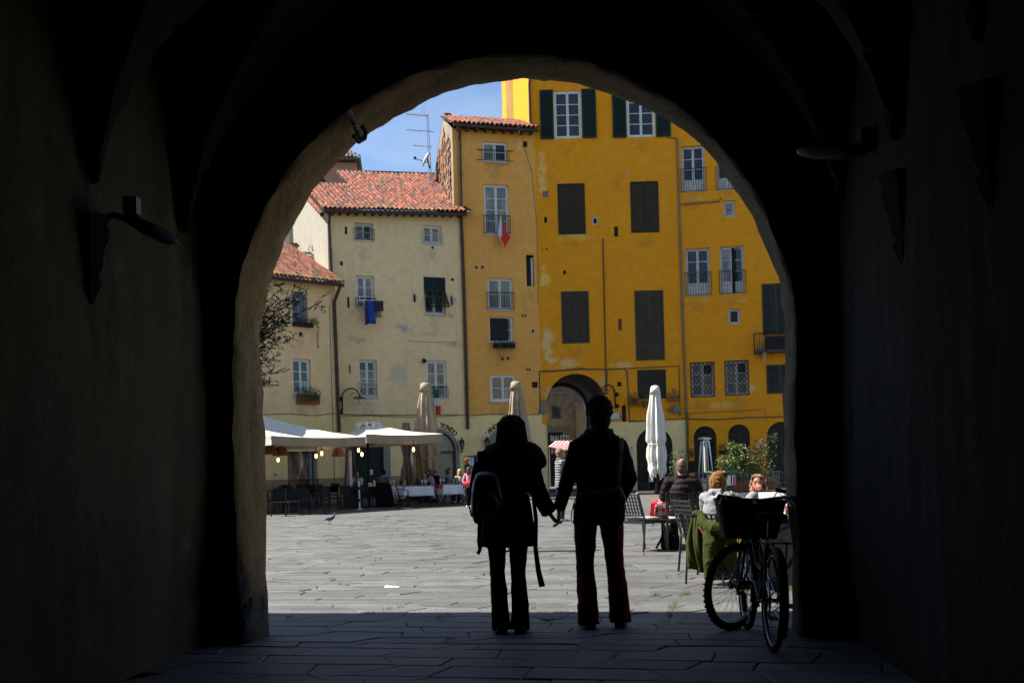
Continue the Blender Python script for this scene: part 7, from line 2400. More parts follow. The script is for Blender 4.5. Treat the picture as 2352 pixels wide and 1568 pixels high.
def person(label, loc, rotz, sc=1.0, base=STAND, over={}, skinm=SK_A, top=None, bottom=None, shoes=None, hair=None, vox=0.011, female=False, group=None, face=True, skirt=None, curl=(0.45, 0.45), extra=None, name='person', hands=True):
    t = thing(name, label, 'person', loc, rotz, group)
    j = joints(base, sc, over)
    M3 = head_frame(j)
    sw = 0.9 if female else 1.0
    side = (j['shR'] - j['shL']).normalized()
    b = MB()
    b.tube([j['pel'] - V((0, 0, .07)) * sc, j['pel'], j['wai'], j['che'], j['upp'], j['nec']], [(.10 * sc, .07 * sc), (.14 * sc, .095 * sc), (.115 * sc * sw, .085 * sc), (.14 * sc * sw, .095 * sc), (.12 * sc * sw, .075 * sc), (.055 * sc, .055 * sc)], 14, side=side)
    b.tube([j['nec'] - V((0, 0, .05)) * sc, j['nec'], j['hed'] + M3 @ V((0, -.02, -.05)) * sc], [.062 * sc * sw, .054 * sc * sw, .055 * sc * sw], 12)
    add_head(b, j['hed'], M3, sc)
    nose = [V((0, .088, .02)), V((0, .102, -.008)), V((0, .114, -.032)), V((0, .092, -.044))]
    b.tube([j['hed'] + M3 @ p * sc for p in nose], [.007 * sc, .010 * sc, .015 * sc, .010 * sc], 8)
    for s_ in (-1, 1):
        b.ball(j['hed'] + M3 @ V((s_ * .076, -.006, -.012)) * sc, (.011 * sc, .018 * sc, .030 * sc), 8, M3)
        b.ball(j['hed'] + M3 @ V((s_ * .030, .080, .030)) * sc, (.026 * sc, .012 * sc, .009 * sc), 8, M3)
    for S in 'RL':
        b.tube([j['upp'].lerp(j['sh' + S], .4), j['sh' + S], j['sh' + S].lerp(j['el' + S], .5), j['el' + S], j['el' + S].lerp(j['wr' + S], .4), j['wr' + S]], [x * sc * (.92 if female else 1) for x in (.05, .052, .045, .037, .037, .025)], 10)
        if hands:
            add_hand(b, j['wr' + S], j['hd' + S], j['hs' + S], sc * (.92 if female else 1), curl[0 if S == 'R' else 1], 1 if S == 'R' else -1)
        b.tube([j['pel'].lerp(j['hip' + S], .6), j['hip' + S], j['hip' + S].lerp(j['kn' + S], .5), j['kn' + S], j['kn' + S].lerp(j['an' + S], .35), j['an' + S]], [x * sc for x in (.07, .078, .066, .048, .050, .034)], 10)
        to = j['toe' + S].normalized()
        h = j['an' + S] - V((0, 0, .05)) * sc
        b.tube([j['an' + S], h - to * .03 * sc, h + to * .10 * sc - V((0, 0, .01)) * sc], [.034 * sc, .032 * sc, .024 * sc], 8)
    bo = b.build('body', skinm, t)
    remesh(bo, vox, 2)
    if face:
        e = MB()
        for s_ in (-1, 1):
            e.ball(j['hed'] + M3 @ V((s_ * .030, .083, .012)) * sc, (.013 * sc, .009 * sc, .007 * sc), 8, M3)
        e.build('eyes', M_EYEW, t, smooth=True)
        e = MB()
        for s_ in (-1, 1):
            e.ball(j['hed'] + M3 @ V((s_ * .030, .0905, .012)) * sc, .0055 * sc, 8)
        e.build('irises', M_IRIS, t)
        e = MB()
        e.tube([j['hed'] + M3 @ V(p) * sc for p in ((-.024, .088, -.066), (-.01, .097, -.063), (.01, .097, -.063), (.024, .088, -.066))], [.003 * sc, .006 * sc, .006 * sc, .003 * sc], 6)
        e.build('lips', M_LIP, t)
        e = MB()
        for s_ in (-1, 1):
            e.tube([j['hed'] + M3 @ V(p) * sc for p in ((s_ * .014, .093, .036), (s_ * .032, .091, .041), (s_ * .048, .080, .034))], .0035 * sc, 5)
        e.build('eyebrows', hair[1] if hair else M_IRIS, t)
    if top:
        m = top['m']; g = top.get('grow', .022)
        a = MB()
        hem = top.get('hem', .06)
        fl = top.get('flare', 0.0)
        dn = (j['pel'] - j['wai']).normalized() if base is STAND else V((0, 0, -1))
        pts = [j['pel'] + dn * hem * sc, j['pel'] + dn * hem * .4 * sc, j['pel'], j['wai'], j['che'], j['upp'], j['nec'] + V((0, 0, top.get('neck', -.03) * sc))]
        rr = [(.148 + g + fl, .108 + g + fl * .8), (.146 + g + fl * .5, .106 + g + fl * .4), (.143 + g, .10 + g), (.122 * sw + g + top.get('waist', 0), .09 + g + top.get('waist', 0) * .5), (.150 * sw + g, .10 + g), (.130 * sw + g * .8, .078 + g), (.066 + g * .5, .064 + g * .5)]
        a.tube(pts, [(p * sc, q * sc) for p, q in rr], 18, side=side)
        sl = top.get('sleeve', 1.0)
        for S in 'RL':
            w = j['el' + S].lerp(j['wr' + S], .97) if sl >= 1 else None
            pp = [j['upp'].lerp(j['sh' + S], .35), j['sh' + S], j['sh' + S].lerp(j['el' + S], .5)]
            rs_ = [.062, .062, .055]
            if sl >= .6: pp += [j['el' + S]]; rs_ += [.050]
            if sl >= 1: pp += [j['el' + S].lerp(j['wr' + S], .5), w]; rs_ += [.045, top.get('cuff', .036)]
            gg = top.get('sgrow', g * .6)
            a.tube(pp, [(x + gg) * sc * (.93 if female else 1) for x in rs_], 12)
        if top.get('collar'):
            c0 = j['nec'] + V((0, -.005, .0)) * sc
            hgt = top['collar']
            a.tube([c0 - V((0, 0, .04)) * sc, c0, c0 + V((0, -.008, hgt)) * sc], [(.095 * sc, .085 * sc), (.086 * sc, .080 * sc), (.092 * sc, .086 * sc)], 16, side=side)
        if top.get('add'): top['add'](a, j)
        if top.get('quilt'):
            q = top['quilt']
            z0 = j['pel'].z
            out = []
            for p in a.v:
                out.append(p)
            a.v = out
        o = a.build(top.get('name', 'jacket'), m, t)
        remesh(o, top.get('vox', vox * 1.15), 2, top.get('folds', .012), top.get('fscale', .10))
    if skirt:
        skirt(t, j)
    if bottom:
        a = MB(); g = bottom.get('grow', .014); fl = bottom.get('flare', 0.0)
        a.tube([j['pel'] + (j['wai'] - j['pel']).normalized() * .05 * sc, j['pel'], j['hipR'].lerp(j['hipL'], .5) - V((0, 0, .06)) * sc], [((.142 + g) * sc, (.098 + g) * sc), ((.15 + g) * sc, (.105 + g) * sc), ((.12 + g) * sc, (.085 + g) * sc)], 16, side=side)
        for S in 'RL':
            k, an_ = j['kn' + S], j['an' + S]
            a.tube([j['pel'].lerp(j['hip' + S], .6), j['hip' + S], j['hip' + S].lerp(k, .5), k, k.lerp(an_, .35), k.lerp(an_, .7), an_ + V((0, 0, bottom.get('end', -.03))) * sc],
                   [(x + g) * sc for x in (.08, .084, .070, .052, .050 + fl * .3, .046 + fl * .7, .044 + fl)], 12)
        o = a.build('trousers', bottom['m'], t)
        remesh(o, bottom.get('vox', vox * 1.1), 2, bottom.get('folds', .010), .09)
    if shoes:
        for S in 'RL':
            a = MB()
            to = j['toe' + S].normalized(); to.z = 0; to.normalize()
            an_ = j['an' + S]
            z0 = an_.z - .09 * sc
            f = V((an_.x, an_.y, z0))
            sdv = to.cross(V((0, 0, 1)))
            rings = []
            for d_, w_, h_ in ((-.080, .028, .03), (-.070, .042, .07), (-.02, .044, .085), (.04, .042, .07), (.10, .046, .05), (.15, .042, .04), (.185, .022, .025)):
                c = f + to * d_ * sc
                rings.append([c + sdv * w_ * sc * x + V((0, 0, 1)) * h_ * sc * z for x, z in ((-1, .02), (-1, .45), (-.6, .9), (0, 1), (.6, .9), (1, .45), (1, .02))])
            a.loft(rings)
            o = a.build('shoe', shoes, t, smooth=True)
            a = MB()
            rings = []
            for d_, w_ in ((-.085, .022), (-.07, .038), (-.02, .042), (.04, .045), (.10, .050), (.155, .045), (.195, .022)):
                c = f + to * d_ * sc
                rings.append([c + sdv * w_ * sc * x + V((0, 0, 1)) * z * sc for x, z in ((-1, 0.002), (-1, .022), (1, .022), (1, .002))])
            a.loft(rings)
            a.build('sole', M_BLACK, o)
    if hair:
        style, m = hair[0], hair[1]
        a = MB()
        c = j['hed']
        def hp(x, y, z): return c + M3 @ V((x, y, z)) * sc
        rng = random.Random(len(label))
        if style == 'bald':
            for k in range(26):
                an_ = PI + PI * k / 25
                a.ball(hp(.076 * math.cos(an_), .085 * math.sin(an_) - .01, -.005 + .015 * math.sin(k)), (.016 * sc, .016 * sc, .045 * sc), 6)
        else:
            a.ball(hp(0, -.022, .035), (.086 * sc, .100 * sc, .098 * sc), 16, M3)
            a.ball(hp(0, -.05, -.02), (.080 * sc, .062 * sc, .085 * sc), 14, M3)
        if style == 'thinning':
            e = MB(); e.ball(hp(-.012, -.075, .098), (.030 * sc, .036 * sc, .030 * sc), 12); e.build('bald_spot', skinm, t, smooth=True)
        if style == 'straight':
            rings = []
            for z, w_, f_, b_ in ((.133, .018, -.005, -.040), (.127, .042, .035, -.075), (.112, .068, .060, -.102), (.080, .089, .072, -.120), (.035, .102, .068, -.128), (-.02, .104, .058, -.130), (-.08, .112, .048, -.128), (-.125, .128, .040, -.122), (-.165, .126, .025, -.108), (-.185, .10, .01, -.08)):
                rings.append([hp(w_ * math.cos(2 * PI * k / 28) * (1 + .02 * math.sin(5 * k)), (f_ + b_) / 2 + (f_ - b_) / 2 * math.sin(2 * PI * k / 28), z) for k in range(28)])
            a.loft(rings)
        if style == 'curly':
            a.ball(hp(0, -.020, .034), (.094 * sc, .108 * sc, .100 * sc), 18, M3)
            a.ball(hp(0, -.040, -.045), (.088 * sc, .068 * sc, .082 * sc), 14, M3)
            a.tube([hp(0, -.03, -.08), hp(0, -.026, -.15)], [.072 * sc, .060 * sc], 12)
            for k in range(170):
                th, ph = rng.uniform(0, 2 * PI), rng.uniform(-.7, PI / 2)
                d_ = V((math.cos(th) * math.cos(ph) * .094, math.sin(th) * math.cos(ph) * .104 - .024, math.sin(ph) * .100 + .032))
                if d_.y > .03 and d_.z < .06: continue
                a.ball(hp(*d_), rng.uniform(.008, .015) * sc, 6)
        if style == 'short':
            for k in range(90):
                th, ph = rng.uniform(0, 2 * PI), rng.uniform(-.5, PI / 2)
                d_ = V((math.cos(th) * math.cos(ph) * .082, math.sin(th) * math.cos(ph) * .096 - .026, math.sin(ph) * .092 + .036))
                if d_.y > .045 and d_.z < .065: continue
                e_ = d_ + V((rng.gauss(0, .012), -.012, rng.uniform(-.03, .01)))
                a.tube([hp(*d_), hp(*e_)], [.012 * sc, .006 * sc], 5)
        if style in ('long', 'bob', 'shag'):
            ln = {'long': .30, 'bob': .17, 'shag': .13}[style]
            for k in range(190 if style != 'shag' else 260):
                an_ = rng.uniform(PI * 0.88, PI * 2.12)
                r_ = rng.uniform(.9, 1.08)
                top_ = V((.080 * math.cos(an_) * r_, .090 * math.sin(an_) * r_ - .02, rng.uniform(.0, .06)))
                bot = V((top_.x * rng.uniform(.75, 1.2), top_.y * (1.0 if style != 'long' else 1.1), top_.z - ln * rng.uniform(.6, 1.05)))
                mid = (top_ + bot) / 2 + V((top_.x * .15, top_.y * .12, 0))
                a.tube([hp(*top_), hp(*mid), hp(*bot)], [.012 * sc, .011 * sc, .004 * sc], 5)
            for k in range(34):
                an_ = rng.uniform(PI * .05, PI * .95)
                a.tube([hp(.03 * math.cos(an_), .0, .128), hp(.070 * math.cos(an_), .060, .100), hp(.085 * math.cos(an_), .062, .045)], [.010 * sc, .010 * sc, .005 * sc], 5)
        o = a.build('hair', m, t)
        remesh(o, vox * .75, 1, .006, .02)
        if style in ('straight', 'curly'):
            e = MB()
            for k in range(90 if style == 'straight' else 190):
                th = rng.uniform(0, 2 * PI)
                if style == 'straight':
                    x, y = math.cos(th), math.sin(th) * .5 - .45
                    q = rng.uniform(1.0, 1.07)
                    e.tube([hp(x * .055 * q, y * .10, .120), hp(x * .096 * q, y * .17, .07), hp(x * .106 * q, y * .19, -.01), hp(x * .118 * q, y * .19, -.10), hp(x * (.128 + rng.uniform(-.01, .014)), y * .18, -.17 - rng.uniform(0, .035))], .0028 * sc, 4)
                else:
                    ph = rng.uniform(-.4, PI / 2)
                    d_ = V((math.cos(th) * math.cos(ph) * .098, math.sin(th) * math.cos(ph) * .108 - .022, math.sin(ph) * .104 + .033))
                    if d_.y > .03 and d_.z < .06: continue
                    u_ = V((rng.gauss(0, 1), rng.gauss(0, 1), rng.gauss(0, 1))).normalized() * .011
                    w2 = d_.normalized() * .011
                    e.tube([hp(*(d_ + u_ * math.cos(g_ * .8) + w2 * math.sin(g_ * .8))) for g_ in range(6)], .003 * sc, 4)
            e.build('loose_hair', m, t)
    if extra:
        extra(t, j, M3, sc)
    return t, j

H_BLACK = mat('hair_black', (0.006, 0.005, 0.005), 0.8, 0, 0.3, 60, 0.2, 200, spec=0.15)
H_BROWN = mat('hair_brown', (0.07, 0.035, 0.018), 0.5, 0, 0.35, 40, 0.4, 180)
H_BLOND = mat('hair_blond', (0.40, 0.25, 0.10), 0.5, 0, 0.35, 40, 0.4, 180)
H_GOLD = mat('hair_golden_brown', (0.15, 0.060, 0.017), 0.7, 0, 0.5, 45, 0.6, 160, col2=(0.23, 0.105, 0.034), spec=0.15)
H_GREY = mat('hair_grey', (0.09, 0.066, 0.05), 0.6, 0, 0.35, 40, 0.4, 180)
H_RED = mat('hair_auburn', (0.09, 0.022, 0.022), 0.5, 0, 0.3, 40, 0.3, 180)
H_SAND = mat('hair_sandy', (0.24, 0.15, 0.08), 0.5, 0, 0.4, 45, 0.5, 160)
def fabric(n_, c, var=0.15, b=0.25): return mat(n_, c, 0.95, 0, var, 5, b, 120, spec=0.06)
F_BLACK = fabric('black_wool', (0.008, 0.008, 0.009))
F_NAVY = fabric('dark_navy', (0.014, 0.016, 0.024))
F_DKRED = fabric('dark_red_trouser', (0.14, 0.014, 0.024))
F_BLKJEAN = fabric('black_trouser', (0.010, 0.010, 0.011))
F_SHOE = mat('dark_shoe', (0.02, 0.02, 0.022), 0.5)
F_JEAN = fabric('blue_jeans', (0.05, 0.085, 0.17), 0.3)
F_DKJEAN = fabric('dark_jeans', (0.02, 0.026, 0.045), 0.3)
F_GREYK = fabric('grey_knit', (0.26, 0.27, 0.30))
F_PINK = fabric('pink_sweater', (0.55, 0.24, 0.30))
F_CREAM = fabric('cream_sweater', (0.52, 0.47, 0.42))
F_DENIM = fabric('denim_jacket', (0.13, 0.20, 0.27), 0.3)
F_PLUM = fabric('plum_quilt', (0.028, 0.017, 0.022), 0.2)
F_HOODIE = fabric('grey_hoodie', (0.24, 0.235, 0.25), 0.12)
F_OLIVE = mat('olive_nylon', (0.034, 0.045, 0.008), 0.9, 0, 0.25, 4, 0.15, 50, spec=0.12)
F_TAN = fabric('tan_shirt', (0.36, 0.24, 0.16))

# ---- the couple seen from behind
wl_ = G(1173, 1451)
def woman_coat_add(a, j):
    # broad draped collar lying on the shoulders, fuller on the right
    rings = []
    for z, w_, d_, k_ in ((1.455, .085, .085, 0), (1.448, .135, .115, 0), (1.436, .185, .140, .1), (1.416, .225, .165, .4), (1.385, .252, .185, .7), (1.35, .262, .195, 1), (1.318, .245, .185, 1.1), (1.305, .19, .14, 1.1)):
        ring = []
        for k in range(40):
            c_, s_ = math.cos(2 * PI * k / 40), math.sin(2 * PI * k / 40)
            x = w_ * c_ * (1.06 if c_ > 0 else .76) + .034
            ring.append(V((x, d_ * s_ - .01, z - k_ * (.055 * (x / .25) + .02 * max(0, -s_)))))
        rings.append(ring)
    a.loft(rings)
def woman_skirt(t, j):
    a = MB()
    rings = []
    for z, w_, d_ in ((1.05, .165, .125), (.95, .185, .145), (.82, .20, .155), (.70, .212, .16), (.655, .215, .162)):
        rings.append([V((w_ * math.cos(2 * PI * k / 40) * (1 + .02 * math.sin(k * 2.2) * (1.1 - z)), d_ * math.sin(2 * PI * k / 40), z + (.012 * math.sin(k * .9) if z < .7 else 0))) for k in range(40)])
    a.loft(rings)
    o = a.build('coat_skirt', F_BLACK, t, smooth=True)
    a = MB()
    a.tube([(.200, -.02, 1.02), (.215, -.04, .86), (.205, -.05, .64), (.222, -.05, .47), (.248, -.05, .345)], [(.015, .004), (.016, .004), (.017, .004), (.02, .004), (.024, .004)], 8, side=(1, 0, 0)); a.build('belt_end', F_BLACK, o)
    a = MB()
    a.tube([(-.19, -.02, 1.0), (-.215, -.04, .82), (-.222, -.05, .70), (-.215, -.05, .64), (-.232, -.05, .605)], [(.014, .004)] * 5, 8, side=(1, 0, 0)); a.build('belt_end', F_BLACK, o)
def long_dark(t, j, M3, sc): pass
person('woman in a long black coat with broad collar seen from behind, holding the man’s hand'.replace('’', "'"), wl_, 0, 1.0, STAND,
       dict(pel=(0, 0, .88), wai=(0, 0, 1.02), che=(.015, .01, 1.20), upp=(.025, 0, 1.31), nec=(.03, -.01, 1.37), hed=(.048, .02, 1.522), sh=(.17, 0, 1.325),
            elR=(.235, -.03, 1.07), wrR=(.322, .02, .895), hdR=(.55, .1, -.85), hsR=(0, 1, 0), elL=(-.23, 0, 1.06), wrL=(-.20, .12, .84),
            hip=(.085, 0, .86), hipL=(-.095, 0, .86), knR=(.070, .02, .47), knL=(-.088, .02, .47), anR=(.078, -.02, .09), anL=(-.072, -.02, .09), toe=(.1, 1, 0)),
       SK_B, dict(m=F_BLACK, name='coat', grow=.030, hem=.10, flare=.02, add=woman_coat_add, folds=.015, fscale=.07, vox=.012, cuff=.050, sgrow=.022), dict(m=F_BLKJEAN, grow=.006, flare=.020, end=-.068, folds=.016), F_SHOE, ('straight', H_BLACK), vox=.008, female=True, skirt=woman_skirt, curl=(1.0, .5))
# her backpack, carried on the left side of her back
bp = thing('backpack', 'dark leather backpack on the black coated woman’s left shoulder'.replace('’', "'"), 'backpack', wl_ + V((-.150, -.205, .88)), R(8))
a = MB()
rings = []
for z, w_, d_ in ((0, .105, .06), (.02, .118, .075), (.16, .118, .08), (.27, .100, .07), (.32, .075, .05), (.345, .055, .035)):
    rings.append([V((math.copysign(abs(math.cos(2 * PI * k / 24)) ** .6, math.cos(2 * PI * k / 24)) * w_, math.copysign(abs(math.sin(2 * PI * k / 24)) ** .6, math.sin(2 * PI * k / 24)) * d_, z)) for k in range(24)])
a.loft(rings); a.build('bag', mat('black_leather', (0.016, 0.017, 0.02), 0.45, 0, 0.2, 9), bp, smooth=True)
a = MB(); a.ball((0, -.01, .315), (.085, .085, .035), 14); a.box(-.03, -.10, .22, .03, -.088, .31); a.build('flap', MATS['black_leather'], bp, smooth=False)
a = MB(); a.ball((0, -.075, .10), (.085, .03, .085), 14); a.build('pocket', MATS['black_leather'], bp, smooth=True)
for s_ in (-1, 1):
    a = MB(); a.tube([(s_ * .05, .07, .31), (s_ * .06, .10, .42), (s_ * .055, .16, .47), (s_ * .05, .22, .43)], [(.018, .005)] * 4, 8, side=(1, 0, 0)); a.build('strap', MATS['black_leather'], bp)
a = MB(); a.tube([(-.118, -.02, .20), (-.135, -.03, .10), (-.12, -.03, .02)], [(.006, .003)] * 3, 6); a.build('side_strap', MATS['black_leather'], bp)

ml_ = G(1386, 1440)
person('man in a dark jacket and dark red trousers seen from behind, holding the woman’s hand'.replace('’', "'"), ml_, 0, 1.0, STAND,
       dict(pel=(-.01, 0, .97), wai=(-.01, 0, 1.11), che=(-.01, .01, 1.30), upp=(-.01, .0, 1.415), nec=(.006, -.01, 1.48), hed=(.014, .02, 1.645), shR=(.165, 0, 1.392), shL=(-.172, 0, 1.392),
            elR=(.232, -.05, 1.135), wrR=(.155, .10, .965), hdR=(-.5, .6, -.5), hsR=(0, .6, .8), elL=(-.258, -.03, 1.115), wrL=(-.318, .02, .915), hdL=(-.02, .05, -1), hsL=(0, 1, 0),
            hipL=(-.112, 0, .93), hipR=(.075, 0, .93), knL=(-.128, .02, .50), knR=(.105, .02, .50), anL=(-.115, -.03, .09), anR=(.130, -.03, .10), toe=(.15, 1, 0)),
       SK_B, dict(m=F_NAVY, grow=.022, sgrow=.008, waist=.025, hem=.12, collar=.05, folds=.016, fscale=.07, vox=.011, neck=.0, cuff=.044, add=lambda a, j: (a.tube([j['shL'] + V((0, 0, .005)), j['shL'].lerp(j['nec'], .6) + V((0, 0, .004)), j['nec'] + V((0, 0, .0)), j['shR'].lerp(j['nec'], .6) + V((0, 0, .004)), j['shR'] + V((0, 0, .005))], [.058, .072, .095, .072, .058], 12), a.tube([j['nec'] + V((0, -.005, -.02)), j['nec'] + V((0, -.012, .05))], [(.108, .098), (.112, .104)], 18))), dict(m=F_DKRED, grow=.018, flare=.024, end=-.060, folds=.018), F_SHOE, ('curly', H_BLACK), vox=.008, curl=(.5, .85))
mbg = thing('shoulder_bag', 'dark canvas messenger bag hanging behind the man with a round printed emblem', 'bag', ml_ + V((-.035, -.20, .80)), R(3))
F_CANVAS = fabric('dark_canvas', (0.06, 0.058, 0.042))
a = MB()
rings = []
for z, w_, d_ in ((0.0, .11, .03), (.03, .15, .055), (.12, .172, .065), (.22, .168, .055), (.262, .16, .045)):
    rings.append([V((math.copysign(abs(math.cos(2 * PI * k / 28)) ** .55, math.cos(2 * PI * k / 28)) * w_, math.copysign(abs(math.sin(2 * PI * k / 28)) ** .7, math.sin(2 * PI * k / 28)) * d_, z + .10 * (math.cos(2 * PI * k / 28) * w_))) for k in range(28)])
a.loft(rings); a.build('bag', F_CANVAS, mbg, smooth=True)
a = MB(); a.tube([(.165, .0, .26), (.185, -.05, .20), (.18, -.03, .05), (.15, 0, .0)], [(.02, .05), (.02, .06), (.02, .06), (.02, .03)], 10, side=(1, 0, 0)); a.build('gusset', fabric('khaki_canvas', (0.22, 0.20, 0.13)), mbg)
for rr_ in (.075, .068):
    a = MB(); a.tube([(rr_ * math.cos(k * PI / 14) + .03, -.067, .135 + rr_ * math.sin(k * PI / 14)) for k in range(28)], .0018, 5, closed=True); a.build('emblem_ring', MATS['khaki_canvas'], mbg)
a = MB()
for k in range(5): a.box(-.015 + .0 * k, -.068, .105 + .015 * k, .075 - .01 * (k % 2), -.064, .110 + .015 * k)
a.build('emblem_print', MATS['khaki_canvas'], mbg)
a = MB(); a.tube([(.155, .02, .26), (.175, .035, .42), (.20, .060, .57), (.215, .12, .655), (.19, .22, .665), (.12, .33, .55), (-.08, .37, .30)], [(.019, .003)] * 7, 8, side=(1, .2, 0)); a.build('strap', MATS['khaki_canvas'], mbg)
a = MB(); a.tube([(-.17, 0, .20), (-.195, 0, .12), (-.205, 0, .05), (-.19, 0, .02), (-.178, 0, .08)], .004, 6); a.build('loop', F_CANVAS, mbg)

# ---- people in the square
hp_ = G(1178, 1266)
person('person in a tan shirt hidden behind the black coated woman, elbow showing', hp_, R(160), 0.96, STAND, dict(elL=(-.30, .03, 1.15), wrL=(-.16, .16, 1.12), hdL=(.5, .5, .3), hsL=(0, 0, 1)), SK_C, dict(m=F_TAN, sleeve=.5, name='shirt', hem=.05), dict(m=fabric('beige_trouser', (0.42, 0.38, 0.33))), mat('white_shoe', (0.6, 0.6, 0.58), 0.6), ('short', H_BROWN), vox=.014, face=True)
ph = G(1290, 1196)
def phone(t, j, M3, sc):
    a = MB(); c = (j['wrR'] + j['wrL']) / 2 + V((0, .09, .07)); a.box(c.x - .075, c.y - .005, c.z - .04, c.x + .075, c.y + .005, c.z + .04); a.build('phone', M_BLACK, t)
def stripes():
    m, n, l, bs = nodes_of('grey_striped_jacket')
    tc = n.new('ShaderNodeTexCoord'); wv = n.new('ShaderNodeTexWave'); wv.wave_type = 'BANDS'; wv.bands_direction = 'Z'
    wv.inputs['Scale'].default_value = 5.2; wv.inputs['Distortion'].default_value = 1.6; wv.inputs['Detail'].default_value = 1
    l.new(tc.outputs['Object'], wv.inputs['Vector'])
    l.new(mixc(n, l, mrange(n, l, wv.outputs['Fac'], .3, .7), (0.09, 0.095, 0.10), (0.22, 0.225, 0.235)), bs.inputs['Base Color']); bs.inputs['Roughness'].default_value = .8
    bumpn(n, l, bs, wv.outputs['Fac'], .5, .03)
    return m
person('person with short sandy hair in striped grey jacket raising a phone', ph, R(-72), 0.985, STAND, dict(elR=(.20, .24, 1.28), wrR=(.06, .42, 1.50), hdR=(-.2, .35, .9), hsR=(0, 1, -.3), elL=(-.20, .24, 1.24), wrL=(-.06, .42, 1.48), hdL=(.2, .35, .9), hsL=(0, 1, -.3)), SK_C, dict(m=stripes(), hem=.14, collar=.05, grow=.03), dict(m=F_DKJEAN), mat('white_shoe', (0.6, 0.6, 0.58), 0.6), ('short', H_SAND), vox=.013, extra=phone)

def seat(u, v): 
    return lay(u, v)
TBL = dict(elR=(.23, .10, .80), wrR=(.10, .22, .96), hdR=(-.2, .3, .9), hsR=(1, 0, 0))
person('dark-haired woman in a light cardigan seated in the shade with a hand to her chin', seat(824, 1150), R(150), 0.93, SIT, dict(elR=(.22, .22, .77), wrR=(.08, .18, 1.02), hdR=(-.3, .1, .9), hsR=(1, 0, 0), look=(-.5, 1, -.15)), SK_A, dict(m=F_CREAM, name='cardigan'), dict(m=F_DKJEAN), F_SHOE, ('long', H_BLACK), vox=.013, female=True)
person('dark-haired man in a grey shirt seated with his back turned under the parasol', seat(882, 1155), R(-15), 0.98, SIT, dict(look=(-.6, 1, 0)), SK_A, dict(m=fabric('grey_shirt', (0.12, 0.125, 0.14)), name='shirt'), dict(m=F_BLKJEAN), F_SHOE, ('short', H_BLACK), vox=.013)
ct = thing('coat', 'long black coat hanging over the chair of the grey shirted man', 'coat', seat(884, 1162), R(-12))
a = MB()
rings = []
for z, w_, d_ in ((.86, .16, .05), (.8, .24, .08), (.5, .28, .10), (.2, .33, .12), (.04, .30, .12)):
    rings.append([V((w_ * math.cos(2 * PI * k / 26) * (1 + .08 * math.sin(5 * k + z * 4)), d_ * math.sin(2 * PI * k / 26), z + (.03 * math.sin(k) if z < .1 else 0))) for k in range(26)])
a.loft(rings); a.build('drape', F_BLACK, ct, smooth=True)
a = MB(); a.tube([(.22, -.05, .78), (.29, -.09, .5), (.27, -.10, .26)], [.05, .055, .045], 8); a.build('sleeve', F_BLACK, ct)
lc = dup(proto, seat(883, 1157), R(-15), 'dark cafe chair hidden by the hanging black coat')
person('woman with brown bob and grey cardigan eating at the white clothed table', seat(990, 1156), R(85), 0.96, SIT, dict(elR=(.20, .18, .80), wrR=(.06, .20, 1.06), hdR=(-.2, .1, .9), hsR=(0, 1, 0), elL=(-.20, .18, .80), wrL=(-.05, .20, 1.06), hdL=(.2, .1, .9), hsL=(0, 1, 0)), SK_A, dict(m=F_GREYK, name='cardigan', hem=.16, flare=.02), dict(m=F_DKJEAN), F_SHOE, ('bob', H_BROWN), vox=.013, female=True)
person('bald seated person just behind the grey cardigan woman', seat(1001, 1149), R(60), 0.96, SIT, {}, SK_C, dict(m=F_BLACK, name='jumper'), dict(m=F_BLKJEAN), F_SHOE, ('bald', H_GREY), vox=.015)
def sunglasses(m=M_BLACK, dz=0.0, dy=0.0):
    def fn(t, j, M3, sc):
        a = MB()
        for s_ in (-1, 1):
            a.ball(j['hed'] + M3 @ V((s_ * .032, .095 + dy, .012 + dz)) * sc, (.024 * sc, .006 * sc, .017 * sc), 10, M3)
            a.tube([j['hed'] + M3 @ V((s_ * .055, .090 + dy, .016 + dz)) * sc, j['hed'] + M3 @ V((s_ * .08, -.01 + dy, .012 + dz)) * sc], .004 * sc, 5)
        a.tube([j['hed'] + M3 @ V((-.012, .1 + dy, .016 + dz)) * sc, j['hed'] + M3 @ V((.012, .1 + dy, .016 + dz)) * sc], .004 * sc, 5)
        a.build('glasses', m, t)
    return fn
person('auburn-haired woman in a denim jacket and sunglasses facing the table', seat(1032, 1149), R(-98), 0.97, SIT, dict(elR=(.22, .16, .80), wrR=(.12, .36, .86), elL=(-.22, .16, .80), wrL=(-.12, .36, .86)), SK_A, dict(m=F_DENIM), dict(m=F_JEAN), F_SHOE, ('bob', H_RED), vox=.013, female=True, extra=sunglasses())
person('blonde woman in a cream sweater seated with her back to the square', seat(1058, 1154), R(22), 0.94, SIT, {}, SK_A, dict(m=F_CREAM, name='sweater', grow=.035, hem=.1), dict(m=F_BLKJEAN), mat('white_shoe', (0.6, 0.6, 0.58), 0.6), ('long', H_BLOND), vox=.013, female=True)
def apron(t, j, M3, sc):
    a = MB(); a.tube([(-.13, -.13, .82), (0, -.15, .80), (.13, -.13, .82)], [(.05, .09)] * 3, 10); a.build('red_bundle', M_REDCLOTH, t)
person('girl in a pink sweater standing with her hands clasped behind her back', seat(1079, 1160), R(-25), 0.80, STAND, dict(elR=(.24, -.12, 1.13), wrR=(.06, -.20, .93), hdR=(-.8, -.1, -.5), hsR=(0, 0, 1), elL=(-.24, -.12, 1.13), wrL=(-.04, -.20, .95), hdL=(.8, -.1, -.5), hsL=(0, 0, 1)), SK_A, dict(m=F_PINK, name='sweater'), dict(m=F_BLKJEAN), mat('white_shoe', (0.6, 0.6, 0.58), 0.6), ('long', H_BROWN), vox=.012, female=True, extra=apron)
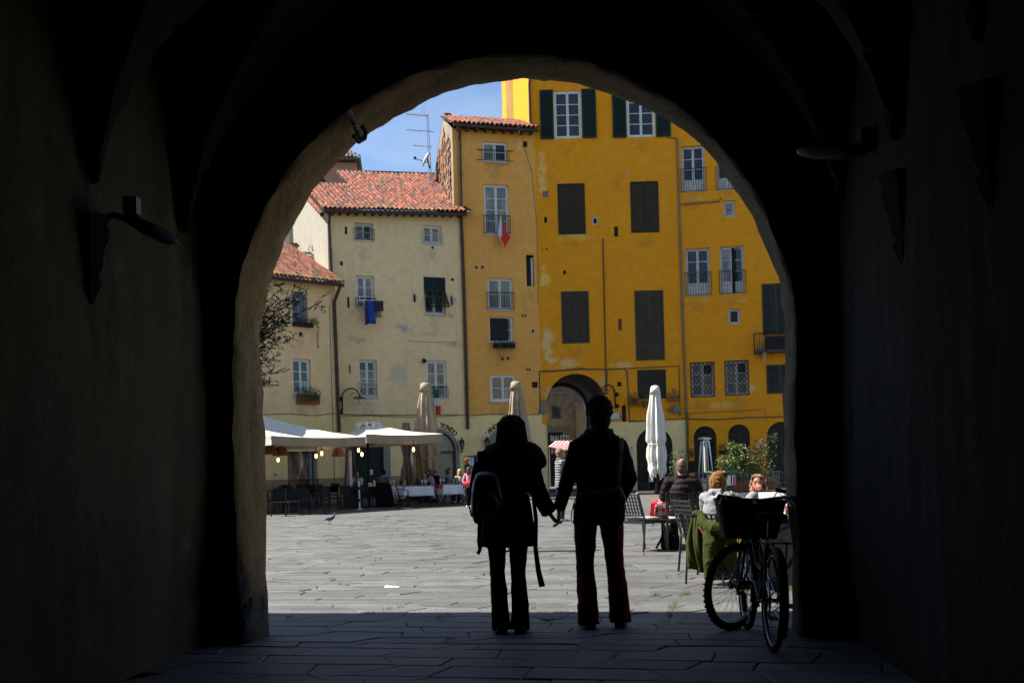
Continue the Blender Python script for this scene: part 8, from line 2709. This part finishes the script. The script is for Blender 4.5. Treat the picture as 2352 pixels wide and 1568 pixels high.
def mask(t, j, M3, sc):
    a = MB(); a.ball(j['hed'] + M3 @ V((0, .070, -.055)) * sc, (.052 * sc, .040 * sc, .045 * sc), 12, M3); a.build('face_mask', M_PAPER, t, smooth=True)
    sunglasses()(t, j, M3, sc)
person('fair-haired waiter in a black jacket with white mask and glasses', seat(1076, 1155), R(-110), 0.98, STAND, dict(elR=(.24, .05, 1.15), wrR=(.12, .24, 1.10), hdR=(-.6, .6, 0), hsR=(0, 0, 1)), SK_A, dict(m=F_BLACK, collar=.04), dict(m=F_BLKJEAN), mat('white_shoe', (0.6, 0.6, 0.58), 0.6), ('short', H_GOLD), vox=.013, extra=mask)

# ---- near right table
mp = chair_at(1571, 1264, R(-8), 0.24)
def quilt_add(a, j): pass
def quilt_mat():
    m, n, l, bs = nodes_of('plum_quilted_nylon')
    tc = n.new('ShaderNodeTexCoord'); wv = n.new('ShaderNodeTexWave'); wv.wave_type = 'BANDS'; wv.bands_direction = 'Z'; wv.wave_profile = 'SIN'
    wv.inputs['Scale'].default_value = 3.6; wv.inputs['Distortion'].default_value = 0.5
    l.new(tc.outputs['Object'], wv.inputs['Vector'])
    bs.inputs['Base Color'].default_value = (0.020, 0.011, 0.015, 1); bs.inputs['Roughness'].default_value = .65; bs.inputs['Specular IOR Level'].default_value = .12
    bumpn(n, l, bs, mathn(n, l, 'POWER', wv.outputs['Fac'], 0.35), 0.35, .03)
    return m
person('seated man with thinning grey hair and dark quilted jacket seen from behind', mp, R(-8), 0.985, SIT, dict(look=(-.35, 1, -.1), sh=(.195, -.03, 1.02), el=(.27, .05, .78)), SK_C, dict(m=quilt_mat(), grow=.05, collar=.05, hem=.12, folds=.012), dict(m=F_JEAN), mat('brown_shoe', (0.16, 0.07, 0.03), 0.5), ('thinning', H_GREY), vox=.010)
bk = thing('backpack', 'black backpack standing on the paving under the checked table', 'backpack', G(1541, 1261) + V((0, .05, 0)), R(20))
a = MB()
rings = []
for z, w_, d_ in ((0, .13, .09), (.03, .15, .11), (.18, .145, .11), (.30, .11, .08), (.36, .06, .04)):
    rings.append([V((w_ * math.cos(2 * PI * k / 22), d_ * math.sin(2 * PI * k / 22), z)) for k in range(22)])
a.loft(rings); a.build('bag', F_BLACK, bk, smooth=True)
a = MB(); a.ball((0, -.09, .12), (.10, .05, .10), 12); a.build('pocket', F_BLACK, bk, smooth=True)
a = MB(); a.tube([(-.03, 0, .35), (-.03, 0, .42), (.03, 0, .42), (.03, 0, .35)], .009, 6); a.build('handle', F_BLACK, bk)
a = MB(); a.tube([(-.1, 0, .25), (-.2, -.05, .12), (-.28, -.08, .03), (-.22, -.1, .01)], [(.018, .006)] * 4, 8); a.build('strap', F_BLACK, bk)
bw = V((2.16, 10.95, 0))
c3.location = (2.10, 10.90, 0); c3.rotation_euler.z = R(-42); c3.scale = (.95, .95, .88)
c4.location = (2.22, 12.05, 0); c4.rotation_euler.z = R(-72)
c5.location = (2.78, 11.75, 0); c5.rotation_euler.z = R(170)
bpy.data.objects['table.001'] if 'table.001' in bpy.data.objects else None
def hood(a, j):
    a.tube([(-.10, -.08, .93), (-.05, -.115, .86), (.05, -.115, .86), (.10, -.08, .93)], [(.04, .035), (.05, .035), (.05, .035), (.04, .035)], 10)
    a.tube([(-.08, -.05, .95), (0, -.085, .95), (.08, -.05, .95)], .035, 10)
def spectacles_up(t, j, M3, sc): sunglasses(M_WHITEPAINT, 0.10, -.055)(t, j, M3, sc)
person('woman with golden brown hair and grey hoodie seated with her back to us', bw, R(-48), 0.86, SIT, dict(look=(.25, 1, -.05), elR=(.27, .18, .93), wrR=(.22, .42, 1.05), hdR=(-.3, .3, .8), hsR=(0, 1, 0), sh=(.195, -.02, 1.03)), SK_C, dict(m=F_HOODIE, name='hoodie', grow=.05, hem=.1, add=hood, folds=.02, fscale=.09, vox=.009), dict(m=fabric('olive_trouser', (0.05, 0.05, 0.035))), F_SHOE, ('shag', H_GOLD), vox=.009, female=True, extra=spectacles_up)
oc = thing('coat', "olive green coat draped over the back of the hoodie woman's chair", 'coat', V((2.03, 10.70, 0)), R(-42))
def drape_sheet(x0, x1, top, bot, y0, bulge, nx=34, nz=22, seed=0.0):
    rows = []
    for j in range(nz + 1):
        v = j / nz
        row = []
        for i in range(nx + 1):
            u = 2 * i / nx - 1
            w_ = 0.62 + 0.38 * smooth01(v * 1.6)
            x = (x0 + x1) / 2 + (x1 - x0) / 2 * u * w_
            z = top(u) * (1 - v) + bot(u) * v
            y = y0 - bulge * math.sin(PI * min(1, .12 + v * .95)) * (1 - .55 * u * u) - .020 * math.sin(u * 8 + v * 2.2 + seed) * (.3 + v) - .010 * math.sin(u * 15 - v * 3 + seed)
            row.append((x, y, z))
        rows.append(row)
    m_ = MB(); m_.loft(rows, caps=False, closed=False)
    return m_
def thick(o, t_=.012):
    o.modifiers.new('thick', 'SOLIDIFY').thickness = t_
    return o
thick(drape_sheet(-.26, .06, lambda u: .77 - .05 * (u + .2) ** 2, lambda u: .13 - .04 * u, -.03, .10).build('back_panel', F_OLIVE, oc, smooth=True))
thick(drape_sheet(-.05, .36, lambda u: .66 - .09 * (u + 1) / 2, lambda u: .16 - .04 * u, -.02, .13, seed=2.0).build('side_panel', F_OLIVE, oc, smooth=True))
a = MB(); a.tube([(-.10, -.07, .75), (.0, -.15, .64), (.12, -.18, .60), (.26, -.10, .57), (.34, .02, .55)], [(.03, .03), (.06, .045), (.07, .05), (.06, .045), (.04, .04)], 14); o = a.build('hood', F_OLIVE, oc); remesh(o, .007, 3, .012, .05)
a = MB(); a.tube([(.06, -.16, .58), (.10, -.21, .44), (.10, -.22, .28), (.08, -.19, .08)], [(.06, .05), (.075, .055), (.072, .055), (.06, .045)], 14); o = a.build('sleeve', F_OLIVE, oc); remesh(o, .007, 3, .016, .05)
a = MB(); a.tube([(-.07, -.125, .60), (-.02, -.165, .60), (.0, -.165, .54)], [.012, .022, .012], 8); a.build('lining', mat('pink_lining', (0.55, 0.05, 0.11), 0.7), oc)
a = MB(); a.loft([[V((.05 + w_ * math.cos(2 * PI * k / 24), .03 + d_ * math.sin(2 * PI * k / 24), z)) for k in range(24)] for z, w_, d_ in ((.26, .13, .07), (.10, .14, .08), (.06, .10, .06))]); a.build('lining_shade', M_HOLE, oc)  # dark lump standing in for the coat's shaded lining
def red_specs(t, j, M3, sc):
    sunglasses(mat('red_specs', (0.55, 0.06, 0.04), 0.4), .085, -.035)(t, j, M3, sc)
person('woman with grey blond bob and red glasses on her head reading a white menu', V((2.72, 11.62, 0)), R(172), 0.84, SIT, dict(look=(.15, 1, -.05), nec=(0, .04, 1.05), hed=(0, .10, 1.20), upp=(0, .02, .99), elR=(.25, .12, .80), wrR=(.20, .36, .92), hdR=(-.2, .6, .5), hsR=(0, 0, 1), elL=(-.22, .16, .86), wrL=(-.03, .22, 1.06), hdL=(.2, .1, .9), hsL=(1, 0, 0)), SK_C, dict(m=fabric('brown_jumper', (0.08, 0.06, 0.05)), name='jumper'), dict(m=F_DKJEAN), F_SHOE, ('bob', mat('hair_ash', (0.17, 0.11, 0.06), 0.5, 0, 0.4, 45, 0.5, 160)), vox=.008, female=True, extra=red_specs)
mn = thing('menu_card', 'large white menu card held open by the woman with red glasses', 'menu', V((2.62, 11.15, .80)), R(-4))
a = MB()
for s_ in (-1, 1):
    a.add([(0, 0, -.14), (s_ * .27, -.07, -.14), (s_ * .27, .0, .13), (0, .07, .13), (0, .006, -.14), (s_ * .27, -.064, -.14), (s_ * .27, .006, .13), (0, .076, .13)], [(0, 1, 2, 3), (7, 6, 5, 4), (0, 4, 5, 1), (1, 5, 6, 2), (2, 6, 7, 3), (3, 7, 4, 0)])
a.build('pages', mat('bright_paper', (0.82, 0.82, 0.80), 0.8, 0, 0.03), mn)
a = MB(); a.bar((-.27, .005, .135), (0, .075, .135), .012); a.bar((0, .075, .135), (.27, .005, .135), .012); a.build('cover_edge', M_BLACK, mn)
# ------------------------------------------------------------------ bicycles and chalk board at the right jamb
M_TYRE = mat('tyre_rubber', (0.008, 0.008, 0.008), 0.95, 0, 0.3, 20, spec=0.1)
M_BIKE = mat('bike_black_paint', (0.010, 0.010, 0.011), 0.5, 0.0, 0.15, 6, spec=0.25)
M_RIM = mat('rim_alloy', (0.16, 0.165, 0.175), 0.4, 1.0, 0.15, 8)
M_DKWICK = mat('dark_wicker', (0.020, 0.013, 0.009), 0.8, 0, 0.35, 40)
def wheel(parent, c, r, tw, name='wheel', knobs=0, rimm=None):
    """wheel in the local y-z plane (bicycle points along +y)"""
    a = MB()
    a.tube([(0, (r - tw * 2) * math.cos(2 * PI * k / 48), (r - tw * 2) * math.sin(2 * PI * k / 48)) for k in range(48)], [(.011, .014)] * 48, 8, side=(1, 0, 0), closed=True)
    w = a.build(name, rimm or M_RIM, parent, smooth=True, loc=c)
    a = MB()
    a.tube([(0, (r - tw) * math.cos(2 * PI * k / 48), (r - tw) * math.sin(2 * PI * k / 48)) for k in range(48)], tw, 10, closed=True)
    if knobs:
        for k in range(knobs):
            an = 2 * PI * k / knobs
            for x in (-.6, 0, .6):
                rr_ = r - tw + tw * math.sqrt(1 - x * x)
                q = an + (.5 * 2 * PI / knobs if x == 0 else 0)
                p = V((x * tw, rr_ * math.cos(q), rr_ * math.sin(q)))
                nrm = V((x * .6, math.cos(q), math.sin(q))).normalized()
                a.bar(p - nrm * .004, p + nrm * .007, .012, .014, up=(1, 0, 0))
    a.build('tyre', M_TYRE, w, smooth=not knobs)
    a = MB()
    for k in range(32):
        an = 2 * PI * k / 32
        s_ = 1 if k % 2 else -1
        q = an + (.35 if (k // 2) % 2 else -.35)
        a.tube([(s_ * .025, .022 * math.cos(q), .022 * math.sin(q)), (0, (r - tw * 2) * math.cos(an), (r - tw * 2) * math.sin(an))], .0013, 4)
    a.build('spokes', M_STEEL, w)
    a = MB(); a.tube([(-.055, 0, 0), (.055, 0, 0)], .014, 10); a.tube([(-.03, 0, 0), (-.026, 0, 0)], .026, 12); a.tube([(.026, 0, 0), (.03, 0, 0)], .026, 12); a.build('hub', M_BIKE, w)
    return w
def bicycle(label, loc, rotz, lean, city=True, r=.33, wb=1.04, tw=.02, knobs=0):
    t = thing('bicycle', label, 'bicycle', loc, rotz, None)
    t.rotation_euler.y = lean
    rear, front = V((0, 0, r)), V((0, wb, r))
    bb = V((0, .44, .28)); seatt = V((0, .20, .74)); head_b = V((0, wb - .16, .66)); head_t = V((0, wb - .21, .84))
    wheel(t, rear, r, tw, knobs=knobs); wheel(t, front, r, tw, knobs=knobs)
    a = MB()
    tb = .017
    if city:
        a.tube([head_b, V((0, .66, .40)), bb], tb * 1.15, 10); a.tube([head_b + V((0, .0, .06)), V((0, .60, .52)), V((0, .33, .50))], tb, 10)
    else:
        a.tube([head_b, bb], tb * 1.2, 10); a.tube([head_t - V((0, 0, .03)), seatt - V((0, 0, .10))], tb, 10)
    a.tube([bb, seatt], tb, 10); a.tube([head_b, head_t], tb * 1.3, 10)
    for s_ in (-1, 1):
        a.tube([bb + V((s_ * .03, 0, 0)), rear + V((s_ * .062, 0, 0))], .010, 8)
        a.tube([seatt + V((s_ * .02, 0, -.08)), rear + V((s_ * .062, 0, 0))], .009, 8)
    a.build('frame', M_BIKE, t)
    a = MB()
    for s_ in (-1, 1): a.tube([head_b + V((s_ * .045, .01, -.02)), head_b + V((s_ * .055, .05, -.14)), front + V((s_ * .055, 0, 0))], .011, 8)
    a.tube([head_b + V((-.045, .01, -.02)), head_b + V((.045, .01, -.02))], .016, 8)
    a.build('fork', M_BIKE, t)
    a = MB(); a.tube([seatt, seatt + V((0, -.03, .11 if city else .0))], .013, 8); a.build('seat_post', M_RIM, t)
    sc_ = seatt + V((0, -.04, .14 if city else .0))
    a = MB()
    rings = []
    for y_, w_, h_ in ((-.13, .03, .03), (-.10, .10, .055), (-.04, .105, .06), (.04, .06, .045), (.12, .028, .035), (.16, .015, .02)):
        rings.append([sc_ + V((w_ * math.cos(2 * PI * k / 14), y_, h_ * .55 * math.sin(2 * PI * k / 14))) for k in range(14)])
    a.loft(rings); a.build('saddle', mat('saddle_black', (0.008, 0.008, 0.008), 0.9, spec=0.05), t, smooth=True)
    st = head_t + V((0, -.03, .10))
    a = MB(); a.tube([head_t, st, st + V((0, .05, .02))], .014, 8); a.build('stem', M_BIKE, t)
    hb = st + V((0, .05, .02))
    a = MB()
    if city: pts = [hb + V(p) for p in ((-.27, -.10, .02), (-.25, -.02, .035), (-.18, .05, .03), (-.06, .03, .01), (.06, .01, .01), (.17, -.05, .03), (.24, -.16, .035), (.25, -.26, .02))]
    else: pts = [hb + V(p) for p in ((-.30, -.05, .03), (-.1, 0, .01), (.1, 0, .01), (.30, -.05, .03))]
    a.tube(pts, .011, 8); h_ = a.build('handlebar', M_BIKE, t)
    for s_, e0, e1 in ((-1, pts[0], pts[1]), (1, pts[-1], pts[-2])):
        a = MB(); a.tube([e0, e0.lerp(e1, 1.0 if city else .55)], .017, 8); a.build('grip', M_TYRE, h_)
        a = MB(); a.tube([e1 + V((-s_ * .02, 0, -.01)), e1 + V((-s_ * .02, .05, -.025)), e0 + V((-s_ * .02, .06, -.05))], .007, 6); a.build('brake_lever', M_RIM, h_)
        a = MB(); a.tube([e1 + V((-s_ * .03, .05, -.02)), e1 + V((-s_ * .08, .12, .04)), head_b + V((0, .06, .05))], .004, 5); a.build('brake_cable', M_BLACK, h_)
    a = MB()
    a.tube([bb + V((.05, .095 * math.cos(2 * PI * k / 24), .095 * math.sin(2 * PI * k / 24))) for k in range(24)], .006, 6, closed=True)
    for k in range(5): a.bar(bb + V((.05, 0, 0)), bb + V((.05, .09 * math.cos(2 * PI * k / 5), .09 * math.sin(2 * PI * k / 5))), .014, .006, up=(1, 0, 0))
    a.bar(bb + V((.065, 0, 0)), bb + V((.08, .10, -.135)), .018, .012, up=(1, 0, 0)); a.bar(bb + V((-.065, 0, 0)), bb + V((-.08, -.10, .135)), .018, .012, up=(1, 0, 0)); a.tube([bb + V((-.07, 0, 0)), bb + V((.07, 0, 0))], .016, 8)
    ck = a.build('crank', M_BIKE, t)
    for s_ in (-1, 1):
        a = MB(); c = bb + V((s_ * .13, s_ * .10, -s_ * .135)); a.box(c.x - .045, c.y - .035, c.z - .012, c.x + .045, c.y + .035, c.z + .012); a.build('pedal', M_BLACK, ck)
    a = MB()
    for zz in (.093, -.093): a.tube([bb + V((.05, 0, zz)), rear + V((.05, 0, zz * .42))], .005, 5)
    a.build('chain', M_DARKMETAL, t)
    if city:
        for c, rng_ in ((rear, (15, 215)), (front, (-20, 160))):
            a = MB()
            rows = []
            for k in range(19):
                an = R(rng_[0] + (rng_[1] - rng_[0]) * k / 18)
                rows.append([c + V((x, (r + .018 - abs(x) * .25) * math.cos(an), (r + .018 - abs(x) * .25) * math.sin(an))) for x in (-.03, -.015, 0, .015, .03)])
            a.loft(rows, caps=False, closed=False); o = a.build('mudguard', M_BIKE, t, smooth=True); o.modifiers.new('thick', 'SOLIDIFY').thickness = .003
        a = MB()
        for x in (-.06, 0, .06): a.tube([(x, -.24, r + .39), (x, .16, r + .39)], .006, 6)
        a.tube([(-.06, -.24, r + .39), (.06, -.24, r + .39)], .006, 6)
        for s_ in (-1, 1): a.tube([(s_ * .062, -.10, r + .39), (s_ * .062, 0, r)], .006, 6)
        a.build('carrier', M_BIKE, t)
        # wicker basket in front of the handlebar
        bx, by, bz = 0, wb - .02, .69
        a = MB()
        W0, W1, D0, D1, Hb = .19, .25, .13, .17, .27
        def ring(s_): 
            w_, d_ = W0 + (W1 - W0) * s_, D0 + (D1 - D0) * s_
            n = 32
            return [V((bx + math.copysign(abs(math.cos(2 * PI * k / n)) ** .5, math.cos(2 * PI * k / n)) * w_, by + math.copysign(abs(math.sin(2 * PI * k / n)) ** .5, math.sin(2 * PI * k / n)) * d_, bz + Hb * s_)) for k in range(n)]
        for jx in range(17):
            rg_ = ring(jx / 16)
            a.tube([p + (p - V((bx, by, p.z))).normalized() * .004 * (1 if (k + jx) % 2 else -1) for k, p in enumerate(rg_)], .0075, 5, closed=True)
        r0_, r1_ = ring(0), ring(1)
        for k in range(32): a.tube([r0_[k], r1_[k]], .005, 5)
        bsk = a.build('basket', M_DKWICK, t)
        a = MB(); a.loft([[V((bx, by, 0)) + (p - V((bx, by, 0))) * 1 for p in [V((q.x * .97, by + (q.y - by) * .97, q.z)) for q in ring(s_)]] for s_ in (0, 1)], caps=False); a.build('lining', M_DKWICK, bsk)
        a = MB(); a.tube(r1_, .014, 6, closed=True); a.build('rim', M_DKWICK, bsk)
        a = MB(); a.add([tuple(p) for p in ring(.02)], [tuple(range(32))]); a.build('bottom', M_DKWICK, bsk)
    else:
        a = MB(); c = rear + V((.065, .0, 0))
        for rr_ in (.045, .038, .030): a.tube([c + V((-.01 * (rr_ - .03) * 60, rr_ * math.cos(2 * PI * k / 18), rr_ * math.sin(2 * PI * k / 18))) for k in range(18)], .005, 5, closed=True)
        a.build('cassette', M_DARKMETAL, t)
        a = MB(); a.bar(c + V((.015, 0, -.03)), c + V((.02, .03, -.14)), .03, .02); a.ball(c + V((.02, .03, -.15)), (.012, .03, .03), 10); a.ball(c + V((.02, .01, -.06)), (.02, .028, .028), 10); a.build('derailleur', M_BIKE, t)
        a = MB(); a.bar(bb + V((-.05, .05, -.02)), V((-.16, .30, .02)), .018); a.build('kickstand', M_BIKE, t)
        a = MB(); a.ball(hb + V((.12, .06, .05)), (.03, .045, .03), 10); a.build('lamp', M_BLACK, t)
    return t
bicycle('black city bicycle with a wicker basket, seen from behind at the right jamb', G(1774, 1496), -R(3), R(2.5), True, r=.335, wb=.96, tw=.02)
bicycle('black mountain bicycle with a knobby rear tyre leaning by the arch', G(1682, 1445), -R(52), R(6), False, r=.325, wb=1.05, tw=.027, knobs=46)
# A-frame chalk board
ab_ = thing('chalkboard_sign', 'wooden A-frame blackboard with white chalk writing behind the bicycles', 'sign board', V((2.28, 8.95, 0)), R(-6))
lean = R(10)
Mx = Matrix.Rotation(-lean, 4, 'X')
W = .31
for s_ in (-1, 1):
    a = MB(); a.box(s_ * W - .022, -.012, 0, s_ * W + .022, .012, .80); a.xform(Mx); a.build('post', M_WOOD, ab_)
    a = MB(); a.box(s_ * W - .022, -.012, 0, s_ * W + .022, .012, .80); a.xform(Matrix.Translation((0, .36, 0)) @ Matrix.Rotation(lean, 4, 'X')); a.build('back_post', M_WOOD, ab_)
for z in (.16, .78):
    a = MB(); a.box(-W + .022, -.010, z - .02, W - .022, .010, z + .02); a.xform(Mx); a.build('rail', M_WOOD, ab_)
a = MB(); a.box(-W + .022, -.004, .182, W - .022, .008, .758); a.xform(Mx); bd = a.build('board', M_BOARD, ab_)
for s, x, z, sz in (('caffè', -.26, .69, .11), ('Hot', -.26, .60, .12), ('a', -.22, .47, .10), ('2', -.22, .38, .09), ('He', .10, .28, .10)):
    p = Mx @ V((x, -.008, z))
    text(s, sz, M_CHALK, bd, p, (R(90) - lean, 0, 0), 'chalk_writing', 'LEFT', .001)
